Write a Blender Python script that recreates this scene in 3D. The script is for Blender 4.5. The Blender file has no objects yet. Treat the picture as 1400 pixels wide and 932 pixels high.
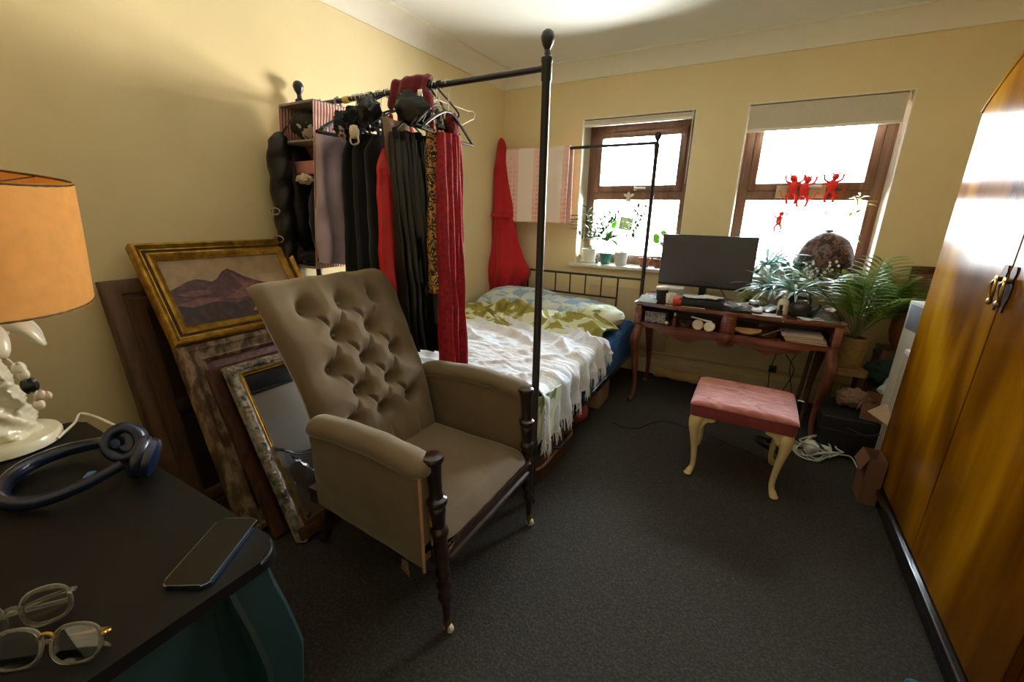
import bpy, bmesh, math, random
from math import sin, cos, pi, radians, exp, sqrt, hypot, atan2
from mathutils import Vector, Matrix, noise, Euler
random.seed(7)
R = random.Random(11)
SC = bpy.context.scene
COL = SC.collection
D = 3.7166          # back wall
H = 2.52            # ceiling
ROOT = {}

def nz(x, y=0.0, z=0.0): return noise.noise(Vector((x, y, z)))
def lerp(a, b, t): return a + (b - a) * t
def clamp(t, a=0.0, b=1.0): return max(a, min(b, t))
def ss(a, b, x):
    t = clamp((x - a) / (b - a)) if b != a else float(x > a)
    return t * t * (3 - 2 * t)
def interp(pts, x):
    if x <= pts[0][0]: return pts[0][1]
    for (a, fa), (b, fb) in zip(pts, pts[1:]):
        if x <= b: return lerp(fa, fb, (x - a) / (b - a))
    return pts[-1][1]

# ---------------------------------------------------------------- materials
def _nodes(name):
    m = bpy.data.materials.new(name); m.use_nodes = True
    nt = m.node_tree; b = nt.nodes['Principled BSDF']
    return m, nt, b
def C4(c): return (c[0], c[1], c[2], 1.0)
def srgb(r, g, b):
    f = lambda v: ((v / 255 + .055) / 1.055) ** 2.4 if v / 255 > .04045 else v / 255 / 12.92
    return (f(r), f(g), f(b))
def tc(nt, scale=(1, 1, 1), rot=(0, 0, 0), kind='Object'):
    t = nt.nodes.new('ShaderNodeTexCoord'); mp = nt.nodes.new('ShaderNodeMapping')
    mp.inputs['Scale'].default_value = scale; mp.inputs['Rotation'].default_value = rot
    nt.links.new(t.outputs[kind], mp.inputs['Vector']); return mp.outputs['Vector']
def noise_n(nt, vec, scale, detail=4, rough=.55, dist=0):
    n = nt.nodes.new('ShaderNodeTexNoise'); n.inputs['Scale'].default_value = scale
    n.inputs['Detail'].default_value = detail; n.inputs['Roughness'].default_value = rough
    n.inputs['Distortion'].default_value = dist
    nt.links.new(vec, n.inputs['Vector']); return n
def ramp(nt, fac, stops, const=False):
    r = nt.nodes.new('ShaderNodeValToRGB'); e = r.color_ramp.elements
    if const: r.color_ramp.interpolation = 'CONSTANT'
    while len(e) < len(stops): e.new(.5)
    for k, (p, c) in enumerate(stops): e[k].position = p; e[k].color = C4(c)
    nt.links.new(fac, r.inputs['Fac']); return r.outputs['Color']
def bump(nt, b, h, strength=.3, dist=.01):
    bp = nt.nodes.new('ShaderNodeBump'); bp.inputs['Strength'].default_value = strength
    bp.inputs['Distance'].default_value = dist
    nt.links.new(h, bp.inputs['Height']); nt.links.new(bp.outputs['Normal'], b.inputs['Normal'])
def mat(name, col, rough=.6, metal=0, var=.12, scale=12, bmp=0, bscale=None, sheen=0, coat=0, stretch=(1, 1, 1), spec=.5, sub=0, trans=0, alpha=1, shtint=(1, 1, 1)):
    m, nt, b = _nodes(name)
    v = tc(nt, stretch)
    n = noise_n(nt, v, scale)
    lo = tuple(c * (1 - var) for c in col); hi = tuple(min(1, c * (1 + var)) for c in col)
    c = ramp(nt, n.outputs['Fac'], [(.3, lo), (.7, hi)])
    nt.links.new(c, b.inputs['Base Color'])
    b.inputs['Roughness'].default_value = rough; b.inputs['Metallic'].default_value = metal
    b.inputs['Specular IOR Level'].default_value = spec
    b.inputs['Sheen Weight'].default_value = sheen; b.inputs['Sheen Roughness'].default_value = .4
    b.inputs['Sheen Tint'].default_value = C4(shtint)
    b.inputs['Coat Weight'].default_value = coat; b.inputs['Coat Roughness'].default_value = .08
    b.inputs['Transmission Weight'].default_value = trans
    b.inputs['Alpha'].default_value = alpha
    if bmp:
        n2 = noise_n(nt, v, bscale or scale * 4, 5)
        bump(nt, b, n2.outputs['Fac'], bmp)
    return m
def ramp_mat(name, stops, scale=8, rough=.6, stretch=(1, 1, 1), detail=5, dist=0, const=False, bmp=0, metal=0, coat=0, sheen=0, spec=.5, nrough=.55, rot=(0, 0, 0), kind='Object', bscale=None):
    m, nt, b = _nodes(name)
    v = tc(nt, stretch, rot, kind); n = noise_n(nt, v, scale, detail, nrough, dist)
    c = ramp(nt, n.outputs['Fac'], stops, const)
    nt.links.new(c, b.inputs['Base Color'])
    b.inputs['Roughness'].default_value = rough; b.inputs['Metallic'].default_value = metal
    b.inputs['Coat Weight'].default_value = coat; b.inputs['Coat Roughness'].default_value = .1
    b.inputs['Sheen Weight'].default_value = sheen; b.inputs['Specular IOR Level'].default_value = spec
    if bmp:
        h = n.outputs['Fac']
        if bscale: h = noise_n(nt, v, bscale, 4).outputs['Fac']
        bump(nt, b, h, bmp)
    return m
def wood(name, dark, light, axis='X', scale=6, rough=.35, coat=.3, bmp=.05, str_=14):
    st = {'X': (1, str_, str_), 'Y': (str_, 1, str_), 'Z': (str_, str_, 1)}[axis]
    return ramp_mat(name, [(.3, dark), (.5, tuple((a + b) / 2 for a, b in zip(dark, light))), (.72, light)], scale=scale / 4, rough=rough, stretch=st, detail=6, dist=1.2, bmp=bmp, coat=coat)
def voronoi_mat(name, stops, scale=30, rough=.6, kind='F1', rand=1, bmp=0, stretch=(1, 1, 1), feature='Distance', const=True, sheen=0):
    m, nt, b = _nodes(name)
    v = tc(nt, stretch); vo = nt.nodes.new('ShaderNodeTexVoronoi'); vo.feature = kind
    vo.inputs['Scale'].default_value = scale; vo.inputs['Randomness'].default_value = rand
    n = noise_n(nt, v, scale * .5, 2)
    ad = nt.nodes.new('ShaderNodeMixRGB'); ad.blend_type = 'ADD'; ad.inputs['Fac'].default_value = .12
    nt.links.new(v, ad.inputs[1]); nt.links.new(n.outputs['Color'], ad.inputs[2])
    nt.links.new(ad.outputs[0], vo.inputs['Vector'])
    c = ramp(nt, vo.outputs['Distance'], stops, const); nt.links.new(c, b.inputs['Base Color'])
    b.inputs['Roughness'].default_value = rough; b.inputs['Sheen Weight'].default_value = sheen
    if bmp: bump(nt, b, vo.outputs['Distance'], bmp)
    return m
def pane_mat(name, col=(1, 1, 1), refl=1.5, rough=0):
    m = bpy.data.materials.new(name); m.use_nodes = True; nt = m.node_tree; nt.nodes.clear()
    o = nt.nodes.new('ShaderNodeOutputMaterial'); mx = nt.nodes.new('ShaderNodeMixShader')
    t = nt.nodes.new('ShaderNodeBsdfTransparent'); g = nt.nodes.new('ShaderNodeBsdfGlossy')
    fr = nt.nodes.new('ShaderNodeFresnel'); fr.inputs['IOR'].default_value = refl
    t.inputs['Color'].default_value = C4(col); g.inputs['Roughness'].default_value = rough
    nt.links.new(fr.outputs[0], mx.inputs[0]); nt.links.new(t.outputs[0], mx.inputs[1]); nt.links.new(g.outputs[0], mx.inputs[2])
    nt.links.new(mx.outputs[0], o.inputs['Surface']); return m
def leaf_mat(name, a, b_, c, scale=9, tl=.35):
    m, nt, b = _nodes(name)
    v = tc(nt); n = noise_n(nt, v, scale, 3)
    cc = ramp(nt, n.outputs['Fac'], [(.3, a), (.5, b_), (.7, c)])
    nt.links.new(cc, b.inputs['Base Color']); b.inputs['Roughness'].default_value = .35
    tr = nt.nodes.new('ShaderNodeBsdfTranslucent'); nt.links.new(cc, tr.inputs['Color'])
    mx = nt.nodes.new('ShaderNodeMixShader'); mx.inputs[0].default_value = tl
    o = nt.nodes['Material Output']
    nt.links.new(b.outputs[0], mx.inputs[1]); nt.links.new(tr.outputs[0], mx.inputs[2]); nt.links.new(mx.outputs[0], o.inputs['Surface'])
    return m
def sheer_mat(name, col, tl=.4, alpha=1.0, rough=.8, var=.1, scale=20):
    m, nt, b = _nodes(name)
    v = tc(nt); n = noise_n(nt, v, scale, 3)
    cc = ramp(nt, n.outputs['Fac'], [(.3, tuple(x * (1 - var) for x in col)), (.7, tuple(min(1, x * (1 + var)) for x in col))])
    nt.links.new(cc, b.inputs['Base Color']); b.inputs['Roughness'].default_value = rough; b.inputs['Alpha'].default_value = alpha
    tr = nt.nodes.new('ShaderNodeBsdfTranslucent'); nt.links.new(cc, tr.inputs['Color'])
    mx = nt.nodes.new('ShaderNodeMixShader'); mx.inputs[0].default_value = tl
    o = nt.nodes['Material Output']
    nt.links.new(b.outputs[0], mx.inputs[1]); nt.links.new(tr.outputs[0], mx.inputs[2]); nt.links.new(mx.outputs[0], o.inputs['Surface'])
    return m

# ---------------------------------------------------------------- mesh builder
class B:
    def __init__(s, M=None): s.bm = bmesh.new(); s.M = M or Matrix(); s.mi = 0
    def v(s, p): return s.bm.verts.new(s.M @ Vector(p))
    def f(s, vs):
        try: fc = s.bm.faces.new(vs)
        except ValueError: return None
        fc.material_index = s.mi; return fc
    def box(s, x0, x1, y0, y1, z0, z1, bev=0, seg=2, M=None):
        vs = [Vector((x, y, z)) for x in (x0, x1) for y in (y0, y1) for z in (z0, z1)]
        if M is not None: vs = [M @ q for q in vs]
        V = [s.v(q) for q in vs]
        F = [(0, 1, 3, 2), (4, 6, 7, 5), (0, 4, 5, 1), (2, 3, 7, 6), (0, 2, 6, 4), (1, 5, 7, 3)]
        fs = [s.f([V[i] for i in q]) for q in F]
        if bev:
            es = list({e for f in fs for e in f.edges})
            r = bmesh.ops.bevel(s.bm, geom=es, offset=bev, segments=seg, affect='EDGES', profile=.5)
            for f in r['faces']: f.material_index = s.mi
        return s
    def surf(s, fn, nu, nv, cu=False, cv=False, flip=False):
        U = nu if cu else nu + 1; W = nv if cv else nv + 1
        g = [[s.v(fn(i / nu, j / nv)) for j in range(W)] for i in range(U)]
        for i in range(nu):
            for j in range(nv):
                a, b, c, d = g[i][j], g[(i + 1) % U][j], g[(i + 1) % U][(j + 1) % W], g[i][(j + 1) % W]
                s.f([a, d, c, b] if flip else [a, b, c, d])
        return g
    def cloth(s, fn, nu, nv, th=.004):
        P = [[Vector(fn(i / nu, j / nv)) for j in range(nv + 1)] for i in range(nu + 1)]
        def nrm(i, j):
            a = P[min(i + 1, nu)][j] - P[max(i - 1, 0)][j]; b = P[i][min(j + 1, nv)] - P[i][max(j - 1, 0)]
            n = a.cross(b); return n.normalized() if n.length > 1e-12 else Vector((0, 0, 1))
        A = [[None] * (nv + 1) for _ in range(nu + 1)]; Bk = [[None] * (nv + 1) for _ in range(nu + 1)]
        for i in range(nu + 1):
            for j in range(nv + 1):
                n = nrm(i, j) * th * .5
                A[i][j] = s.v(P[i][j] + n); Bk[i][j] = s.v(P[i][j] - n)
        for i in range(nu):
            for j in range(nv):
                s.f([A[i][j], A[i + 1][j], A[i + 1][j + 1], A[i][j + 1]])
                s.f([Bk[i][j], Bk[i][j + 1], Bk[i + 1][j + 1], Bk[i + 1][j]])
        for i in range(nu):
            s.f([A[i][0], Bk[i][0], Bk[i + 1][0], A[i + 1][0]]); s.f([A[i][nv], A[i + 1][nv], Bk[i + 1][nv], Bk[i][nv]])
        for j in range(nv):
            s.f([A[0][j], A[0][j + 1], Bk[0][j + 1], Bk[0][j]]); s.f([A[nu][j], Bk[nu][j], Bk[nu][j + 1], A[nu][j + 1]])
        return s
    def tube(s, pts, r, n=8, closed=False, cap=True, flat=1.0):
        pts = [Vector(p) for p in pts]; m = len(pts)
        rr = r if isinstance(r, (list, tuple)) else [r] * m
        T = []
        for i in range(m):
            a = pts[(i - 1) % m] if closed or i > 0 else pts[i]; b = pts[(i + 1) % m] if closed or i < m - 1 else pts[i]
            t = (b - a); T.append(t.normalized() if t.length > 1e-9 else Vector((0, 0, 1)))
        up = Vector((0, 0, 1)) if abs(T[0].z) < .9 else Vector((1, 0, 0))
        x = T[0].cross(up).normalized(); rings = []
        for i in range(m):
            x = (x - T[i] * x.dot(T[i]));
            x = x.normalized() if x.length > 1e-9 else T[i].orthogonal().normalized()
            y = T[i].cross(x)
            rings.append([s.v(pts[i] + x * (cos(2 * pi * k / n) * rr[i]) + y * (sin(2 * pi * k / n) * rr[i] * flat)) for k in range(n)])
        for i in range(m if closed else m - 1):
            a, b = rings[i], rings[(i + 1) % m]
            for k in range(n): s.f([a[k], a[(k + 1) % n], b[(k + 1) % n], b[k]])
        if cap and not closed:
            s.f(list(reversed(rings[0]))); s.f(rings[-1])
        return s
    def lathe(s, prof, n=24, c=(0, 0, 0), M=None, mod=None):
        M2 = Matrix.Translation(Vector(c)) @ (M or Matrix()); rings = []
        for i, (r, z) in enumerate(prof):
            if r < 1e-6: rings.append([s.v(M2 @ Vector((0, 0, z)))]); continue
            rings.append([s.v(M2 @ Vector(((r * (mod(k / n, i / (len(prof) - 1)) if mod else 1)) * cos(2 * pi * k / n), (r * (mod(k / n, i / (len(prof) - 1)) if mod else 1)) * sin(2 * pi * k / n), z))) for k in range(n)])
        for a, b in zip(rings, rings[1:]):
            for k in range(n):
                k2 = (k + 1) % n
                if len(a) == 1 and len(b) == 1: break
                if len(a) == 1: s.f([a[0], b[k2], b[k]])
                elif len(b) == 1: s.f([a[k], a[k2], b[0]])
                else: s.f([a[k], a[k2], b[k2], b[k]])
        if len(rings[0]) > 1: s.f(list(reversed(rings[0])))
        if len(rings[-1]) > 1: s.f(rings[-1])
        return s
    def ball(s, c, r, nu=14, nv=8, M=None, fn=None):
        if not isinstance(r, (tuple, list)): r = (r, r, r)
        c = Vector(c); prev = None; MM = M or Matrix()
        def P(i, j):
            th = pi * j / nv; ph = 2 * pi * i / nu
            d = Vector((sin(th) * cos(ph), sin(th) * sin(ph), -cos(th)))
            k = fn(d) if fn else 1
            return c + MM @ Vector((d.x * r[0] * k, d.y * r[1] * k, d.z * r[2] * k))
        rings = [[s.v(P(0, 0))]] + [[s.v(P(i, j)) for i in range(nu)] for j in range(1, nv)] + [[s.v(P(0, nv))]]
        for a, b in zip(rings, rings[1:]):
            for k in range(nu):
                k2 = (k + 1) % nu
                if len(a) == 1: s.f([a[0], b[k2], b[k]])
                elif len(b) == 1: s.f([a[k], a[k2], b[0]])
                else: s.f([a[k], a[k2], b[k2], b[k]])
        return s
    def prism(s, poly, d0, d1, M=None):
        """poly in local (x,y), extruded z d0..d1, M places it"""
        M = M or Matrix()
        a = [s.v(M @ Vector((x, y, d0))) for x, y in poly]; b = [s.v(M @ Vector((x, y, d1))) for x, y in poly]
        s.f(list(reversed(a))); s.f(b); n = len(poly)
        for i in range(n): s.f([a[i], a[(i + 1) % n], b[(i + 1) % n], b[i]])
        return s
    def leaf(s, base, d, L, W, up=(0, 0, 1), droop=.3, n=5, th=.0007, fold=.15):
        """a leaf blade: thin closed solid, tapering both ways, drooping"""
        base = Vector(base); d = Vector(d).normalized(); up = Vector(up)
        side = d.cross(up)
        side = side.normalized() if side.length > 1e-4 else d.orthogonal().normalized()
        u2 = side.cross(d); p = base.copy(); dirv = d.copy(); top = []; bot = []
        for i in range(n + 1):
            t = i / n; w = W * (sin(pi * min(1, (t * .92 + .05))) ** .8)
            nn = side.cross(dirv).normalized()
            l = s.v(p - side * w * .5 + nn * (w * fold)); c = s.v(p); r = s.v(p + side * w * .5 + nn * (w * fold))
            l2 = s.v(p - side * w * .5 + nn * (w * fold - th)); c2 = s.v(p - nn * th); r2 = s.v(p + side * w * .5 + nn * (w * fold - th))
            top.append((l, c, r)); bot.append((l2, c2, r2))
            dirv = (dirv - u2 * (droop / n)).normalized(); p = p + dirv * (L / n)
        for i in range(n):
            a, b = top[i], top[i + 1]; e, g = bot[i], bot[i + 1]
            s.f([a[0], b[0], b[1], a[1]]); s.f([a[1], b[1], b[2], a[2]])
            s.f([e[0], e[1], g[1], g[0]]); s.f([e[1], e[2], g[2], g[1]])
            s.f([a[0], e[0], g[0], b[0]]); s.f([a[2], b[2], g[2], e[2]])
        return s
    def build(s, name, mats, parent=None, label=None, smooth=True, ang=42, kind=None):
        root = parent
        while root is not None and root.parent is not None: root = root.parent
        bmesh.ops.recalc_face_normals(s.bm, faces=s.bm.faces[:])
        me = bpy.data.meshes.new(name)
        off = None
        if parent is None:
            vs = s.bm.verts
            xs = [v.co.x for v in vs]; ys = [v.co.y for v in vs]; zs = [v.co.z for v in vs]
            off = Vector(((min(xs) + max(xs)) / 2, (min(ys) + max(ys)) / 2, min(zs)))
            for v in vs: v.co -= off
        elif root.name in ROOT:
            inv = ROOT[root.name].inverted()
            for v in s.bm.verts: v.co = inv @ v.co
        s.bm.to_mesh(me); s.bm.free()
        for m in (mats if isinstance(mats, (list, tuple)) else [mats]): me.materials.append(m)
        if smooth:
            me.polygons.foreach_set('use_smooth', [True] * len(me.polygons))
            me.set_sharp_from_angle(angle=radians(ang))
        o = bpy.data.objects.new(name, me); COL.objects.link(o)
        if off is not None: o.location = off; ROOT[o.name] = Matrix.Translation(off)
        if parent is not None: o.parent = parent
        if label: o['label'] = label
        if kind: o['kind'] = kind
        return o

def thing(name, label, cat, loc=(0, 0, 0), group=None, rot=0):
    o = bpy.data.objects.new(name, None); o.empty_display_size = .05; COL.objects.link(o)
    o.location = loc; o.rotation_euler = (0, 0, rot); o['label'] = label; o['category'] = cat
    if group: o['group'] = group
    ROOT[o.name] = Matrix.Translation(Vector(loc)) @ Matrix.Rotation(rot, 4, 'Z')
    return o
def single(name, b, m, label, cat, group=None, kind=None, **k):
    o = b.build(name, m, **k); o['label'] = label; o['category'] = cat
    if group: o['group'] = group
    if kind: o['kind'] = kind
    return o
def struct(name, b, m, parent=None, **k):
    o = b.build(name, m, parent=parent, **k)
    if parent is None: o['kind'] = 'structure'
    return o
def LRS(loc, rz=0, rx=0, ry=0):
    return Matrix.Translation(Vector(loc)) @ Euler((rx, ry, rz)).to_matrix().to_4x4()
def bez(pts, n=24):
    """Catmull-Rom through points"""
    P = [Vector(p) for p in pts]; P = [P[0] * 2 - P[1]] + P + [P[-1] * 2 - P[-2]]; out = []
    m = len(P) - 3
    for i in range(n + 1):
        t = i / n * m; k = min(int(t), m - 1); u = t - k
        a, b, c, d = P[k:k + 4]
        out.append(.5 * ((2 * b) + (c - a) * u + (2 * a - 5 * b + 4 * c - d) * u * u + (3 * b - a - 3 * c + d) * u ** 3))
    return out
# ================================================================ materials
M = {}
M['wall'] = mat('wall_paint', srgb(231, 215, 168), .75, var=.03, scale=3, bmp=.05, bscale=60)
M['ceil'] = mat('ceiling_paint', srgb(234, 237, 230), .85, var=.02, scale=3, bmp=.03, bscale=40)
M['cornice'] = mat('cornice_paint', srgb(236, 232, 216), .7, var=.02)
M['carpet'] = ramp_mat('carpet_pile', [(.25, srgb(50, 48, 45)), (.5, srgb(68, 65, 60)), (.75, srgb(92, 88, 82))], scale=110, rough=1, detail=6, bmp=.9, spec=.1, nrough=.7)
M['skirt'] = mat('skirting_paint', srgb(206, 186, 148), .5, var=.08, scale=6)
M['white'] = mat('white_gloss', srgb(236, 232, 220), .35, var=.03)
M['upvc'] = wood('glare_paled_mahogany', srgb(98, 66, 50), srgb(138, 98, 74), 'Z', rough=.35)  # frame browns lifted paler to stand in for window glare
M['glass'] = pane_mat('window_glass')
M['blind'] = mat('blind_fabric', srgb(205, 198, 178), .85, var=.03, scale=60, bmp=.05)
M['black'] = mat('black_metal', srgb(22, 21, 22), .38, var=.15, scale=20, coat=.2)
M['blackmatt'] = mat('black_plastic', srgb(20, 20, 22), .45, var=.1)
M['mahog'] = wood('dark_mahogany', srgb(24, 13, 10), srgb(52, 27, 20), 'Z', rough=.28, coat=.6)
M['chrome'] = mat('chrome', (.75, .75, .73), .15, 1, var=.05)
M['brass'] = mat('brass', srgb(176, 136, 66), .3, 1, var=.1)
M['steel'] = mat('steel_wire', (.5, .5, .48), .3, 1, var=.05)

# ================================================================ room shell
XR = 3.50; YF = -.22
W1 = (.775, 1.665); W2 = (2.007, 2.905); ZS = .92; ZT = 2.107; REC = .20; TH = .34
b = B(); b.box(-.2, XR + .2, YF - .2, D + TH, -.12, 0); struct('floor', b, M['carpet'], smooth=False)
b = B(); b.box(-.2, XR + .2, YF - .2, D + TH, H, H + .12); struct('ceiling', b, M['ceil'], smooth=False)
b = B(); b.box(-.2, 0, YF - .2, D + TH, 0, H); struct('wall_left', b, M['wall'], smooth=False)
b = B(); b.box(XR, XR + .2, YF - .2, D + TH, 0, H); struct('wall_right', b, M['wall'], smooth=False)
b = B(); b.box(0, XR, YF - .2, YF, 0, H); struct('wall_front', b, mat('bounce_limiting_paint', srgb(196, 182, 148), .8, var=.03), smooth=False)  # unseen wall; its duller tone is set to limit bounced light
b = B()
for x0, x1 in ((0, W1[0]), (W1[1], W2[0]), (W2[1], XR)): b.box(x0, x1, D, D + TH, 0, H)
for w in (W1, W2): b.box(w[0], w[1], D, D + TH, 0, ZS - .03); b.box(w[0], w[1], D, D + TH, ZT, H)
struct('wall_back', b, M['wall'], smooth=False)
def cornice(name, p0, p1, inn, m0=0, m1=0):
    """coved plaster cornice, mitred; profile: distance from wall, drop from ceiling"""
    prof = [(0, .122), (.012, .122), (.014, .112)] + [(.014 + .105 * (1 - cos(a)), .112 - .098 * sin(a)) for a in [pi / 2 * k / 8 for k in range(9)]] + [(.128, .014), (.128, 0), (0, 0)]
    p0 = Vector(p0); p1 = Vector(p1); inn = Vector(inn); d = (p1 - p0).normalized()
    b = B(); A = [b.v(p0 + inn * x + d * (m0 * x) + Vector((0, 0, H - z))) for x, z in prof]; Q = [b.v(p1 + inn * x + d * (m1 * x) + Vector((0, 0, H - z))) for x, z in prof]
    n = len(prof)
    for i in range(n): b.f([A[i], A[(i + 1) % n], Q[(i + 1) % n], Q[i]])
    b.f(A[::-1]); b.f(Q)
    o = struct(name, b, M['cornice'], ang=30); return o
cornice('trim_1', (0, YF, 0), (0, D, 0), (1, 0, 0), 1, -1)
cornice('trim_2', (0, D, 0), (XR, D, 0), (0, -1, 0), 1, -1)
cornice('trim_3', (XR, D, 0), (XR, YF, 0), (-1, 0, 0), 1, -1)
cornice('trim_4', (XR, YF, 0), (0, YF, 0), (0, 1, 0), 1, -1)
def skirting(name, p0, p1, inn):
    p0 = Vector(p0); p1 = Vector(p1); inn = Vector(inn)
    prof = [(0, 0), (.018, 0), (.018, .10), (.012, .118), (.006, .125), (0, .125)]
    b = B(); A = [b.v(p0 + inn * x + Vector((0, 0, z))) for x, z in prof]; Q = [b.v(p1 + inn * x + Vector((0, 0, z))) for x, z in prof]
    for i in range(6): b.f([A[i], A[(i + 1) % 6], Q[(i + 1) % 6], Q[i]])
    b.f(A[::-1]); b.f(Q); struct(name, b, M['skirt'], ang=30)
skirting('baseboard_back', (0, D, 0), (XR, D, 0), (0, -1, 0))
skirting('baseboard_left', (0, YF, 0), (0, D - .018, 0), (1, 0, 0))
# ---- windows
def window(n, w):
    x0, x1 = w; y0 = D + REC; y1 = y0 + .07
    root = bpy.data.objects.new('window_%d' % n, None); COL.objects.link(root); root['kind'] = 'structure'
    root.location = ((x0 + x1) / 2, y0, ZS); ROOT[root.name] = Matrix.Translation(root.location)
    zt = ZT; zm = 1.515
    b = B()
    b.box(x0, x0 + .075, y0, y1, ZS, zt, .006); b.box(x1 - .075, x1, y0, y1, ZS, zt, .006)
    b.box(x0 + .07, x1 - .07, y0, y1, zt - .085, zt, .006); b.box(x0 + .07, x1 - .07, y0, y1, ZS, ZS + .08, .006)
    b.box(x0 + .07, x1 - .07, y0, y1, zm - .045, zm + .03, .006)
    b.build('window_frame', M['upvc'], root)
    b = B(); s = .055; u0, u1, v0, v1 = x0 + .068, x1 - .068, zm + .022, zt - .08
    ya, yb = y0 - .016, y0 + .045
    b.box(u0, u0 + s, ya, yb, v0, v1, .008); b.box(u1 - s, u1, ya, yb, v0, v1, .008)
    b.box(u0 + s - .004, u1 - s + .004, ya, yb, v0, v0 + s, .008); b.box(u0 + s - .004, u1 - s + .004, ya, yb, v1 - s, v1, .008)
    sash = b.build('opening_sash', M['upvc'], root)
    b = B(); b.box(u0 + s - .01, u1 - s + .01, y0 + .02, y0 + .026, v0 + s - .01, v1 - s + .01); b.build('window_pane', M['glass'], sash, smooth=False)
    b = B(); b.box(x0 + .065, x1 - .065, y0 + .03, y0 + .036, ZS + .07, zm - .035); b.build('window_pane', M['glass'], root, smooth=False)
    b = B(); hx = (x0 + x1) / 2; b.box(hx - .012, hx + .012, ya - .012, ya + .002, v0 + .01, v0 + .045, .003); b.box(hx - .008, hx + .09, ya - .024, ya - .010, v0 + .02, v0 + .038, .004)
    b.build('window_handle', M['white'], sash)
    b = B(); b.box(x0 - .045, x1 + .045, D - .05, D, ZS - .03, ZS, .008); b.box(x0, x1, D - .01, y0 + .01, ZS - .03, ZS)
    b.build('window_sill', M['white'], root)
    # white plastered reveal lining
    b = B(); e = .006
    b.box(x0, x0 + e, D + .001, y0, ZS, zt); b.box(x1 - e, x1, D + .001, y0, ZS, zt); b.box(x0 + e, x1 - e, D + .001, y0, zt - e, zt)
    b.build('reveal_lining', M['white'], root, smooth=False)
    return root
window(1, W1); window(2, W2)
def blind(w, drop, label):
    x0, x1 = w[0] + .012, w[1] - .03
    t = thing('roller_blind', label, 'blind', ((x0 + x1) / 2, D + .03, ZT - drop), 'roller blinds over the two windows')
    b = B(); zc = ZT - .028; b.tube([(x0 + .01, D + .035, zc), (x1 - .01, D + .035, zc)], .020, 20); b.build('roller', M['blind'], t)
    b = B(); b.cloth(lambda u, v: (lerp(x0, x1, u), D + .012 + .002 * sin(6 * u), lerp(ZT - .014, ZT - drop, v)), 12, 4, .0012); b.build('blind_fabric', M['blind'], t)
    b = B(); b.box(x0, x1, D + .006, D + .020, ZT - drop - .018, ZT - drop + .002, .003); b.build('bottom_bar', M['white'], t)
    for x in (x0 - .006, x1 + .006):
        b = B(); b.box(x - .004, x + .004, D + .008, D + .064, ZT - .060, ZT - .002, .002); b.build('end_bracket', M['white'], t)
    b = B(); xx = x1 + .002
    b.tube([(xx, D + .03, ZT - .04), (xx + .004, D + .022, ZT - .3), (xx + .004, D + .022, ZT - .52), (xx + .006, D + .028, ZT - .3), (xx + .002, D + .04, ZT - .04)], .0015, 5); b.build('pull_chain', M['white'], t)
blind(W1, .045, 'white roller blind fully rolled up above the left window')
blind(W2, .165, 'cream roller blind partly lowered over the right window')
# ================================================================ bed
BX0, BX1, BY0, BY1 = .045, 1.45, 1.587, 3.567
bed = thing('four_poster_bed', 'black metal four-poster bed frame with tall round posts and ball finials', 'bed', (.75, 2.58, 0))
def post(x, y, zt, r=.016):
    b = B()
    b.lathe([(.019, 0), (.019, .012), (r, .02), (r, .27), (r * 1.25, .275), (r * 1.25, .33), (r, .335), (r, zt - .165), (r * 1.2, zt - .16), (r * 1.2, zt - .105), (r * 1.35, zt - .1), (r * 1.35, zt - .088), (r * .75, zt - .08), (r * .65, zt - .062)], 20, (x, y, 0))
    p = b.build('post', M['black'], bed)
    b = B(); b.lathe([(.010, zt - .066), (.013, zt - .058), (.020, zt - .047), (.0255, zt - .030), (.0255, zt - .022), (.020, zt - .008), (.011, zt - .001), (.004, zt)], 20, (x, y, 0)); b.build('finial', M['black'], p)
post(BX0, BY0, 1.972); post(BX1, BY0, 1.972, .0165); post(.06, BY1, 1.95, .015); post(1.437, BY1, 1.945, .015)
for nm, y, z in (('foot_rail', BY0, 1.852), ('head_rail', BY1, 1.868)):
    b = B(); b.tube([(BX0, y, z), (BX1, y, z)], .0115, 12); b.build(nm, M['black'], bed)
for nm, x0, y0, x1, y1 in (('side_rail', BX0, BY0, .06, BY1), ('side_rail', BX1, BY0, 1.437, BY1), ('end_rail', BX0, BY0, BX1, BY0)):
    b = B(); d = Vector((x1 - x0, y1 - y0, 0)); L = d.length
    b.box(0, L, -.012, .012, .235, .275, .003, M=LRS((x0, y0, 0), atan2(d.y, d.x))); b.build(nm, M['black'], bed)
hb = B(); hb.tube([(.06, BY1, .842), (1.437, BY1, .838)], .0095, 10); top = hb.build('headboard_rail', M['black'], bed)
hb = B(); hb.tube([(.06, BY1, .665), (1.235, BY1, .660)], .0085, 10); hb.build('headboard_rail', M['black'], bed)
for x in (.22, .375, .51, .658, .80, .945, 1.09): hb = B(); hb.tube([(x, BY1, .663), (x, BY1, .84)], .0065, 8); hb.build('spindle', M['black'], bed)
hb = B(); hb.tube([(1.233, BY1, .27), (1.233, BY1, .84)], .0075, 8); hb.build('spindle', M['black'], bed)
for k in range(9):
    y = 1.75 + k * .21; b = B(); b.box(.05, 1.44, y, y + .06, .262, .272, .002); b.build('bed_slat', M['black'], bed)
for y in (2.25, 2.95): b = B(); b.tube([(.75, y, 0), (.75, y, .262)], .016, 10); b.build('centre_leg', M['black'], bed)

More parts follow.
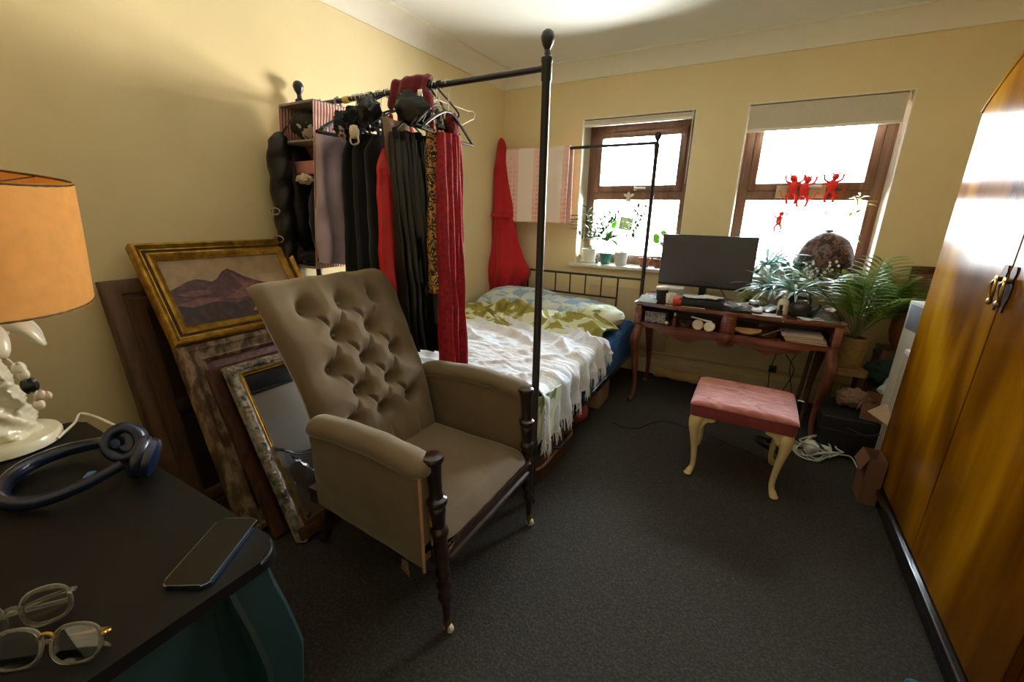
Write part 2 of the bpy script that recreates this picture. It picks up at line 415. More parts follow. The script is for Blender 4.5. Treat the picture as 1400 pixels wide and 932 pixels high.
M['sheet'] = mat('blue_sheet', srgb(38, 98, 158), .8, var=.18, scale=14, bmp=.2, bscale=24)
def leaves(nm, base, a, b_, c):
    m, nt, p = _nodes(nm); v = tc(nt, (1, 1.7, 1), (0, 0, .6))
    n = noise_n(nt, v, 6, 2, .4, 1.4); col = ramp(nt, n.outputs['Fac'], [(0, a), (.38, a), (.42, b_), (.46, base), (.56, base), (.59, c), (.8, c)])
    nt.links.new(col, p.inputs['Base Color']); p.inputs['Roughness'].default_value = .9
    n2 = noise_n(nt, v, 30, 4); bump(nt, p, n2.outputs['Fac'], .15); return m
M['duvet'] = leaves('olive_leaf_print', srgb(148, 140, 66), srgb(126, 118, 46), srgb(142, 134, 58), srgb(208, 214, 176))
M['leafsheet'] = leaves('pale_leaf_print', srgb(214, 222, 198), srgb(120, 136, 84), srgb(190, 206, 170), srgb(226, 232, 216))
def check_mat(nm, c1, c2, c3, s):
    m, nt, p = _nodes(nm); v = tc(nt, (s, s, s), (0, 0, .25)); ck = nt.nodes.new('ShaderNodeTexChecker'); ck.inputs['Scale'].default_value = 1
    ck.inputs['Color1'].default_value = C4(c1); ck.inputs['Color2'].default_value = C4(c2); nt.links.new(v, ck.inputs['Vector'])
    n = noise_n(nt, v, 1.3, 2); mx = nt.nodes.new('ShaderNodeMixRGB'); mx.inputs[2].default_value = C4(c3)
    r = ramp(nt, n.outputs['Fac'], [(.5, (0, 0, 0)), (.6, (.8, .8, .8))]); nt.links.new(r, mx.inputs[0]); nt.links.new(ck.outputs['Color'], mx.inputs[1])
    nt.links.new(mx.outputs[0], p.inputs['Base Color']); p.inputs['Roughness'].default_value = .85
    n2 = noise_n(nt, v, 4, 4); bump(nt, p, n2.outputs['Fac'], .1); return m
M['pillow'] = check_mat('pale_blue_check', srgb(205, 220, 232), srgb(150, 186, 216), srgb(216, 226, 214), 8)
M['throw'] = ramp_mat('crinkled_throw', [(.3, srgb(208, 216, 228)), (.55, srgb(226, 230, 236)), (.78, srgb(214, 204, 200))], scale=5, rough=.95, bmp=.35, bscale=70, sheen=.1)
mt = thing('mattress', 'blue-sheeted mattress on the black four-poster frame', 'mattress', (.75, 2.58, .272))
def rbox(x0, x1, y0, y1, z0, z1, r, b, nx=24, ny=34, f=None):
    b.box(x0, x1, y0, y1, z0, z1, r, 4)
b = B(); rbox(.075, 1.425, 1.62, 3.53, .275, .50, .045, b); b.build('mattress_body', M['sheet'], mt)
b = B()
def sag(x, y): return .012 * nz(x * 4, y * 4) + .008 * nz(x * 9, y * 9, 3)
# dark valance edge of the fitted sheet pulled down over the rail on the window side
def side(u, v):
    y = lerp(1.63, 3.50, u); z = lerp(.485, .262 + .02 * nz(y * 6), v)
    return (1.432 + .012 * sin(v * pi) + .010 * nz(y * 7, z * 9) + .012 * v, y, z)
b.cloth(side, 60, 8, .004); b.build('fitted_sheet', M['sheet'], mt)

# throw: lies over the bed, hangs over the window side with a ragged fringe
def topz(x, y):
    z = .550 + .010 * nz(x * 3, y * 3) + .009 * nz(x * 7, y * 12, 2) + .009 * nz(x * 13, y * 24, 5) + .005 * nz(x * 28, y * 46, 8)
    rid = ss(2.0, 2.5, y) * (.048 * (1 - abs(sin((y * 1.0 + x * .62 + .12 * nz(x * 3, y * 2)) * 13))) ** 2 + .014 * nz(x * 5, y * 14))
    rid *= ss(.2, .7, x) * .8 + .2
    z += max(0, rid)
    z += .026 * ss(.7, 1.3, x) * (1 - abs(sin((x * .7 - y * .6 + .10 * nz(x * 3, y * 3)) * 17))) ** 2.2
    return z
def th_edge(y): return interp([(1.70, .285), (1.85, .30), (2.0, .33), (2.2, .375), (2.45, .42), (2.62, .46), (2.78, .49)], y)
def thr(u, v):
    x_end = 1.43
    yb = lerp(1.655, interp([(0, 2.78), (.35, 2.80), (.6, 2.78), (.85, 2.70), (1, 2.66)], u) + .03 * nz(u * 6, 4), v)
    L1 = x_end - .07; drop = .548 - th_edge(yb) + .02 * nz(yb * 9, 7); L = L1 + max(.05, drop); s = u * L
    if s < L1 - .05:
        x = .07 + s; return (x, yb, topz(x, yb))
    t = (s - (L1 - .05)) / (L - L1 + .05); z0 = topz(x_end - .05, yb); a = min(1, t * 2.2) * pi / 2
    wav = .022 * sin(yb * 46 + 3 * nz(yb * 4)) * ss(.2, 1, t) + .012 * nz(yb * 14, t * 3)
    return (x_end - .05 + .052 * sin(a) + .018 + wav + .02 * t, yb + .012 * nz(yb * 12, t * 4), z0 - .052 * (1 - cos(a)) - max(0, t - .45) / .55 * max(.0, z0 - .052 - th_edge(yb)))
tw = thing('throw_blanket', 'crinkled cream throw with ragged fringe spread over the middle of the bed', 'blanket', (.8, 2.2, .50))
b = B(); b.cloth(thr, 200, 160, .006); b.build('blanket', M['throw'], tw)
b = B(); rr = random.Random(3)
for k in range(230):
    v = rr.random(); p = Vector(thr(1, v)); L = rr.uniform(.035, .085); dx = rr.uniform(-.006, .016); dy = rr.uniform(-.02, .02)
    b.tube([p + Vector((0, 0, .01)), p + Vector((dx * .5 + .002, dy * .4, -L * .5)), p + Vector((dx, dy, -L))], [.0042, .0030, .0012], 4)
for k in range(60):
    p = Vector(thr(.9 + .1 * rr.random(), .002)); L = rr.uniform(.03, .07)
    b.tube([p, p + Vector((rr.uniform(-.01, .01), -.012, -L * .5)), p + Vector((rr.uniform(-.02, .02), -.014, -L))], [.004, .003, .0012], 4)
b.build('fringe', M['throw'], tw, kind='stuff')

# duvet bunched towards the head
def dv(u, v):
    x = lerp(.075, 1.405, u); y0 = interp([(0, 2.62), (.45, 2.60), (.8, 2.62), (1, 2.66)], u); y1 = interp([(0, 3.10), (.3, 3.14), (.6, 3.04), (1, 3.0)], u)
    y = lerp(y0, y1, v) + .02 * nz(x * 7, v * 3)
    env = sin(pi * clamp(v, .02, .98)) ** .55
    z = .535 + env * (.045 + .05 * nz(x * 2.2, y * 3) + .075 * (1 - abs(sin(y * 12 + x * 4.2 + 3.4 * nz(x * 3, y * 2)))) ** 1.6 + .048 * (1 - abs(sin(x * 9 - y * 7 + 3 * nz(x * 4, y * 3)))) ** 2 + .014 * nz(x * 9, y * 12))
    z -= .02 * ss(.9, 1, u)
    return (x + .03 * sin(y * 13) * v * ss(.8, 1, u), y, max(z, .522 + .012 * env))
single('duvet', (lambda b: (b.cloth(dv, 160, 70, .014), b)[1])(B()), M['duvet'], 'olive green leaf-print duvet bunched up below the pillows', 'duvet')
b = B()
def corner(u, v):
    # leaf-print under sheet tucked round the foot corner beside the post
    a = interp([(0, 0), (.5, 0), (.62, pi / 4), (.74, pi / 2), (1, pi / 2)], u)
    x = interp([(0, 1.12), (.55, 1.40), (.66, 1.440), (.74, 1.458), (1, 1.474)], u); y = interp([(0, 1.609), (.55, 1.608), (.66, 1.624), (.74, 1.65), (1, 1.83)], u)
    z = lerp(.535, .30 - .02 * sin(u * 30), v)
    return (x + .012 * nz(u * 9, v * 4) * v, y - .006 * sin(v * pi), z)
b.cloth(corner, 30, 16, .006)
single('under_sheet', b, M['leafsheet'], 'pale leaf-print sheet hanging at the foot corner by the tall post', 'sheet')
def pillow(c, sx, sy, sz, rz, rx, label, seed):
    b = B(LRS(c, rz, rx))
    def fn(top):
        def g(u, v):
            X = (u - .5) * 2; Y = (v - .5) * 2
            e = (1 - abs(X) ** 2.6) ** .5 * (1 - abs(Y) ** 2.6) ** .5 if abs(X) < 1 and abs(Y) < 1 else 0
            pinch = 1 - .07 * (1 - X * X) * Y * Y - 0
            return (X * sx * (1 - .06 * (1 - abs(Y)) * 0 - .05 * (1 - Y * Y) * abs(X) ** 8), Y * sy * (1 - .05 * (1 - X * X)), (1 if top else -.75) * e * sz * (1 + .16 * nz(X * 2.4, Y * 2.4, seed)) + .008 * nz(X * 6, Y * 6, seed + 3) * e)
        return g
    b.surf(fn(True), 30, 22); b.surf(fn(False), 30, 22, flip=True)
    bmesh.ops.remove_doubles(b.bm, verts=b.bm.verts, dist=.0008)
    t = single('pillow', b, M['pillow'], label, 'pillow', 'pillows at the head of the bed'); return t
pillow((.42, 3.33, .60), .35, .21, .095, .05, .12, 'pale blue checked pillow near the red drape at the bed head', 1)
pillow((.92, 3.30, .585), .34, .20, .075, -.12, .10, 'flattened pale checked pillow in the middle of the bed head', 5)
b = B(LRS((1.24, 3.14, .60), -.5, .05))
b.ball((0, 0, 0), (.20, .15, .075), 24, 14, fn=lambda d: 1 + .16 * nz(d.x * 2.5, d.y * 2.5, d.z * 2.5 + 4))
single('folded_quilt', b, M['leafsheet'], 'crumpled pale leaf-print quilt corner on the bed by the desk', 'quilt')
# red drape tied over the head post in the wall corner
M['red'] = mat('red_cotton', srgb(176, 12, 26), .8, var=.1, scale=10, bmp=.1, sheen=.2)
dr = thing('red_drape', 'long red cloth draped over the head bedpost in the wall corner', 'drape', (.06, 3.56, .6))
def dc(z0, z1, wf, xf, yf, seed):
    def g(u, v):
        z = lerp(z0, z1, v); w = interp(wf, z); a = 2 * pi * u
        k = 1 + .10 * sin(5 * a + z * 3) + .06 * sin(9 * a - z * 7 + seed) + .05 * nz(cos(a) * 2, z * 5, seed)
        cx = interp(xf, z); cy = interp(yf, z)
        return (max(.006, cx + w * k * cos(a)), min(3.70, cy + .62 * w * k * sin(a)), z)
    return g
W_ = [(.98, .055), (1.3, .115), (1.42, .115), (1.7, .075), (1.9, .045), (1.96, .032), (1.985, .008)]
W_.sort()
b = B(); b.surf(dc(1.985, 1.31, W_, [(1.3, .105), (1.6, .085), (1.9, .072), (2, .066)], [(1.3, 3.55), (2, 3.565)], 1), 44, 40, cu=True); b.build('upper_drop', M['red'], dr)
b = B(); b.tube(bez([(.02, 3.49, 1.325), (.09, 3.465, 1.315), (.17, 3.49, 1.31), (.205, 3.56, 1.31), (.15, 3.63, 1.315), (.05, 3.62, 1.32), (.02, 3.55, 1.325)], 30), .017, 8); b.build('knot_band', M['red'], dr)
WL = [(.58, .13), (.66, .15), (.75, .195), (.83, .215), (.95, .175), (1.1, .13), (1.32, .105)]
b = B(); b.surf(dc(1.325, .57, WL, [(.58, .14), (.83, .20), (1.1, .14), (1.3, .11)], [(.58, 3.52), (1.3, 3.545)], 5), 54, 40, cu=True); b.build('lower_drop', M['red'], dr)
# towel over the head rail
def towel_mat():
    m, nt, p = _nodes('pink_pattern_towel'); v = tc(nt, (1, 1, 1)); w = nt.nodes.new('ShaderNodeTexWave'); w.inputs['Scale'].default_value = 1.15; w.bands_direction = 'X'; w.inputs['Phase Offset'].default_value = 2.6
    nt.links.new(v, w.inputs['Vector']); n = noise_n(nt, tc(nt, (30, 30, 16)), 2.2, 2)
    vo = nt.nodes.new('ShaderNodeTexVoronoi'); vo.inputs['Scale'].default_value = 26; vo.inputs['Randomness'].default_value = .15; nt.links.new(v, vo.inputs['Vector'])
    band = ramp(nt, w.outputs['Fac'], [(.55, (0, 0, 0)), (.66, (1, 1, 1))]); dots = ramp(nt, vo.outputs['Distance'], [(.28, (1, 1, 1)), (.5, (.45, .45, .45))])
    mu = nt.nodes.new('ShaderNodeMixRGB'); mu.blend_type = 'MULTIPLY'; mu.inputs[0].default_value = 1; nt.links.new(band, mu.inputs[1]); nt.links.new(dots, mu.inputs[2])
    mx = nt.nodes.new('ShaderNodeMixRGB'); mx.inputs[1].default_value = C4(srgb(238, 222, 210)); mx.inputs[2].default_value = C4(srgb(226, 152, 138)); nt.links.new(mu.outputs[0], mx.inputs[0])
    nt.links.new(mx.outputs[0], p.inputs['Base Color']); p.inputs['Roughness'].default_value = .95; p.inputs['Sheen Weight'].default_value = .3
    n2 = noise_n(nt, v, 240, 2); bump(nt, p, n2.outputs['Fac'], .3); return m
M['towel'] = towel_mat()
def tow(u, v):
    x = lerp(.135, .735, u) + .012 * v * (u - .3); L = 1.30; s = v * L; Lf = .60
    wob = .006 * nz(x * 6, v * 4) + .005 * sin(x * 26 + v * 2)
    if s < Lf: return (x, BY1 - .020 + wob * (1 - s / Lf) - .008 * (1 - s / Lf), 1.868 - (Lf - s))
    a = min(1, (s - Lf) / .06) * pi
    if s < Lf + .06: return (x, BY1 - .0195 * cos(a), 1.868 + .0195 * sin(a))
    return (x + .02, BY1 + .0195 + .01 * (s - Lf - .06), 1.868 - (s - Lf - .06) * .93)
single('towel', (lambda b: (b.cloth(tow, 40, 70, .006), b)[1])(B()), M['towel'], 'pink and white patterned towel hung over the rail at the bed head', 'towel')
# wooden case and small things under the bed
M['casewood'] = wood('case_wood', srgb(52, 30, 20), srgb(96, 58, 38), 'Y', rough=.4)
t = thing('storage_case', 'rounded brown wooden case pushed under the bed beside the tall foot post', 'case', (1.33, 1.95, 0))
def roundrect(x0, x1, y0, y1, r, n=6):
    P = []
    for cx, cy, a0 in ((x1 - r, y1 - r, 0), (x0 + r, y1 - r, 90), (x0 + r, y0 + r, 180), (x1 - r, y0 + r, 270)):
        for k in range(n + 1): a = radians(a0 + 90 * k / n); P.append((cx + r * cos(a), cy + r * sin(a)))
    return P
b = B(); b.prism(roundrect(1.05, 1.425, 1.66, 2.22, .10, 8), .012, .205); b.build('case_body', M['casewood'], t)
for z in (.10, .205):
    b = B(); P = roundrect(1.042, 1.433, 1.652, 2.228, .108, 8); b.tube([(x, y, z) for x, y in P], .008, 8, closed=True); b.build('rim', wood('rim_wood_%d' % int(z * 100), srgb(120, 84, 58), srgb(170, 128, 96), 'Y', rough=.25), t)
b = B(); b.tube(bez([(1.434, 1.86, .15), (1.455, 1.88, .145), (1.457, 1.94, .14), (1.455, 2.0, .145), (1.434, 2.02, .15)], 16), .007, 8); b.build('case_handle', M['blackmatt'], t)
b = B(LRS((1.33, 2.50, 0), .2)); b.ball((0, 0, .08), (.07, .10, .08), 16, 10, fn=lambda d: 1 + .2 * nz(d.x * 3, d.y * 3, d.z * 3))
single('pink_bag', b, mat('pink_cotton', srgb(180, 84, 84), .8, bmp=.2), 'crumpled pink cloth bag under the bed near the desk end', 'bag')
t = thing('cardboard_box', 'small beige cardboard box under the bed below the blue sheet', 'box', (1.30, 2.85, 0))
b = B(); b.box(1.18, 1.40, 2.74, 2.98, .002, .17, .003); b.build('box_body', mat('card_tan', srgb(160, 130, 98), .9, var=.05), t)
b = B(); b.box(1.178, 1.402, 2.738, 2.982, .17, .176, .001); b.build('box_flap', mat('card_tan_light', srgb(172, 142, 108), .9, var=.05), t)
# ================================================================ clothes on the foot rail
RY, RZ = BY0, 1.852
M['lav'] = mat('lavender_satin', srgb(168, 150, 166), .5, var=.08, scale=8, sheen=.3, shtint=srgb(230, 210, 230))
M['blackcloth'] = mat('black_cloth', srgb(10, 10, 12), .9, var=.2, scale=20, bmp=.15, sheen=.1)
M['blacksatin'] = mat('black_satin', srgb(9, 9, 11), .32, var=.2, scale=12, bmp=.05)
M['blackvelvet'] = mat('black_velvet', srgb(9, 9, 10), .95, var=.2, sheen=.25)
M['navy'] = mat('navy_crepe', srgb(10, 11, 20), .85, var=.15, sheen=.1)
M['redsatin'] = mat('red_satin', srgb(190, 12, 28), .3, var=.12, scale=9)
M['redvelvet'] = mat('red_crushed_velvet', srgb(148, 10, 30), .7, var=.45, scale=60, bmp=.4, bscale=120, sheen=.6, shtint=srgb(255, 70, 90))
M['burg'] = mat('burgundy_knit', srgb(104, 10, 24), .9, var=.2, scale=40, bmp=.3, bscale=120, sheen=.2)
M['nude'] = sheer_mat('nude_mesh', srgb(176, 150, 118), .4)
M['greychiff'] = sheer_mat('grey_chiffon', srgb(120, 116, 112), .5)
M['leopard'] = voronoi_mat('leopard_print', [(0, srgb(196, 148, 78)), (.13, srgb(206, 160, 92)), (.27, srgb(28, 20, 14)), (.46, srgb(16, 12, 10)), (.55, srgb(190, 140, 74))], scale=42, rough=.6)
M['floral'] = ramp_mat('black_floral_print', [(0, srgb(12, 12, 14)), (.53, srgb(14, 13, 16)), (.58, srgb(190, 180, 176)), (.66, srgb(120, 52, 60)), (.7, srgb(210, 200, 190))], scale=13, rough=.7, const=True, detail=2)
M['leather'] = mat('black_leather', srgb(13, 13, 14), .38, var=.2, scale=20, bmp=.3, bscale=60)
M['creamlace'] = mat('cream_lining', srgb(214, 200, 178), .7, var=.1, bmp=.2)
def hanger(label, x, yc=RY, half=.21, m='blackmatt', yaw=0, drop=0, r=.0042, grp='clothes hangers on the bed rail', bar=True, roll=0):
    t = thing('clothes_hanger', label, 'hanger', (x, yc, RZ - .20 - drop), grp)
    Mx = LRS((x, RY, 0), yaw, roll * 0)
    b = B(); pts = [Mx @ Vector((0, .0, 0)) for _ in range(0)]
    hk = []
    for k in range(15):
        a = radians(-60 + 250 * k / 14); hk.append((0, .0165 * cos(a), RZ + .0165 * sin(a)))
    hk = [(0, p[1], p[2]) for p in hk][::-1]
    zt = RZ - .075 - drop
    hk = hk[:]; hk += [(0, .004, RZ - .03 - drop * .3), (0, 0, RZ - .05 - drop * .6), (0, 0, zt)]
    b.tube([Mx @ Vector(p) for p in hk], .0022, 6); b.build('hook', M['steel'] if m != 'white' else M[m], t)
    b = B(); za = zt - .095
    rl = roll
    arm = [(0, -half, za - rl * half), (0, -half * .55, zt - .040 - rl * half * .5), (0, -.03, zt - .004), (0, 0, zt), (0, .03, zt - .004), (0, half * .55, zt - .040 + rl * half * .5), (0, half, za + rl * half)]
    P = [Mx @ p for p in bez(arm, 24)]
    if bar: b.tube(P + [Mx @ Vector((0, half * .5, za - .004 + rl * half * .5)), Mx @ Vector((0, -half * .5, za - .004 - rl * half * .5))], r, 8, closed=True)
    else: b.tube(P, r, 8)
    b.build('hanger_arms', M[m], t)
    return za
def garment(name, label, cat, x, y0, y1, z0, z1, m, lean=0, flare=0, thick=.03, folds=7, amp=.010, seed=0, top=None, straps=None, waist=None, n=(56, 44), yaw=0, hem=0, slant=0, extra=None, grp='garments hung from the bed rail', zfun=None):
    """folded tube of cloth hung along Y: y0..y1 at the top z0, hem at z1"""
    yc = (y0 + y1) / 2; hw = (y1 - y0) / 2; Mx = LRS((x, yc, 0), yaw)
    t = thing(name, label, cat, (x, yc, z1), grp)
    def g(u, v):
        a = 2 * pi * u; zz = lerp(z0, z1, v)
        w = hw * (1 + flare * v); th = thick * (1 + .5 * v)
        if top: w *= interp(top, v); th *= min(1, interp(top, v) + .2)
        if waist: w *= 1 - waist[1] * exp(-((v - waist[0]) / .10) ** 2)
        fo = amp * (.25 + v) * sin(folds * cos(a) * 2.2 + seed + 1.3 * nz(v * 2, seed)) + amp * .7 * nz(cos(a) * 4 + seed, v * 5, seed)
        s_ = abs(sin(a)) ** .7 * (1 if sin(a) > 0 else -1)
        z = zz + hem * v * v * sin(3 * a + seed) - slant * cos(a) * v
        if zfun: z += zfun(a, v)
        return Mx @ Vector((s_ * th + fo + lean * v, w * cos(a) + .006 * nz(v * 8, seed + cos(a)), z))
    b = B(); b.surf(g, n[0], n[1], cu=True)
    body = b.build(extra[0] if extra else 'skirt', m, t, ang=70)
    if straps:
        for sy in (-1, 1):
            b = B(); ys = hw * straps[0] * sy
            b.tube(bez([Mx @ Vector((.016, ys * .8, z0 - .02)), Mx @ Vector((.012, ys * .75, z0 + .05)), Mx @ Vector((0, ys * .5, straps[1])), Mx @ Vector((-.012, ys * .75, z0 + .05)), Mx @ Vector((-.016, ys * .8, z0 - .02))], 18), straps[2], 6, flat=.35)
            b.build('strap', straps[3] if len(straps) > 3 else m, t)
    return t
# --- hanging fabric organiser on the left
M['canvas_grey'] = mat('canvas_grey', srgb(140, 130, 126), .85, var=.04, scale=30, bmp=.1)
def pleat():
    m, nt, p = _nodes('pink_pleated_fabric'); v = tc(nt); w = nt.nodes.new('ShaderNodeTexWave'); w.inputs['Scale'].default_value = 20; w.bands_direction = 'Y'; w.inputs['Distortion'].default_value = .6
    nt.links.new(v, w.inputs['Vector']); c = ramp(nt, w.outputs['Fac'], [(.2, srgb(206, 140, 132)), (.5, srgb(226, 196, 186)), (.8, srgb(216, 162, 152))]); nt.links.new(c, p.inputs['Base Color']); p.inputs['Roughness'].default_value = .8
    bump(nt, p, w.outputs['Fac'], .5, .01); return m
M['pleat'] = pleat()
ox0, ox1, oy0, oy1, oz0, oz1 = .135, .385, 1.405, 1.70, 1.055, 1.815
t = thing('hanging_organiser', 'hanging fabric clothes organiser with pink pleated sides at the wall end of the bed rail', 'organiser', (.26, 1.55, oz0))
def skew(z): return -.11 * (oz1 - z)     # the organiser sways towards the wall lower down
SK = Matrix.Identity(4); SK[0][2] = .15; SK[0][3] = -.15 * oz1
b = B(SK); b.box(ox0, ox1, oy0, oy1, oz1 - .006, oz1 + .006, .002); b.build('top_panel', M['canvas_grey'], t)
for x in (ox0, ox1):
    b = B(SK); b.cloth(lambda u, v, x=x: (x + .004 * sin(v * 40) * sin(u * pi), lerp(oy0, oy1, u), lerp(oz1, oz0, v)), 20, 40, .004); b.build('side_panel', M['pleat'], t)
b = B(SK); b.cloth(lambda u, v: (lerp(ox0, ox1, u), oy1, lerp(oz1, oz0, v)), 6, 12, .004); b.build('back_panel', M['canvas_grey'], t)
for z in (1.655, 1.06): b = B(SK); b.box(ox0, ox1, oy0, oy1, z - .005, z + .005, .002); b.build('shelf', M['canvas_grey'], t)
b = B(SK); b.box(ox0 + .003, ox1 - .003, oy0 + .05, oy1, 1.515, 1.575, .004); b.build('shelf', M['pleat'], t)
for x in (.20, .33):
    b = B(); b.tube([(x, RY - .018, oz1), (x, RY - .0145, RZ + .004), (x, RY, RZ + .0145), (x, RY + .0145, RZ + .004), (x, RY + .018, oz1)], .009, 8, flat=.4); b.build('hook_strap', M['canvas_grey'], t)
def lump(name, label, cat, c, r, m, seed, k=.2, rot=0, group=None):
    b = B(LRS(c, rot)); b.ball((0, 0, 0), r, 26, 16, fn=lambda d: 1 + k * nz(d.x * 2.4 + seed, d.y * 2.4, d.z * 2.4) + k * .6 * nz(d.x * 6, d.y * 6, d.z * 6 + seed))
    return single(name, b, m, label, cat, group)
lump('floral_top', 'black floral top stuffed in the highest shelf of the hanging organiser', 'clothing', (.262, 1.47, 1.727), (.102, .075, .062), M['floral'], 3)
lump('evening_bag', 'small black bag inside the lower organiser shelf', 'bag', (.25, 1.49, 1.285), (.062, .06, .20), M['blackvelvet'], 6, .15)
lump('cloth_flower', 'cream fabric flower resting above the black bag in the organiser', 'ornament', (.212, 1.445, 1.49), (.045, .035, .024), M['creamlace'], 9, .35)
lump('black_shawl', 'black shawl lying on the bottom shelf of the hanging organiser', 'clothing', (.215, 1.45, 1.105), (.10, .05, .032), M['blackcloth'], 12, .3)
# leather sleeve hanging against the wall
t = thing('leather_jacket', 'black leather jacket with metal buckles hanging beside the wall end of the organiser', 'jacket', (.09, 1.40, 1.0))
def slv(u, v):
    z = lerp(1.69, .98, v); a = 2 * pi * u; r = interp([(0, .02), (.03, .045), (.12, .060), (.5, .052), (1, .046)], v) * (1 + .08 * sin(v * 34 + 2 * a) + .05 * nz(v * 9, cos(a)))
    return (.125 + .026 * v * 0 - .045 * v + r * cos(a), 1.385 + r * .9 * sin(a), z + .01 * cos(a))
b = B(); b.surf(slv, 24, 60, cu=True); b.build('sleeve', M['leather'], t)
b = B(); b.ball((.095, 1.50, 1.42), (.055, .09, .28), 20, 14, fn=lambda d: 1 + .12 * nz(d.x * 3, d.y * 3, d.z * 4)); b.build('jacket_body', M['leather'], t)
for z in (1.335, 1.20, 1.10):
    b = B(); b.tube([(.105 + .035 * cos(a), 1.335 + .002 * cos(a), z + .016 * sin(a)) for a in [2 * pi * k / 16 for k in range(16)]], .004, 6, closed=True); b.build('buckle', M['chrome'], t)
b = B(); b.tube(bez([(.125, 1.40, 1.68), (.12, 1.45, 1.74), (.10, 1.53, 1.80), (.09, RY, RZ + .013), (.09, RY + .02, RZ - .03)], 16), .004, 6); b.build('hanging_loop', M['leather'], t)
# --- dresses, from the wall towards the bed's open side
hanger('black plastic hanger carrying the lavender dress', .445, half=.225, r=.0085, roll=.02)
garment('dress', 'dusty lavender satin dress hanging in front of the organiser', 'dress', .432, 1.345, 1.74, 1.665, 1.075, M['lav'], flare=.12, thick=.034, folds=6, amp=.022, seed=1, top=[(0, .86), (.06, .97), (.2, .92), (.5, 1), (1, 1)], straps=(.7, 1.735, .006), lean=-.02, slant=.03)
hanger('hanger of the plain black dress next to the lavender one', .535)
garment('dress', 'plain matt black dress hanging right beside the lavender dress', 'dress', .535, 1.40, 1.79, 1.66, .86, M['blackcloth'], flare=.10, thick=.032, folds=5, amp=.012, seed=2, top=[(0, .7), (.08, .9), (.3, .95), (1, 1)], straps=(.6, 1.755, .006))
hanger('hanger of the navy dress among the black dresses', .615)
garment('dress', 'very dark navy dress second from the lavender dress', 'dress', .615, 1.39, 1.79, 1.67, .84, M['navy'], flare=.06, thick=.034, folds=6, amp=.012, seed=4, top=[(0, .7), (.08, .92), (1, 1)], straps=(.6, 1.755, .007))
hanger('hanger of the black velvet dress left of the red satin dress', .70)
garment('dress', 'black velvet dress hanging just left of the red satin dress', 'dress', .70, 1.38, 1.80, 1.66, .80, M['blackvelvet'], flare=.04, thick=.036, folds=5, amp=.012, seed=7, top=[(0, .66), (.08, .92), (1, 1)], straps=(.6, 1.75, .008))
hanger('hanger of the red satin dress with the nude panel', .765)
garment('dress', 'bright red satin dress with a nude mesh back panel', 'dress', .768, 1.385, 1.70, 1.60, .98, M['redsatin'], flare=.04, thick=.026, folds=5, amp=.014, seed=3, top=[(0, .70), (.12, .92), (1, 1)], straps=(.62, 1.74, .010))
b = B(); b.cloth(lambda u, v: (.80 + .006 * sin(u * 9), lerp(1.405, 1.56, u) + .02 * v, lerp(1.715, 1.50 - .07 * sin(u * pi), v)), 14, 14, .002)
o = bpy.data.objects['dress.004'] if 'dress.004' in bpy.data.objects else t
b.build('mesh_panel', M['nude'], o)
hanger('hanger of the glossy black pleated skirt, its arms slanting over the skirt', .84, half=.18, roll=.10, r=.006, drop=.02)
garment('dress', 'long glossy black pleated skirt in the middle of the rail with a straight hem', 'skirt', .85, 1.395, 1.625, 1.655, .74, M['blacksatin'], flare=.05, thick=.034, folds=13, amp=.017, seed=5, top=[(0, .96), (.05, 1), (1, 1)], n=(140, 40), lean=.03, slant=-.02, zfun=lambda a, v: -.10 * v * v * ss(.2, 1, -cos(a)) * 0 - .10 * v * ss(-.2, .9, cos(a)))
b = B(); b.cloth(lambda u, v: (.872 + .012 * sin(u * 30), lerp(1.385, 1.615, u), lerp(1.665, 1.63, v) + .006 * sin(u * 22)), 50, 3, .006); b.build('waistband', M['blackvelvet'], bpy.data.objects['dress.005'])
hanger('thin hanger of the grey chiffon slip behind the leopard dress', .915, half=.14)
garment('dress', 'sheer grey chiffon slip showing below the leopard dress', 'slip', .918, 1.535, 1.645, 1.62, .83, M['greychiff'], flare=.04, thick=.014, folds=6, amp=.012, seed=11, straps=(.6, 1.74, .004))
hanger('hanger of the leopard print dress', .95, half=.15)
garment('dress', 'narrow gold and black leopard print dress between the black skirt and the red velvet', 'dress', .955, 1.500, 1.615, 1.675, .985, M['leopard'], flare=.02, thick=.020, folds=5, amp=.012, seed=8, straps=(.6, 1.75, .006))
hanger('black trouser hanger holding the red velvet trousers', 1.0, half=.175, r=.006, roll=-.06, drop=.03)
t = garment('trousers', 'long crushed red velvet trousers, the last garment before the tall post', 'trousers', 1.005, 1.495, 1.655, 1.66, .565, M['redvelvet'], thick=.026, folds=7, amp=.016, seed=6, top=[(0, .90), (.15, 1), (.4, .96), (.55, .88), (1, .98)], n=(90, 60), zfun=lambda a, v: 0, extra=('trouser_leg',), slant=.012)
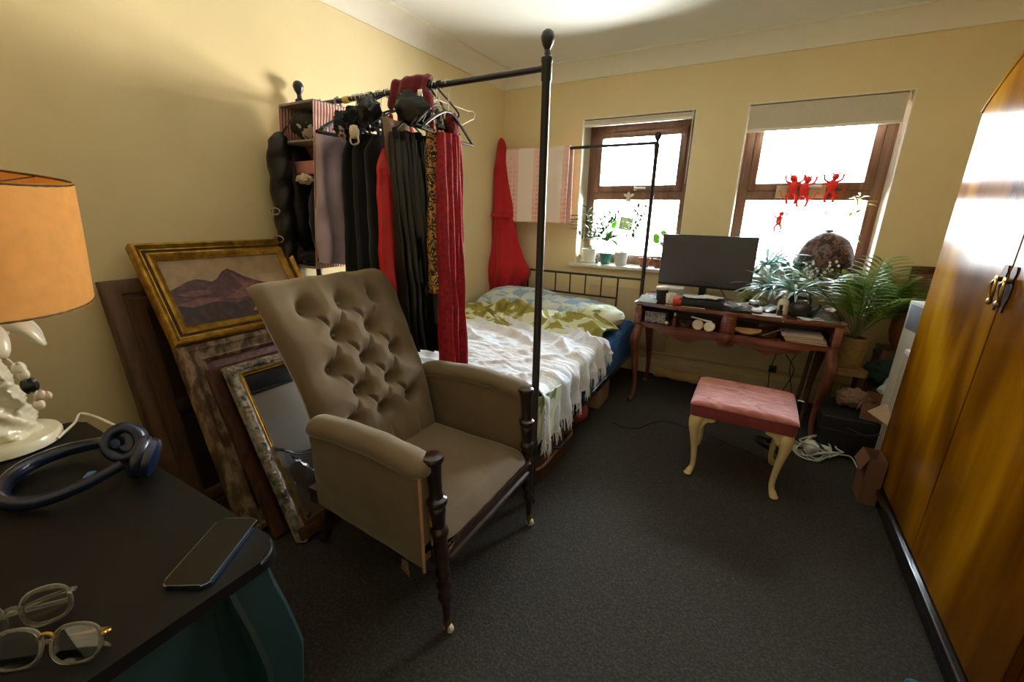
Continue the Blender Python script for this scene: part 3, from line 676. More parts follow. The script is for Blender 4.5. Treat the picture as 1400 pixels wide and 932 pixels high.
# burgundy scarf and black pieces over the rail
sc = thing('scarf', 'burgundy knitted scarf bundled over the rail', 'scarf', (.80, RY, 1.75))
def scf(u, v):
    x = lerp(.70, .905, u); a = lerp(-.35, pi + .25, v); r = .030 + .012 * sin(u * pi) + .010 * nz(u * 5, v * 4) + .002 * sin(u * 21)
    z = RZ + .004 + r * sin(a)
    if v < .25: z -= (.25 - v) * (.22 + .12 * nz(u * 4))
    if v > .75: z -= (v - .75) * .5
    return (x + .02 * sin(v * 5), RY - (r + .006) * cos(a) - .02 * max(0, .25 - v), z)
b = B(); b.cloth(scf, 36, 40, .010); b.build('scarf_wrap', M['burg'], sc)
b = B(); b.tube(bez([(.90, RY - .03, 1.84), (.935, RY - .045, 1.80), (.945, RY - .05, 1.74), (.95, RY - .04, 1.66)], 16), [.020, .024, .022, .022, .022, .021, .02, .02, .02, .02, .02, .02, .02, .02, .02, .02, .018], 8, flat=.5); b.build('scarf_end', M['burg'], sc)
t = thing('shoulder_bag', 'black shiny shoulder bag hung over the burgundy scarf', 'bag', (.86, 1.52, 1.70))
b = B(LRS((.875, 1.515, 1.755), .3, 0, .3)); b.ball((0, 0, 0), (.085, .045, .062), 26, 16, fn=lambda d: 1 + .22 * nz(d.x * 3, d.y * 3, d.z * 3) + .10 * nz(d.x * 8, d.y * 8, d.z * 8)); b.build('bag_body', M['leather'], t)
b = B(); b.tube(bez([(.82, 1.51, 1.79), (.86, RY - .03, 1.86), (.90, RY, RZ + .045), (.92, RY - .01, 1.84), (.93, 1.51, 1.77)], 18), .011, 8, flat=.4); b.build('bag_strap', M['leather'], t)
b = B(); b.box(.93, .952, 1.478, 1.486, 1.79, 1.815, .003); b.build('clasp', M['chrome'], t)
# clustered straps and tops at the hanger level
for k, (x, y, z, r, mm, lb, cat, nm) in enumerate((
    (.56, 1.42, 1.70, (.040, .05, .055), 'floral', 'black floral bodice bunched at the hanger beside the lavender dress', 'top', 'floral_top'),
    (.64, 1.41, 1.715, (.038, .06, .05), 'blackvelvet', 'black gathered sleeve bunched above the dark dresses', 'top', 'velvet_top'),
    (.715, 1.42, 1.735, (.045, .07, .065), 'blacksatin', 'glossy black blouse folded over a hanger left of the red satin dress', 'blouse', 'satin_blouse'),
    (.925, 1.60, 1.70, (.04, .06, .06), 'floral', 'black and pink floral top hanging behind the shoulder bag', 'top', 'floral_top'),
    (.96, 1.66, 1.69, (.03, .05, .07), 'burg', 'wine red gathered top between the bag and the red velvet trousers', 'top', 'gathered_top'))):
    b = B(LRS((x, y, z), .2 * k)); b.ball((0, 0, 0), r, 24, 16, fn=lambda d, k=k: 1 + .30 * nz(d.x * 3 + k, d.y * 3, d.z * 3) + .16 * nz(d.x * 8, d.y * 8 + k, d.z * 8))
    tt = thing(nm, lb, cat, (x, y, z - r[2])); b.build('gathered_cloth', M[mm], tt)
    b = B(); b.tube(bez([(x, y, z + r[2] * .6), (x - .005, y + .06, z + .08), (x, RY - .02, RZ - .012), (x, RY, RZ + .014), (x, RY + .014, RZ - .01)], 16), .004, 6); b.build('hanging_loop', M['blackcloth'], tt)
t = thing('lace_bra', 'cream lined bra dangling by its strap in front of the black velvet dress', 'bra', (.72, 1.345, 1.60))
b = B(); b.ball((.70, 1.345, 1.655), (.024, .018, .026), 18, 10, fn=lambda d: 1 + .2 * nz(d.x * 3, d.y * 3, d.z * 3)); b.build('cup', M['creamlace'], t)
b = B(); b.tube(bez([(.69, 1.34, 1.65), (.685, 1.335, 1.62), (.705, 1.33, 1.605), (.73, 1.335, 1.612), (.725, 1.34, 1.635)], 20), .005, 8, flat=.5); b.build('band', M['creamlace'], t)
b = B(); b.tube(bez([(.70, 1.345, 1.69), (.71, 1.42, 1.77), (.72, RY - .015, RZ), (.72, RY, RZ + .0135), (.722, RY + .016, RZ - .02)], 16), .003, 6); b.build('strap', M['blackcloth'], t)
# white wire hanger standing out beyond the clothes
t = thing('clothes_hanger', 'empty white wire hanger sticking out beyond the clothes towards the window', 'hanger', (.90, RY, 1.72), 'clothes hangers on the bed rail')
wy = .21; tilt = .055
hk = [(.93, RY + .0165 * cos(a), RZ + .0165 * sin(a)) for a in [radians(190 - 250 * k / 12) for k in range(13)]]
b = B(); b.tube(hk + [(.935, RY + .004, RZ - .035), (.94, RY, 1.80)], .0016, 6); b.build('hook', M['white'], t)
b = B(); b.tube([(.94, RY, 1.80), (.965, RY + wy * .95, 1.79), (.97, RY + wy * 1.06, 1.795), (.972, RY + wy * 1.13, 1.78), (.97, RY + wy * 1.1, 1.762), (.965, RY + wy, 1.755), (.95, RY + .02, 1.66), (.945, RY - .1, 1.70), (.94, RY - .02, 1.79)], .0018, 6, closed=True); b.build('wire_loop', M['white'], t)
# curtain-style clip rings on the rail
for k, x in enumerate((.47, .50, .555, .60, .66, .73)):
    b = B(); b.tube([(x, RY + .0165 * cos(a), RZ + .0165 * sin(a)) for a in [2 * pi * j / 14 for j in range(14)]], .003, 6, closed=True)
    single('rail_ring', b, M['steel'], 'thin metal ring threaded on the bed rail left of the burgundy scarf', 'ring', 'metal rings on the bed rail')
b = B(); b.tube([(.375, RY, RZ), (.415, RY, RZ)], .0155, 14); single('tape_wrap', b, mat('yellow_tape', srgb(206, 180, 92), .5), 'band of yellow tape wrapped round the bed rail', 'tape')
# ================================================================ armchair
M['velvet'] = mat('taupe_velvet', srgb(108, 91, 66), .75, var=.10, scale=7, bmp=.06, bscale=160, sheen=.8, shtint=srgb(214, 212, 198))
M['piping'] = mat('pink_gimp', srgb(176, 132, 104), .8, var=.15, scale=80)
ac = thing('armchair', 'buttoned taupe velvet armchair with turned dark mahogany front legs', 'armchair', (1.12, 1.14, 0))
CY0, CY1 = .845, 1.435; CX = 1.505
def cleg(y, x=CX):
    b = B(Matrix(((1, 0, -.055, .012), (0, 1, 0, 0), (0, 0, 1, 0), (0, 0, 0, 1))) @ Matrix.Translation((x, y, 0)) @ Matrix.Diagonal((.74, .74, 1, 1)) @ Matrix.Translation((-x, -y, 0)))
    b.lathe([(.010, .035), (.014, .05), (.017, .075), (.022, .12), (.027, .135), (.031, .145), (.031, .155), (.025, .163), (.027, .175), (.033, .188), (.033, .20), (.026, .21), (.029, .225), (.034, .238), (.033, .252), (.026, .262), (.030, .275), (.036, .30), (.036, .335), (.030, .355), (.030, .375), (.037, .388), (.040, .398), (.037, .410), (.028, .418), (.031, .45), (.036, .475), (.035, .485), (.031, .49), (.043, .498), (.046, .507), (.043, .516), (.030, .522), (.0275, .54), (.029, .58), (.033, .622), (.034, .630), (.034, .636), (.042, .642), (.045, .651), (.042, .660), (.026, .664), (0, .666)], 26, (x, y, 0))
    l = b.build('leg', M['mahog'], ac)
    b = B(); b.lathe([(.0, -.008), (.016, -.008), (.019, -.004), (.019, .004), (.016, .008), (0, .008)], 18, (x + .014, y, .019), Matrix.Rotation(pi / 2, 4, 'X')); b.build('castor', mat('ceramic_castor', srgb(226, 220, 204), .2), l)
    b = B(); b.lathe([(.013, .03), (.015, .045), (.012, .06)], 14, (x + .009, y, 0)); b.box(x + .008, x + .018, y - .013, y - .010, .012, .045, .001); b.box(x + .008, x + .018, y + .010, y + .013, .012, .045, .001); b.build('castor_cup', M['brass'], l)
cleg(CY0); cleg(CY1)
for y in (.90, 1.38):
    b = B(); b.tube(bez([(.90, y, .30), (.885, y, .18), (.84, y, .06), (.815, y, .02)], 12), [.026] * 6 + [.023, .022, .021, .020, .019, .019, .019], 10); l = b.build('leg', M['mahog'], ac)
    b = B(); b.lathe([(0, -.008), (.016, -.008), (.018, 0), (.016, .008), (0, .008)], 14, (.812, y, .018), Matrix.Rotation(pi / 2, 4, 'X')); b.build('castor', mat('ceramic_castor_rear', srgb(200, 190, 170), .3), l)
# seat rails
b = B(); P = [(0, .268), (.030, .268), (.034, .274), (.034, .288), (.026, .295), (.026, .318), (.034, .326), (.034, .338), (.026, .345), (0, .345)]
b.prism([(x, z) for x, z in P], CY0 + .02, CY1 - .02, Matrix(((1, 0, 0, 1.487), (0, 0, 1, 0), (0, 1, 0, 0), (0, 0, 0, 1)))); b.build('front_rail', M['mahog'], ac)
for y in (.85, 1.43): b = B(); b.box(.87, 1.49, y - .02, y + .02, .27, .335, .004); b.build('side_rail', M['mahog'], ac)
b = B(); b.box(.86, .90, .87, 1.41, .27, .335, .004); b.build('back_rail', M['mahog'], ac)
# seat
def seat(u, v):
    x = lerp(.93, 1.522, u); y = lerp(.858, 1.422, v); e = min(1, min(v, 1 - v) * 14) ** .5 if 0 < v < 1 else 0
    dome = .035 * sin(pi * clamp(u * .85 + .12)) * sin(pi * clamp(v)) ** .6 + .010 * nz(u * 3, v * 3)
    front = ss(.86, 1, u); z = .388 + dome - .050 * front ** 2 - .018 * (1 - e)
    return (x - .012 * front * (1 - 4 * (v - .5) ** 2) * 0, y, z)
b = B(); b.surf(seat, 40, 36)
b.box(.93, 1.518, .858, 1.422, .335, .345); b.surf(lambda u, v: (1.522, lerp(.858, 1.422, u), lerp(.338, seat(1, u)[2], v)), 36, 3)
b.surf(lambda u, v: (lerp(.93, 1.522, u), .858, lerp(.338, seat(u, 0)[2], v)), 40, 3); b.surf(lambda u, v: (lerp(.93, 1.522, u), 1.422, lerp(.338, seat(u, 1)[2], v)), 40, 3, flip=True)
bmesh.ops.remove_doubles(b.bm, verts=b.bm.verts, dist=.0005)
sea = b.build('seat_cushion', M['velvet'], ac, ang=60)
b = B(); b.tube([(1.523, .87 + .55 * k / 40, .350 + .002 * sin(k)) for k in range(41)], .006, 6); b.build('seat_gimp', M['mahog'], sea)
# buttoned back: s along height, w across
YB0, YB1 = .845, 1.432
def spine(s):   # centre line of the back's front face
    pts = [(0, .995, .34), (.25, .955, .50), (.5, .905, .68), (.72, .845, .85), (.88, .785, .985), (.96, .735, 1.055), (1.0, .690, 1.083)]
    return Vector((interp([(p[0], p[1]) for p in pts], s), 0, interp([(p[0], p[2]) for p in pts], s)))
def nrm(s):
    d = spine(min(1, s + .03)) - spine(max(0, s - .03)); d.normalize(); return Vector((d.z, 0, -d.x))
BUT = []
for r_, s in enumerate((.33, .47, .61, .75, .88)):
    for k in ((-1, 0, 1) if r_ % 2 == 0 else (-1.5, -.5, .5, 1.5)):
        if abs(k) > 1.4: continue
        BUT.append((.5 + k * .27, s))
def tuft(w, s):
    dpt = 0
    for bw, bs in BUT:
        dx = (w - bw) * .62; dy = (s - bs) * .80; q = dx * dx + dy * dy
        dpt = max(dpt, .056 * exp(-q / .0010) + .026 * exp(-q / .008))
    # diamond creases between buttons of neighbouring rows
    cr = 0
    for i, (aw, as_) in enumerate(BUT):
        for bw, bs in BUT[i + 1:]:
            if abs(abs(as_ - bs) - .137) < .02 and abs(abs(aw - bw) - .135) < .02:
                ax, ay, bx, by = aw * .62, as_ * .8, bw * .62, bs * .8; px, py = w * .62, s * .8
                L2 = (bx - ax) ** 2 + (by - ay) ** 2; tt = clamp(((px - ax) * (bx - ax) + (py - ay) * (by - ay)) / L2)
                dd = (px - ax - tt * (bx - ax)) ** 2 + (py - ay - tt * (by - ay)) ** 2
                cr = max(cr, .034 * exp(-dd / .00010) * (.6 + .4 * abs(2 * tt - 1)) + .012 * exp(-dd / .0010))
    # creases running out to the edge from the outer buttons and down to the seat
    for bw, bs in BUT:
        edge = 0 if bw < .4 else (1 if bw > .6 else None)
        if edge is not None and abs(bw - .5) > .2:
            t_ = (w - bw) / (edge - bw) if edge != bw else -1
            if 0 <= t_ <= 1: dd = ((s - bs) * .8) ** 2; cr = max(cr, .013 * exp(-dd / .00018) * (1 - .6 * t_))
        if bs < .36 and s < bs: dd = ((w - bw) * .62) ** 2; cr = max(cr, .016 * exp(-dd / .0002))
        if bs > .86 and s > bs: dd = ((w - bw) * .62) ** 2; cr = max(cr, .012 * exp(-dd / .0002) * ss(1, .9, s))
    return max(dpt, cr)
def backw(s): return interp([(0, .94), (.2, .99), (.42, 1.0), (.6, 1.0), (.85, 1.04), (.97, 1.03), (1, 1.0)], s)
def bk(u, v):
    s = v; w = u; hw = (YB1 - YB0) / 2 * backw(s); y = (YB0 + YB1) / 2 + (w - .5) * 2 * hw - .026 * ss(.35, 1, s)
    e = (1 - abs(2 * w - 1) ** 5) * (1 - abs(2 * clamp(s, 0, 1) - 1) ** 14)
    p = spine(s) + nrm(s) * (.070 * max(0, e) ** .5 - tuft(w, s) * ss(0, .1, w) * ss(1, .9, w) + .006 * nz(w * 5, s * 7))
    return (p.x, y, p.z)
b = B(); b.surf(bk, 130, 150)
def bkr(u, v):
    hw = (YB1 - YB0) / 2 * backw(v); y = (YB0 + YB1) / 2 + (u - .5) * 2 * hw - .026 * ss(.35, 1, v); p = spine(v) - nrm(v) * (.075 * max(0, 1 - abs(2 * v - 1) ** 10) ** .5 * max(0, 1 - abs(2 * u - 1) ** 8) ** .5 + .0)
    return (p.x, y, p.z)
b.surf(bkr, 24, 40, flip=True)
bmesh.ops.remove_doubles(b.bm, verts=b.bm.verts, dist=.0004)
# close the rim between front and back faces
def rim(fn1, fn2, n): b.surf(lambda u, v: Vector(fn1(u)).lerp(Vector(fn2(u)), v), n, 2)
bko = b.build('backrest', M['velvet'], ac, ang=80)
for bw, bs in BUT:
    p = Vector(bk(bw, bs)); n_ = nrm(bs); b = B(Matrix.Translation(p + n_ * .004)); b.ball((0, 0, 0), (.011, .011, .011), 10, 6); b.build('button', M['velvet'], bko)
# arms
def arm(y, s, xs_=.985):
    """y: centre of the arm; s: -1 near side, 1 far side (outer direction)"""
    b = B()
    path = [(.90, .615), (1.0, .640), (1.15, .655), (1.3, .650), (1.42, .640), (1.472, .628)]
    def roll(u, v):
        x = lerp(xs_, 1.478, v); z = interp(path, x); a = 2 * pi * u
        k = (1 - max(0, (v - .93) / .07) ** 3 * .45) * (1 - max(0, (.06 - v) / .06) ** 3 * .5)
        return (x, y + (.050 * k) * cos(a) * (1 + .04 * nz(v * 6, cos(a))), z + .038 * k * sin(a) + .006 * nz(v * 4, s))
    b.surf(roll, 28, 36, cu=True); b.ball((1.472, y, .628), (.022, .036, .026), 14, 8)
    pad = b.build('arm_pad', M['velvet'], ac, ang=70)
    b = B()   # inner and outer upholstered side
    yi, yo = y - s * .022, y + s * .026
    def sd(yy, bul, sg):
        def g(u, v):
            x = lerp(xs_, 1.470, u); zt = interp(path, x) - .012; zb = .345 if sg < 0 else lerp(.335, .288, u)
            return (x, yy + sg * s * bul * sin(pi * u) ** .5 * sin(pi * v) ** .5 + .003 * nz(u * 5, v * 5), lerp(zb, zt, v))
        return g
    b.surf(sd(yo, .012, 1), 24, 16); b.surf(sd(yi, .012, -1), 24, 16)
    b.box(xs_, 1.470, min(yi, yo), max(yi, yo), .33, .36); b.box(1.462, 1.470, min(yi, yo), max(yi, yo), .30, .62)
    pn = b.build('arm_panel', M['velvet'], ac, ang=60)
    b = B(); b.tube([(1.474, yo - s * .002, .272 + .36 * k / 20) for k in range(21)], .0055, 6); b.build('gimp_trim', M['piping'], pn)
    b = B(); b.tube([(1.474, yi + s * .002, .345 + .285 * k / 20) for k in range(21)], .0055, 6); b.build('gimp_trim', M['piping'], pn)
    b = B(); b.ball((1.2, yi - s * .012, .50), (.010, .006, .010), 10, 6); b.build('button', M['velvet'], pn)
    if s < 0:
        b = B()
        for k in range(5): x = 1.385 + .006 * k; b.tube([(x, yo, .285), (x + .002, yo - .004, .265), (x - .003 + .002 * k, yo - .003, .245 - .004 * k)], .0012, 4)
        b.build('loose_threads', M['piping'], pn, kind='stuff')
arm(.815, -1); arm(1.462, 1, .90)
# ================================================================ pictures leaning on the left wall
M['gilt'] = ramp_mat('worn_gilt', [(.3, srgb(120, 84, 22)), (.55, srgb(176, 134, 46)), (.75, srgb(206, 168, 80))], scale=24, rough=.38, metal=.65, stretch=(1, 1, 1))
M['gilt_dark'] = ramp_mat('dark_gilt', [(.3, srgb(60, 40, 18)), (.6, srgb(96, 66, 28)), (.8, srgb(130, 96, 46))], scale=18, rough=.5, metal=.3)
M['oldwood'] = ramp_mat('distressed_wood', [(.3, srgb(64, 46, 34)), (.48, srgb(104, 80, 60)), (.6, srgb(164, 140, 112)), (.8, srgb(92, 66, 50))], scale=9, rough=.7, stretch=(3, 3, 1), bmp=.25, detail=6)
M['brownwood'] = wood('brown_panel_wood', srgb(62, 42, 28), srgb(104, 74, 50), 'Z', rough=.55, coat=0)
M['ornate'] = ramp_mat('flaking_ornate_gilt', [(.30, srgb(58, 50, 44)), (.44, srgb(130, 124, 116)), (.56, srgb(200, 194, 182)), (.7, srgb(150, 112, 62))], scale=22, rough=.5, bmp=.6, detail=6, metal=.2)
M['mirror'] = mat('mirror_glass', (.62, .58, .52), .28, .75, var=.06, scale=4)
def frame_tf(p0, top, ydir=(0, 1, 0)):
    p0 = Vector(p0); up_ = (Vector(top) - p0); L = up_.length; up_.normalize(); w = Vector(ydir).normalized(); n = w.cross(up_).normalized(); up_ = n.cross(w)
    Mx = Matrix.Identity(4)
    for i in range(3): Mx[i][0] = w[i]; Mx[i][1] = up_[i]; Mx[i][2] = n[i]; Mx[i][3] = p0[i]
    return Mx, L
def moulding(b, W, Hh, prof):
    """mitred frame; prof: (inset from outer edge, height) closed loop"""
    cs = [(0, 0, 1, 1), (W, 0, -1, 1), (W, Hh, -1, -1), (0, Hh, 1, -1)]
    rings = [[b.v((x + sx * i, y + sy * i, h)) for i, h in prof] for x, y, sx, sy in cs]; n = len(prof)
    for k in range(4):
        A, Q = rings[k], rings[(k + 1) % 4]
        for i in range(n): b.f([A[i], A[(i + 1) % n], Q[(i + 1) % n], Q[i]])
# large brown panelled frame against the wall
t = thing('picture_frame', 'large brown wooden panelled frame standing at the back against the left wall', 'frame', (.2, 1.0, 0), 'frames leaning on the left wall')
Mx, L = frame_tf((.235, .622, .002), (.045, .615, 1.068)); b = B(Mx); moulding(b, .86, L, [(0, -.02), (0, .012), (.012, .02), (.055, .02), (.06, .010), (.075, .010), (.082, .022), (.112, .018), (.125, .004), (.125, -.02)]); b.build('outer_frame', M['brownwood'], t)
b = B(Mx); b.box(.12, .74, .12, L - .12, -.018, .002); b.box(.12, .74, .50, .56, .002, .012, .003); b.build('back_panel', wood('dark_panel', srgb(30, 18, 13), srgb(52, 32, 24), 'Z', rough=.5), t)
# distressed frame with a mauve painting
def painting(name, b, W, Hh, ins, mats, layers, z, parent):
    w, h = W - 2 * ins, Hh - 2 * ins
    b.box(ins, W - ins, ins, Hh - ins, z - .006, z)
    for k, (poly, mi) in enumerate(layers):
        b.mi = mi; b.prism([(ins + x * w, ins + y * h) for x, y in poly], z, z + .0004 * (k + 1))
    return b.build(name, mats, parent, ang=30)
def paint(nm, *c, sc=16, st=(1, 2.5, 2.5)): return ramp_mat(nm, [(.3, c[0]), (.55, c[1]), (.75, c[-1])], scale=sc, rough=.5, stretch=st, bmp=.15)
t = thing('framed_painting', 'distressed wide-framed mauve and brown painting leaning under the gilt landscape', 'painting', (.4, 1.05, 0), 'frames leaning on the left wall')
Mx, L = frame_tf((.525, .735, .004), (.268, .70, .815)); b = B(Mx); moulding(b, .62, L, [(0, -.03), (0, .006), (.010, .022), (.030, .026), (.040, .016), (.066, .012), (.074, .018), (.086, .004), (.09, -.008), (.09, -.03)]); b.build('outer_frame', M['oldwood'], t)
ridge = [(0, .62), (.12, .66), (.25, .70), (.34, .76), (.45, .72), (.6, .78), (.75, .70), (.9, .74), (1, .70)]
painting('canvas', B(Mx), .62, L, .085, [paint('mauve_sky', srgb(110, 78, 84), srgb(134, 98, 100), srgb(160, 120, 112)), paint('slate_hills', srgb(44, 36, 38), srgb(66, 56, 56), srgb(86, 74, 70)), paint('umber_ground', srgb(36, 22, 16), srgb(62, 34, 26), srgb(92, 60, 42))],
         [([(0, 0), (1, 0)] + ridge[::-1], 1), ([(0, 0), (1, 0), (1, .5), (.8, .46), (.55, .52), (.3, .44), (0, .5)], 2)], -.012, t)
# plain dark frame just behind the mirror
t = thing('picture_frame', 'plain dark stained frame sandwiched behind the ornate mirror', 'frame', (.5, 1.1, 0), 'frames leaning on the left wall')
Mx, L = frame_tf((.632, .80, .003), (.318, .792, .705)); b = B(Mx); moulding(b, .56, L, [(0, -.014), (0, .004), (.008, .012), (.045, .010), (.055, 0), (.055, -.014)]); b.build('outer_frame', wood('redbrown_frame', srgb(48, 24, 18), srgb(96, 58, 42), 'Z', rough=.5), t)
b = B(Mx); b.box(.05, .51, .05, L - .05, -.013, -.006); b.build('back_board', mat('hardboard', srgb(58, 40, 30), .8), t)
# ornate mirror in front
t = thing('mirror', 'mirror in a flaking ornate frame at the front of the leaning stack', 'mirror', (.6, 1.1, 0), 'frames leaning on the left wall')
Mx, L = frame_tf((.735, .838, .004), (.372, .862, .712), (0.02, 1, 0)); b = B(Mx); moulding(b, .50, L, [(0, -.022), (0, .010), (.010, .022), (.026, .026), (.036, .014), (.040, .014), (.04, -.022)])
rr = random.Random(5)
for k in range(120):
    sd = rr.randrange(4); q = rr.random(); i_ = rr.uniform(.008, .030); x, y = ((q * .5, i_), (q * .5, L - i_), (i_, q * L), (.5 - i_, q * L))[sd]
    b.ball((x, y, .021), (rr.uniform(.006, .013), rr.uniform(.006, .013), rr.uniform(.005, .010)), 8, 5, fn=lambda d: 1 + .3 * nz(d.x * 3 + k, d.y * 3, d.z * 3))
b.build('ornate_frame', M['ornate'], t, ang=60)
b = B(Mx); moulding_i = [(.040, -.010), (.040, .012), (.046, .014), (.052, .010), (.056, .012), (.062, .002), (.062, -.010)]; moulding(b, .50, L, moulding_i); b.build('gilt_slip', M['gilt'], t)
b = B(Mx); b.box(.058, .442, L - .13, L - .062, -.008, .004, .003); b.box(.058, .442, L - .145, L - .13, -.008, .010, .003); b.build('top_liner', M['blackmatt'], t)
b = B(Mx); b.box(.058, .442, .058, L - .13, -.010, -.002); b.build('mirror_glass', M['mirror'], t, smooth=False)
b = B(Mx); b.box(.002, .498, .002, .055, .02, .034, .006); b.build('bottom_moulding', M['gilt_dark'], t)
st = thing('strap', 'black leather strap hooked over the ornate mirror frame', 'strap', (.5, 1.0, .35))
b = B(); b.tube(bez([Mx @ Vector((.050, .40, .020)), Mx @ Vector((.075, .385, .034)), Mx @ Vector((.12, .345, .036)), Mx @ Vector((.18, .33, .034)), Mx @ Vector((.26, .335, .03)), Mx @ Vector((.34, .35, .03))], 26), .010, 8, flat=.5); b.build('strap_band', M['leather'], st)
b = B(); b.tube([Mx @ Vector((.050 + .012 * cos(a), .40 + .016 * sin(a), .026)) for a in [2 * pi * k / 14 for k in range(14)]], .003, 6, closed=True); b.build('strap_ring', M['steel'], st)
# crumpled clear plastic round the mirror's foot
M['cling'] = pane_mat('clear_film', (.93, .94, .95), 1.45, .18)
b = B(Mx); b.cloth(lambda u, v: (.055 + .33 * u + .02 * v, .075 + .30 * v * (1 - .35 * u), .022 + .018 * abs(nz(u * 5, v * 6, 2)) + .014 * (1 - abs(sin(9 * (u + v * .7)))) ** 3), 30, 30, .0006)
single('plastic_wrap', b, M['cling'], 'crumpled clear plastic film clinging to the lower part of the ornate mirror', 'plastic')
# gilt landscape
t = thing('framed_painting', 'gilt-framed landscape painting of purple mountains resting on top of the leaning stack', 'painting', (.25, 1.05, .8), 'frames leaning on the left wall')
Mx, L = frame_tf((.292, .728, .822), (.072, .722, 1.203), (0, 1, -.01)); Wg = .655
b = B(Mx); moulding(b, Wg, L, [(0, -.03), (0, .008), (.006, .016), (.012, .018), (.020, .012), (.026, .006), (.030, .006), (.030, -.03)]); b.build('outer_frame', M['gilt'], t)
b = B(Mx); moulding(b, Wg, L, [(.030, -.02), (.030, .004), (.036, .0), (.042, .0), (.042, -.02)]); b.build('dark_groove', M['gilt_dark'], t)
b = B(Mx); moulding(b, Wg, L, [(.042, -.02), (.042, .006), (.050, .010), (.058, .006), (.068, -.006), (.072, -.008), (.072, -.02)]); b.build('gilt_slip', M['gilt'], t)
hz = [(0, .54), (.08, .60), (.16, .66), (.22, .68), (.28, .66), (.33, .62), (.38, .66), (.44, .76), (.49, .80), (.53, .76), (.60, .66), (.68, .58), (.76, .52), (.86, .50), (1, .48)]
painting('canvas', B(Mx), Wg, L, .066, [paint('beige_sky', srgb(150, 128, 96), srgb(168, 142, 108), srgb(180, 150, 122), sc=9), paint('plum_mountain', srgb(60, 36, 44), srgb(84, 52, 60), srgb(112, 74, 74)), paint('pink_light', srgb(92, 60, 58), srgb(116, 76, 66), srgb(136, 92, 76)), paint('dark_moor', srgb(34, 22, 18), srgb(54, 34, 28), srgb(84, 56, 40)), paint('ochre_bank', srgb(120, 84, 44), srgb(150, 112, 66), srgb(170, 134, 88))],
         [([(0, .1), (1, .1)] + hz[::-1], 1), ([(.38, .36), (.47, .42), (.56, .50), (.52, .62), (.50, .74), (.57, .62), (.66, .52), (.72, .42), (.62, .34), (.48, .32)], 2), ([(.0, .34), (.2, .40), (.34, .36), (.3, .30), (.1, .28)], 2),
          ([(0, 0), (1, 0), (1, .20), (.8, .26), (.62, .30), (.45, .26), (.3, .32), (.12, .28), (0, .34)], 3), ([(.55, .10), (.7, .06), (1, .10), (1, .30), (.86, .34), (.74, .26), (.62, .22)], 4), ([(.05, .47), (.16, .52), (.28, .50), (.30, .44), (.14, .42)], 2)], -.014, t)
# ================================================================ chest of drawers near the camera
ZC = .78
M['chesttop'] = mat('black_satin_paint', srgb(15, 14, 13), .5, var=.15, scale=12, bmp=.02, spec=.22)
M['teal'] = mat('teal_paint', srgb(18, 46, 50), .42, var=.12, scale=8, bmp=.03)
ch = thing('chest_of_drawers', 'dark teal painted chest of drawers with a black rounded top in the near corner', 'chest', (1.11, .1, 0))
cx0, cx1, cy0, cy1 = .645, 1.574, -.20, .340
b = B(); b.prism(roundrect(cx0, cx1, cy0, cy1, .045, 8), ZC - .022, ZC)
es = [e for e in b.bm.edges if all(abs(v.co.z - ZC) < 1e-5 for v in e.verts)]
bmesh.ops.bevel(b.bm, geom=es, offset=.006, segments=3, affect='EDGES'); b.build('top', M['chesttop'], ch, ang=35)
b = B(); b.box(cx0 + .04, cx1 - .045, cy0 + .03, cy1 - .045, .16, ZC - .022, .004); b.build('body', M['teal'], ch)
def stile(x, y, sx, sy):
    prof = [(0, .030), (.02, .022), (.10, .002), (.20, -.004), (.32, .004), (.45, .020), (.56, .024), (.66, .012), (.72, .002), (.757, .0)]
    b = B(); rings = []
    for k in range(31):
        z = .757 * k / 30; o_ = interp(prof, z); hw = interp([(0, .022), (.12, .020), (.3, .026), (.55, .036), (.757, .034)], z); cx_, cy_s = x + sx * o_, y + sy * o_
        rings.append([b.v((cx_ + px * hw, cy_s + py * hw, z)) for px, py in ((-1, -1), (-.3, -1.06), (.8, -1), (1, -.8), (1.06, 0), (1, .8), (.8, 1), (-.3, 1.06), (-1, 1), (-1.04, 0))])
    for a, q in zip(rings, rings[1:]):
        for i in range(10): b.f([a[i], a[(i + 1) % 10], q[(i + 1) % 10], q[i]])
    b.f(rings[0][::-1]); b.f(rings[-1]); b.build('leg', M['teal'], ch, ang=30)
for x, sx in ((cx0 + .05, -1), (cx1 - .055, 1)):
    for y, sy in ((cy0 + .045, 0), (cy1 - .055, 1)): stile(x, y, sx, sy)
for k in range(3):
    z0, z1 = .185 + k * .19, .185 + k * .19 + .178
    b = B(); b.box(cx0 + .09, cx1 - .095, cy1 - .047, cy1 - .030, z0, z1, .006); d = b.build('drawer', M['teal'], ch)
    for x in (.86, 1.36): b = B(); b.lathe([(.006, 0), (.006, .010), (.015, .018), (.016, .026), (.010, .032), (0, .033)], 16, (x, cy1 - .031, (z0 + z1) / 2), Matrix.Rotation(-pi / 2, 4, 'X')); b.build('knob', M['brass'], d)
b = B(); b.box(cx1 - .047, cx1 - .036, cy0 + .10, cy1 - .11, .20, ZC - .05, .005); b.build('side_panel', M['teal'], ch)
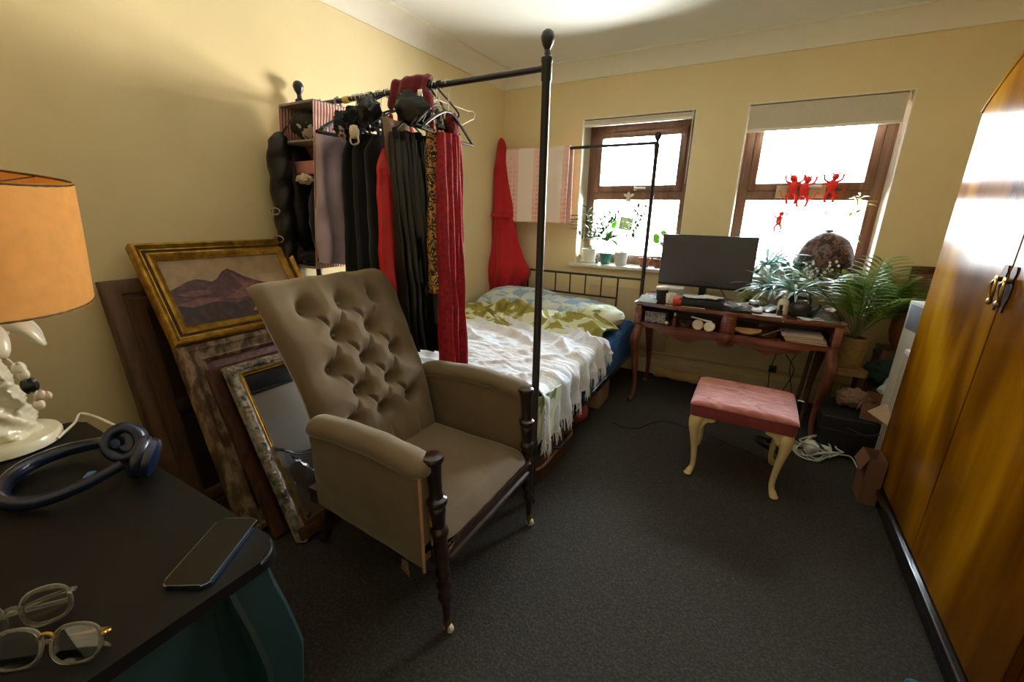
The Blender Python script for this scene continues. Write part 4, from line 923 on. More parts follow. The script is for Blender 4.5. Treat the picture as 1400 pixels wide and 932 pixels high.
# --- lamp
M['ceramic'] = mat('cream_ceramic', srgb(226, 222, 200), .3, var=.04, coat=.3)
M['shade'] = sheer_mat('orange_linen_shade', srgb(238, 188, 108), .45, rough=.9, var=.06, scale=30)
LX, LY = .700, .195
lamp = thing('table_lamp', 'white ceramic table lamp with twisted column and orange fabric shade', 'lamp', (LX, LY, ZC))
b = B(); b.lathe([(.090, 0), (.096, .004), (.097, .018), (.093, .027), (.084, .030), (0, .030)], 40, (LX, LY, ZC + .001)); b.build('base', M['ceramic'], lamp)
def tw(k, t): return 1 + .11 * sin(2 * pi * (k * 6 + t * 4.5)) + .05 * sin(2 * pi * (k * 6 - t * 14))
b = B(); b.lathe([(.060 - .024 * ss(0, .9, i / 40) - .004 * i / 40, .028 + .245 * i / 40) for i in range(41)], 60, (LX, LY, ZC), mod=tw); b.build('column', M['ceramic'], lamp, ang=80)
b = B()
for k in range(8):
    a = 2 * pi * k / 8 + .2; d = Vector((cos(a), sin(a), 0)); c0 = Vector((LX, LY, ZC + .265))
    P = bez([c0 + d * .02, c0 + d * .055 + Vector((0, 0, .040)), c0 + d * .092 + Vector((0, 0, .026)), c0 + d * .118 + Vector((0, 0, -.020))], 12)
    b.tube(P, [.014, .018, .022, .025, .027, .028, .028, .027, .026, .024, .021, .016, .007], 12, flat=.6)
b.build('leaf_crown', M['ceramic'], lamp, ang=70)
b = B(); b.tube([(LX, LY, ZC + .27), (LX, LY, ZC + .40)], .012, 12); b.build('lamp_neck', M['ceramic'], lamp)
b = B(); b.lathe([(.013, 0), (.013, .05), (.016, .055), (.03, .075), (.034, .10), (.026, .125), (0, .14)], 16, (LX, LY, ZC + .40)); b.build('bulb', mat('frosted_bulb', srgb(236, 232, 222), .4), lamp)
SH = LRS((LX - .012, LY, 1.142), 0, 0, radians(7)) @ Matrix.Rotation(radians(-3), 4, 'X')
b = B(SH); b.lathe([(.222, .0), (.224, .0), (.2235, .012), (.222, .14), (.2185, .272), (.218, .278), (.216, .278), (.2195, .14), (.221, .012), (.222, .0)], 64); sh = b.build('lamp_shade', M['shade'], lamp)
b = B(SH)
for z, r in ((.003, .2225), (.275, .217)): b.tube([(r * cos(2 * pi * k / 48), r * sin(2 * pi * k / 48), z) for k in range(48)], .0028, 6, closed=True)
for k in range(3): a = 2 * pi * k / 3; b.tube([(.216 * cos(a), .216 * sin(a), .272), (.02 * cos(a), .02 * sin(a), .235)], .0018, 5)
b.build('shade_ring', M['gilt_dark'], sh)
t = thing('charm_string', 'little string of cream flower charms and a dark bead hanging on the lamp column', 'ornament', (LX + .05, LY + .05, ZC + .12))
b = B(); cxm, cym = LX + .058, LY + .046; b.tube(bez([(cxm - .015, cym - .02, ZC + .25), (cxm, cym, ZC + .20), (cxm + .006, cym + .01, ZC + .12)], 10), .002, 5); b.build('thread', M['ceramic'], t)
for k, (dx, dy, dz, r, mm) in enumerate(((0, 0, .20, .012, 'ceramic'), (.002, .004, .185, .010, 'ceramic'), (.004, .008, .155, .014, 'black'), (.008, .018, .128, .010, 'creamlace'), (.006, .030, .122, .008, 'creamlace'), (.006, .012, .105, .010, 'ceramic'))):
    b = B(); b.ball((cxm + dx, cym + dy, ZC + dz), (r, r, r * 1.25), 12, 8, fn=lambda d: 1 + .2 * sin(5 * atan2(d.y, d.x))); b.build('charm', M[mm], t)
b = B(); b.tube(bez([(LX + .07, LY + .07, ZC + .010), (LX + .03, LY + .115, ZC + .022), (.70, .335, ZC + .03), (.80, .355, ZC + .022), (.885, .372, ZC - .02), (.93, .378, ZC - .25), (.95, .385, .3)], 40), .0032, 8)
single('lamp_cable', b, M['ceramic'], 'white lamp cable looping over the far edge of the chest', 'cable')
# --- headphones
M['bluepl'] = mat('navy_blue_plastic', srgb(10, 28, 58), .28, var=.12, coat=.5)
hp = thing('headphones', 'dark blue over-ear headphones lying on the black chest top', 'headphones', (1.03, .21, ZC))
band = bez([(1.025, .300, ZC + .055), (.955, .290, ZC + .040), (.895, .245, ZC + .024), (.895, .185, ZC + .018), (.945, .140, ZC + .016), (1.02, .125, ZC + .016), (1.085, .155, ZC + .020), (1.120, .215, ZC + .034), (1.130, .275, ZC + .050)], 44)
b = B(); b.tube(band, [.009 + .004 * sin(pi * k / 44) for k in range(45)], 10, flat=1.25); b.build('headband', M['bluepl'], hp)
for (x, y, rz, tl) in ((1.015, .322, .55, .35), (1.135, .318, -.35, -.25)):
    Mc = LRS((x, y, ZC + .046), rz, pi / 2 - .35, 0) @ Matrix.Rotation(tl, 4, 'Y')
    b = B(Mc); b.lathe([(0, -.016), (.030, -.016), (.040, -.010), (.042, -.002), (.040, .004), (0, .004)], 30); cup = b.build('ear_cup', M['bluepl'], hp)
    b = B(Mc); b.tube([(.030 * cos(a), .034 * sin(a), .013) for a in [2 * pi * k / 30 for k in range(30)]], .0125, 12, closed=True); b.build('ear_pad', mat('blue_leatherette_%d' % int(x * 100), srgb(10, 24, 50), .35, bmp=.1, coat=.2), cup)
b = B(LRS((1.098, .232, ZC + .028), .9)); b.box(-.008, .008, -.012, .012, -.010, .014, .003); b.build('slider', mat('bright_blue_plastic', srgb(40, 110, 160), .3, coat=.4), hp)
b = B(); b.ball((1.125, .250, ZC + .030), .004, 8, 6); b.build('hinge_pin', M['chrome'], hp)
# --- phone
ph = thing('smartphone', 'black smartphone lying near the rounded corner of the chest top', 'phone', (1.485, .265, ZC))
Mp = LRS((1.487, .268, ZC + .001), radians(-58))
b = B(Mp); b.prism(roundrect(-.076, .076, -.036, .036, .011, 6), 0, .0085); 
es = [e for e in b.bm.edges if abs(e.verts[0].co.z - e.verts[1].co.z) < 1e-6]
bmesh.ops.bevel(b.bm, geom=es, offset=.0022, segments=3, affect='EDGES'); b.build('phone_body', mat('blue_reflection_rim', srgb(120, 140, 180), .15, 1), ph)  # rim coloured blue to imitate a bluish reflection along the edge
b = B(Mp); b.prism(roundrect(-.0745, .0745, -.0345, .0345, .010, 6), .0084, .0089); b.build('screen', mat('dark_glass', srgb(12, 12, 13), .2, spec=.2), ph)
# --- spectacles
M['clear'] = mat('clear_acetate', srgb(214, 206, 186), .08, var=.05, trans=.92, coat=.3)
M['lens'] = pane_mat('spectacle_lens', (.95, .96, .95), 1.5)
sp = thing('spectacles', 'clear-framed spectacles with gold bridge folded on the chest corner', 'spectacles', (1.45, .06, ZC))
Ms = LRS((1.500, .064, ZC + .024), radians(38), radians(68))
def ringpts(cx_, r1, r2): return [(cx_ + r1 * (abs(cos(a)) ** .8) * (1 if cos(a) > 0 else -1), r2 * (abs(sin(a)) ** .8) * (1 if sin(a) > 0 else -1), 0) for a in [2 * pi * k / 36 for k in range(36)]]
for cx_ in (-.034, .034):
    b = B(Ms); b.tube(ringpts(cx_, .028, .024), .0026, 8, closed=True); rm = b.build('rim', M['clear'], sp)
    b = B(Ms); P = [(cx_ + .027 * cos(a), .023 * sin(a)) for a in [2 * pi * k / 28 for k in range(28)]]; b.prism(P, -.0008, .0008); b.build('lens', M['lens'], rm)
b = B(Ms); b.tube(bez([(-.009, .010, 0), (-.004, .016, .002), (.004, .016, .002), (.009, .010, 0)], 10), .0022, 8); b.build('bridge', M['brass'], sp)
for s in (-1, 1):
    b = B(Ms); b.tube(bez([(s * .062, .008, 0), (s * .066, .008, -.008), (s * .050, .004, -.016 - .004 * s), (0, -.004, -.020 - .004 * s), (-s * .045, -.010, -.022 - .004 * s), (-s * .062, -.022, -.024 - .003 * s)], 22), .0026, 8); b.build('temple', M['clear'] if s < 0 else M['brass'], sp)
    b = B(Ms); b.ball((s * .064, .008, -.001), .0035, 8, 6); b.build('hinge', M['brass'], sp)
sp2 = thing('spectacles', 'second pair of pale rounded spectacles standing behind the gold-bridged pair', 'spectacles', (1.38, .07, ZC))
Ms = LRS((1.412, .055, ZC + .03), radians(65), radians(80))
for cx_ in (-.032, .032):
    b = B(Ms); b.tube(ringpts(cx_, .024, .026), .0030, 8, closed=True); rm = b.build('rim', M['clear'], sp2)
    b = B(Ms); b.prism([(cx_ + .023 * cos(a), .025 * sin(a)) for a in [2 * pi * k / 28 for k in range(28)]], -.0008, .0008); b.build('lens', M['lens'], rm)
b = B(Ms); b.tube(bez([(-.010, .008, 0), (0, .013, .002), (.010, .008, 0)], 8), .003, 8); b.build('bridge', M['clear'], sp2)
for s in (-1, 1):
    b = B(Ms); b.tube(bez([(s * .056, .008, 0), (s * .058, .006, -.010), (s * .02, .0, -.018 - .003 * s), (-s * .05, -.012, -.020 - .003 * s)], 16), .003, 8); b.build('temple', M['clear'], sp2)
# ================================================================ desk
M['deskwood'] = wood('red_brown_mahogany', srgb(78, 40, 28), srgb(142, 84, 62), 'X', rough=.25, coat=.5)
M['deskleg'] = wood('red_brown_mahogany_leg', srgb(76, 38, 28), srgb(134, 78, 58), 'Z', rough=.28, coat=.5)
DX0, DX1, DY0, DY1, DZ = 1.535, 2.725, 2.985, 3.50, .762
desk = thing('writing_desk', 'red-brown mahogany writing desk with open compartments and curved apron under the windows', 'desk', (2.13, 3.24, 0))
def fy(x):  # serpentine front
    t = (x - DX0) / (DX1 - DX0); return DY0 + .030 * (1 - cos(4 * pi * t)) * .5 * (-1) + .030 + .03 * exp(-((t - .5) / .05) ** 2) * -1
xs = [DX0 + (DX1 - DX0) * k / 60 for k in range(61)]
def slab(b, z0, z1, e=0.0, y1=DY1):
    poly = [(x, fy(x) - e) for x in [DX0 - e] + xs[1:-1] + [DX1 + e]] + [(DX1 + e, y1 + e * .2), (DX0 - e, y1 + e * .2)]
    b.prism(poly, z0, z1)
b = B(); slab(b, DZ - .024, DZ - .008, .004); slab(b, DZ - .010, DZ, .014); b.build('desk_top', M['deskwood'], desk, ang=35)
b = B(); slab(b, .604, .618, -.004); b.build('compartment_floor', M['deskwood'], desk, ang=35)
def apz(x):
    t = (x - DX0) / (DX1 - DX0); s = abs(t - .5) * 2
    Q = [(0, .530), (.06, .534), (.10, .556), (.20, .552), (.40, .522), (.62, .548), (.80, .585), (1.01, .590)]
    for (a, fa), (b_, fb) in zip(Q, Q[1:]):
        if s <= b_: return lerp(fa, fb, ss(a, b_, s))
    return .590
b = B(); N = 120; F = []
for k in range(N + 1):
    x = lerp(DX0 + .035, DX1 - .035, k / N); y = fy(x) + .004; F.append([b.v((x, y, .606)), b.v((x, y, apz(x))), b.v((x, y + .020, apz(x))), b.v((x, y + .020, .606))])
for a, q in zip(F, F[1:]):
    for i in range(4): b.f([a[i], a[(i + 1) % 4], q[(i + 1) % 4], q[i]])
b.f(F[0]); b.f(F[-1][::-1]); b.build('apron', M['deskwood'], desk, ang=40)
for x0, x1 in ((DX0, DX0 + .042), (DX1 - .042, DX1)):
    b = B(); b.box(x0, x1, DY0 + .002, DY1, .565, DZ - .02, .005); b.build('side_panel', M['deskwood'], desk)
b = B(); b.box(DX0 + .03, DX1 - .03, DY1 - .018, DY1, .58, DZ - .02); b.build('back_panel', M['deskwood'], desk)
xm = (DX0 + DX1) / 2
b = B(); b.lathe([(.030, .535), (.046, .545), (.050, .58), (.048, .65), (.050, .70), (.046, DZ - .02)], 24, (xm, fy(xm) + .048, 0)); b.box(xm - .02, xm + .02, fy(xm) + .05, DY1 - .01, .61, DZ - .02); b.build('centre_divider', M['deskwood'], desk)
for x in (1.83, 2.42):
    b = B(); b.ball((x, fy(x) - .012, .726 + .02), .006, 8, 6); b.build('knob', M['brass'], desk)
def cab_leg(x, y, sx, sy):
    path = [(0, 0, .60, .030), (.006, .010, .54, .033), (.014, .018, .49, .034), (.010, .014, .42, .029), (-.002, .002, .30, .022), (-.010, -.006, .18, .0175), (-.010, -.004, .10, .0155), (-.002, .004, .055, .0155), (.006, .012, .035, .019)]
    P = bez([(x + sx * a, y - sy * b_, z) for a, b_, z, r in path], 40); rs = [interp([(k / 8, path[k][3]) for k in range(9)], i / 40) for i in range(41)]
    b = B(); b.tube(P, rs, 12); lg = b.build('leg', M['deskleg'], desk, ang=60)
    b = B(); b.ball((P[-1].x, P[-1].y, .0185), (.019, .019, .018), 14, 9); b.build('castor', M['brass'], lg)
cab_leg(DX0 + .03, DY0 + .028, -1, 1); cab_leg(DX1 - .03, DY0 + .028, 1, 1); cab_leg(DX0 + .03, DY1 - .03, -1, 0); cab_leg(DX1 - .03, DY1 - .03, 1, 0)
# ---------------------------------------------------------------- monitor
M['scr'] = mat('dark_screen', srgb(62, 60, 62), .32, var=.05, spec=.6)
mo = thing('monitor', 'large flat black computer monitor standing on the desk between the windows', 'monitor', (1.90, 3.40, DZ))
Mm = LRS((1.905, 3.400, 0), radians(-3))
b = B(Mm); b.box(-.315, .315, -.010, .012, .842, 1.215, .004); b.box(-.22, .22, .012, .045, .90, 1.12, .015); b.build('housing', M['blackmatt'], mo)
b = B(Mm); b.box(-.309, .309, -.0115, -.009, .858, 1.209); b.build('screen', M['scr'], mo, smooth=False)
b = B(Mm); b.box(-.025, .025, .03, .05, .775, .98, .005); st_ = b.build('stand_neck', M['blackmatt'], mo)
b = B(Mm); b.prism(roundrect(-.12, .12, -.07, .10, .03), DZ + .001, DZ + .012); b.build('stand_base', mat('pale_grey_plastic', srgb(190, 194, 198), .4), mo)
# ---------------------------------------------------------------- things on the desk
M['paper'] = mat('white_paper', srgb(226, 230, 234), .7, var=.03)
M['bluewhite'] = mat('pale_blue_tissue', srgb(204, 222, 234), .7, var=.06, scale=14, bmp=.1)
M['silver'] = mat('silver_foil', (.72, .76, .80), .28, .8, var=.1, scale=30, bmp=.3)
def T(x, y): return (x, y, DZ)
def cloth_pile(name, label, cat, x, y, sx, sy, h, m, seed, group=None, rz=0):
    b = B(LRS((x, y, DZ + .002), rz))
    def g(u, v):
        X = (u - .5) * 2; Y = (v - .5) * 2; e = max(0, 1 - abs(X) ** 3) * max(0, 1 - abs(Y) ** 3)
        return (X * sx + .01 * nz(Y * 3, seed), Y * sy + .01 * nz(X * 3, seed + 5), .003 + e * h * (.55 + .5 * nz(X * 1.6, Y * 1.6, seed)) + e * .35 * h * (1 - abs(sin(5 * X + 3 * Y + seed))) ** 2)
    b.cloth(g, 34, 26, .0025); return single(name, b, m, label, cat, group)
cloth_pile('tissue_pack', 'pale blue tissue paper spilling over the left corner of the desk', 'tissue', 1.60, 3.055, .062, .058, .055, M['bluewhite'], 1)
t = thing('tumbler', 'black insulated tumbler with a cream lid at the left end of the desk', 'cup', T(1.685, 3.085))
b = B(); b.lathe([(.030, .001), (.034, .004), (.041, .088), (.041, .094), (.037, .094), (.037, .09), (0, .09)], 28, T(1.685, 3.085)); b.build('tumbler_body', M['blackmatt'], t)
b = B(); b.lathe([(.043, .092), (.044, .098), (.043, .107), (.036, .110), (0, .110)], 28, T(1.685, 3.085)); b.build('lid', M['creamlace'], t)
t = thing('mug', 'white mug standing beside the black tumbler', 'mug', T(1.745, 3.08))
b = B(); b.lathe([(.026, .001), (.030, .004), (.033, .07), (.031, .072), (.028, .07), (.026, .010), (0, .008)], 26, T(1.747, 3.075)); b.build('mug_body', M['white'], t)
b = B(); b.tube(bez([(1.747, 3.043, DZ + .06), (1.745, 3.022, DZ + .052), (1.745, 3.022, DZ + .03), (1.747, 3.046, DZ + .018)], 14), .0045, 8); b.build('mug_handle', M['white'], t)
t = thing('storage_tub', 'translucent white plastic tub behind the black tumbler', 'tub', T(1.72, 3.19))
b = B(); b.prism(roundrect(1.66, 1.80, 3.15, 3.25, .02), DZ + .001, DZ + .085); b.build('tub_body', mat('cloudy_plastic', srgb(206, 212, 210), .35, trans=.2), t)
b = B(); b.prism(roundrect(1.653, 1.807, 3.143, 3.257, .024), DZ + .085, DZ + .095); b.build('tub_lid', M['paper'], t)
t = thing('hair_claw', 'small orange-red hair claw between the mug and the black box', 'hair clip', T(1.80, 3.06))
b = B()
for s in (-1, 1):
    b.cloth(lambda u, v, s=s: (1.797 + (u - .5) * .052, 3.06 + s * (.004 + .018 * sin(v * 2.4)), DZ + .058 - .055 * v + .002 * cos(u * 40) * v), 18, 8, .003)
b.build('claw', mat('red_plastic', srgb(206, 66, 38), .3, coat=.3), t)
b = B(); b.tube([(1.775, 3.06, DZ + .058), (1.82, 3.06, DZ + .058)], .003, 8); b.build('spring_pin', M['steel'], t)
t = thing('black_case', 'long black box along the front of the desk covered with pale papers', 'box', T(1.93, 3.07))
b = B(LRS((1.945, 3.085, DZ + .001), -.06)); b.box(-.135, .135, -.05, .05, 0, .050, .004); b.build('case_body', M['blackmatt'], t)
b = B(LRS((1.945, 3.085, DZ + .001), -.06)); b.box(-.137, .137, -.052, .052, .038, .041, .001); b.build('lid_seam', M['black'], t)
def sheet(label, x, y, z, sx, sy, rz, m, seed, curl=.01, nm='paper_sheet', grp='loose papers on the desk'):
    b = B(LRS((x, y, z), rz)); b.cloth(lambda u, v: ((u - .5) * sx, (v - .5) * sy, curl * (1.1 + nz(u * 3, v * 3, seed)) + curl * 1.2 * (u - .5) ** 2 * 2), 14, 14, .0012)
    return single(nm, b, m, label, 'paper', grp)
sheet('pale blue leaflet draped over the left half of the long black box', 1.90, 3.085, DZ + .053, .14, .10, .3, M['bluewhite'], 1, .008)
sheet('white leaflet lying crumpled over the right half of the long black box', 2.01, 3.09, DZ + .053, .12, .09, -.4, M['paper'], 2, .012)
sheet('white paper lying flat in front of the plant pot on the right of the desk', 2.33, 3.03, DZ + .001, .16, .10, .1, M['paper'], 3, .003)
sheet('silvery wrapper lying in the middle of the desk', 2.165, 3.11, DZ + .001, .13, .12, .5, M['silver'], 4, .012, 'foil_wrapper')
sheet('creased pale blue envelope behind the small dark jar', 2.30, 3.20, DZ + .001, .20, .12, -.3, M['bluewhite'], 5, .016, 'envelope')
sheet('silver-blue film piled behind the round tin', 2.31, 3.12, DZ + .003, .17, .10, .6, M['silver'], 6, .018, 'foil_wrapper')
sheet('creased white receipt lying between the foil wrapper and the dark jar', 2.20, 3.19, DZ + .004, .13, .08, .9, M['paper'], 7, .014)
sheet('pale blue leaflet lying behind the teapot at the right of the desk', 2.42, 3.23, DZ + .004, .16, .11, -.2, M['bluewhite'], 8, .018)
sheet('white folded letter poking out under the glass bowl', 2.56, 3.04, DZ + .001, .12, .08, .4, M['paper'], 9, .004)
sheet('silver-white wrapper heaped on the keyboard', 2.13, 3.075, DZ + .022, .10, .07, .2, M['silver'], 10, .010, 'foil_wrapper')
t = thing('pencil', 'pale wooden ruler along the front edge of the desk', 'ruler', T(1.90, 2.995)); b = B(LRS((1.905, 3.008, DZ + .001), -.03)); b.box(-.075, .075, -.008, .008, 0, .003, .0008); b.build('ruler_blade', M['creamlace'], t)
b = B(LRS((1.905, 3.008, DZ + .001), -.03)); b.box(-.075, .075, -.008, -.0065, .0028, .0034); b.build('steel_edge', M['steel'], t)
t.name = 'ruler'; ROOT['ruler'] = Matrix.Translation(t.location)
# headset / sunglasses lying before the monitor
t = thing('sunglasses', 'black sunglasses lying in front of the monitor', 'sunglasses', T(2.0, 3.19))
Ms2 = LRS((2.00, 3.20, DZ + .03), -.1, radians(75))
for cx_ in (-.034, .034): b = B(Ms2); b.prism([(cx_ + p[0] - 0 * cx_, p[1]) for p in [(.029 * cos(a), .022 * sin(a)) for a in [2 * pi * k / 24 for k in range(24)]]], -.0015, .0015); b.build('dark_lens', M['scr'], t)
b = B(Ms2); b.tube([(-.066, .012, 0), (-.03, .020, 0), (0, .012, 0), (.03, .020, 0), (.066, .012, 0)], .0045, 8); b.build('brow_bar', M['blackmatt'], t)
for s in (-1, 1): b = B(Ms2); b.tube(bez([(s * .066, .012, 0), (s * .070, .010, -.06), (s * .066, -.012, -.13)], 10), .003, 8); b.build('temple', M['blackmatt'], t)
b = B(); b.tube(bez([(1.86, 3.36, DZ + .09), (1.84, 3.335, DZ + .115), (1.88, 3.325, DZ + .135), (1.96, 3.322, DZ + .13), (2.03, 3.322, DZ + .095), (2.07, 3.32, DZ + .045), (2.10, 3.29, DZ + .006), (2.16, 3.25, DZ + .005)], 40), .0035, 8)
single('black_cable', b, M['blackmatt'], 'black cable arching in front of the monitor screen', 'cable')
t = thing('keyboard', 'slim black keyboard lying in front of the monitor to the right of the black box', 'keyboard', T(2.13, 3.05))
Mk = LRS((2.16, 3.06, DZ + .001), -.05); b = B(Mk); b.box(-.085, .085, -.035, .035, 0, .014, .004); b.build('keyboard_body', M['blackmatt'], t)
b = B(Mk)
for i in range(10):
    for j in range(4): b.box(-.079 + i * .016, -.079 + i * .016 + .0135, -.031 + j * .016, -.031 + j * .016 + .0135, .0138, .018, .001, 1)
b.build('keys', M['scr'], t)
t = thing('jar', 'small dark brown jar with a grey lid on the right half of the desk', 'jar', T(2.31, 3.16))
b = B(); b.lathe([(.030, .001), (.033, .004), (.033, .045), (.028, .05), (0, .05)], 24, T(2.255, 3.15)); b.build('jar_body', mat('brown_glass', srgb(44, 22, 18), .15, coat=.5), t)
b = B(); b.lathe([(.031, .048), (.032, .052), (.032, .062), (.029, .065), (0, .065)], 24, T(2.255, 3.15)); b.build('jar_lid', M['silver'], t)
t = thing('tin', 'round white-lidded tin with a black band near the front of the desk', 'tin', T(2.28, 3.05))
b = B(); b.lathe([(.028, .001), (.030, .003), (.030, .020), (0, .020)], 26, T(2.275, 3.04)); b.build('tin_body', M['blackmatt'], t)
b = B(); b.lathe([(.032, .019), (.033, .022), (.031, .031), (0, .033)], 26, T(2.275, 3.04)); b.build('tin_lid', M['paper'], t)
t = thing('pump_bottle', 'cream pump bottle on the right half of the desk', 'bottle', T(2.415, 3.12))
b = B(); b.lathe([(.028, .001), (.032, .005), (.032, .075), (.026, .09), (.012, .098), (.012, .108), (0, .108)], 26, T(2.415, 3.125)); b.build('bottle_body', M['ceramic'], t)
b = B(); b.lathe([(.013, .105), (.013, .118), (.005, .120), (.005, .135), (.012, .137), (.012, .147), (0, .148)], 18, T(2.415, 3.125)); b.box(2.395, 2.415, 3.07, 3.125, DZ + .139, DZ + .147, .002); b.build('pump_head', M['paper'], t)
t = thing('bottle', 'tiny black bottle just in front of the cream pump bottle', 'bottle', T(2.40, 3.05))
b = B(); b.lathe([(.013, .001), (.015, .003), (.015, .036), (.008, .042), (.008, .046), (0, .046)], 18, T(2.40, 3.045)); b.build('bottle_body', M['black'], t)
b = B(); b.lathe([(.010, .045), (.010, .070), (.007, .073), (0, .073)], 16, T(2.40, 3.045)); b.build('bottle_cap', M['blackmatt'], t)
t = thing('teapot', 'round black teapot on the right half of the desk', 'teapot', T(2.50, 3.10))
b = B(); b.ball((2.505, 3.10, DZ + .052), (.062, .062, .052), 28, 16); b.lathe([(.035, .001), (.036, .008), (.03, .014)], 24, T(2.505, 3.10)); b.build('teapot_body', mat('black_stoneware', srgb(16, 16, 17), .38, coat=.2, bmp=.05), t)
b = B(); b.lathe([(.034, .096), (.030, .104), (.010, .110), (.007, .114), (.011, .122), (.009, .128), (0, .129)], 22, T(2.505, 3.10)); b.build('teapot_lid', M['black'], t)
b = B(); b.tube(bez([(2.555, 3.09, DZ + .045), (2.585, 3.08, DZ + .06), (2.602, 3.075, DZ + .09)], 10), [.016, .015, .014, .013, .012, .011, .010, .009, .009, .009, .010], 10); b.build('spout', M['black'], t)
b = B(); b.tube(bez([(2.46, 3.12, DZ + .09), (2.48, 3.11, DZ + .150), (2.53, 3.09, DZ + .150), (2.55, 3.08, DZ + .088)], 16), .005, 8); b.build('pot_handle', M['black'], t)
t = thing('glass_bowl', 'clear glass bowl upside down at the right end of the desk', 'bowl', T(2.64, 3.09))
M['bowlglass'] = pane_mat('bowl_glass', (.86, .90, .86), 1.5, .05)
b = B(); b.lathe([(.082, .001), (.084, .004), (.080, .025), (.062, .048), (.035, .060), (.02, .062), (.02, .068), (0, .068)], 32, T(2.635, 3.10)); b.build('bowl_shell', M['bowlglass'], t)
b = B(); b.lathe([(.083, .0008), (.086, .003), (.083, .006)], 32, T(2.635, 3.10)); b.build('bowl_rim', mat('pale_glass_rim', srgb(190, 200, 190), .1, trans=.4), t)
t = thing('cloth_flower', 'small white fabric flower lying on the upturned glass bowl', 'flower', T(2.64, 3.09))
b = B()
for k in range(6): a = 2 * pi * k / 6; b.ball((2.648 + .016 * cos(a), 3.055 + .012 * sin(a), DZ + .070 + .006 * sin(a * 2)), (.013, .010, .006), 10, 6)
b.build('petals', M['paper'], t)
b = B(); b.ball((2.648, 3.055, DZ + .076), .006, 8, 6); b.build('flower_centre', M['creamlace'], t)
# ---------------------------------------------------------------- things in the compartments
zc = .619
t = thing('patterned_box', 'silver-grey patterned tin in the left end of the desk compartment', 'box', (1.67, 3.08, zc))
b = B(); b.box(1.595, 1.735, 3.035, 3.13, zc, zc + .062, .004); b.build('tin_body', ramp_mat('silver_scroll', [(.40, srgb(150, 150, 146)), (.48, srgb(60, 62, 60)), (.56, srgb(170, 168, 160)), (.66, srgb(80, 82, 80))], scale=20, rough=.35, const=True, detail=2, dist=2), t)
b = B(); b.box(1.593, 1.737, 3.033, 3.132, zc + .062, zc + .078, .004); b.build('tin_lid', mat('pewter', srgb(130, 128, 122), .35, .6), t)
t = thing('bottle', 'slim bottle standing in the left desk compartment', 'bottle', (1.79, 3.06, zc))
b = B(); b.lathe([(.013, 0), (.015, .002), (.015, .05), (.007, .058), (.007, .066), (0, .066)], 16, (1.795, 3.05, zc)); b.build('bottle_body', mat('amber_glass', srgb(110, 50, 40), .2), t)
b = B(); b.lathe([(.009, .064), (.009, .086), (0, .087)], 14, (1.795, 3.05, zc)); b.build('bottle_cap', M['creamlace'], t)
t = thing('dish', 'shallow glass dish in the left desk compartment', 'dish', (1.87, 3.05, zc)); b = B(); b.lathe([(.03, 0), (.034, .002), (.050, .030), (.047, .030), (.032, .006), (0, .005)], 26, (1.868, 3.06, zc)); b.build('dish_bowl', mat('grey_glass', srgb(120, 112, 104), .2, trans=.3), t)
b = B(); b.lathe([(.0475, .029), (.051, .031), (.0475, .033)], 26, (1.868, 3.06, zc)); b.build('dish_rim', M['pewter'] if 'pewter' in M else M['steel'], t)
b = B(LRS((1.75, 3.022, zc + .014))); b.ball((0, 0, 0), (.014, .012, .013), 12, 8); single('pebble', b, M['creamlace'], 'small cream pebble at the front of the left desk compartment', 'pebble')
for k, (x, y, rz) in enumerate(((1.950, 3.020, .2), (2.022, 3.008, -.2))):
    Mz = LRS((x, y, zc + .030), rz, radians(62)); t = thing('powder_compact', ('round cream powder compact tilted in the desk compartment, the left of two', 'round cream powder compact tilted in the desk compartment, next to the centre divider')[k], 'compact', (x, y, zc), 'powder compacts in the desk')
    b = B(Mz); b.lathe([(0, -.006), (.032, -.006), (.035, -.002), (.034, .005), (.026, .008), (0, .009)], 28); b.build('compact_case', M['creamlace'], t)
    b = B(Mz); b.lathe([(.034, -.004), (.0365, -.001), (.034, .002)], 28); b.build('compact_rim', M['brass'], t)
t = thing('hair_brush', 'long thin silver-handled brush lying across the left desk compartment', 'brush', (1.97, 3.07, zc))
b = B(); b.tube([(1.90, 3.04, zc + .075), (1.97, 3.03, zc + .066), (2.03, 3.02, zc + .058)], [.005, .006, .009], 10); b.build('brush_handle', M['silver'], t)
b = B(); b.ball((2.045, 3.02, zc + .054), (.022, .010, .007), 12, 8); b.build('brush_head', M['blackmatt'], t)
t = thing('dish', 'yellow leaf-shaped dish in the right desk compartment', 'dish', (2.245, 3.03, zc)); b = B(LRS((2.245, 3.030, zc + .001), .08, radians(14)))
b.cloth(lambda u, v: ((u - .5) * .15, (v - .5) * .075 * max(.05, sin(pi * (u * .94 + .03))) ** .7, .008 + .05 * (v - .5) ** 2 * 2 + .06 * (u - .5) ** 2), 24, 12, .004); b.build('leaf_dish', mat('ochre_ceramic', srgb(196, 152, 80), .3, coat=.3), t)
b = B(LRS((2.245, 3.030, zc + .001), .08, radians(14))); b.tube([((k / 10 - .5) * .13, 0, .013 + .06 * (k / 10 - .5) ** 2) for k in range(11)], .0018, 5); b.build('leaf_vein', M['gilt_dark'], t)
t = thing('paint_brush', 'wooden paint brush leaning in the right desk compartment', 'brush', (2.40, 3.06, zc)); b = B(); b.tube([(2.33, 3.02, zc + .014), (2.45, 3.05, zc + .075)], [.006, .004], 8); b.build('brush_stick', M['creamlace'] if False else wood('pale_stick', srgb(110, 76, 60), srgb(150, 112, 90), 'X'), t)
b = B(); b.tube([(2.318, 3.017, zc + .008), (2.33, 3.02, zc + .014)], [.003, .008], 8); b.build('bristles', M['blackmatt'], t)
t = thing('wooden_box', 'small open wooden box near the middle of the right desk compartment', 'box', (2.35, 3.06, zc))
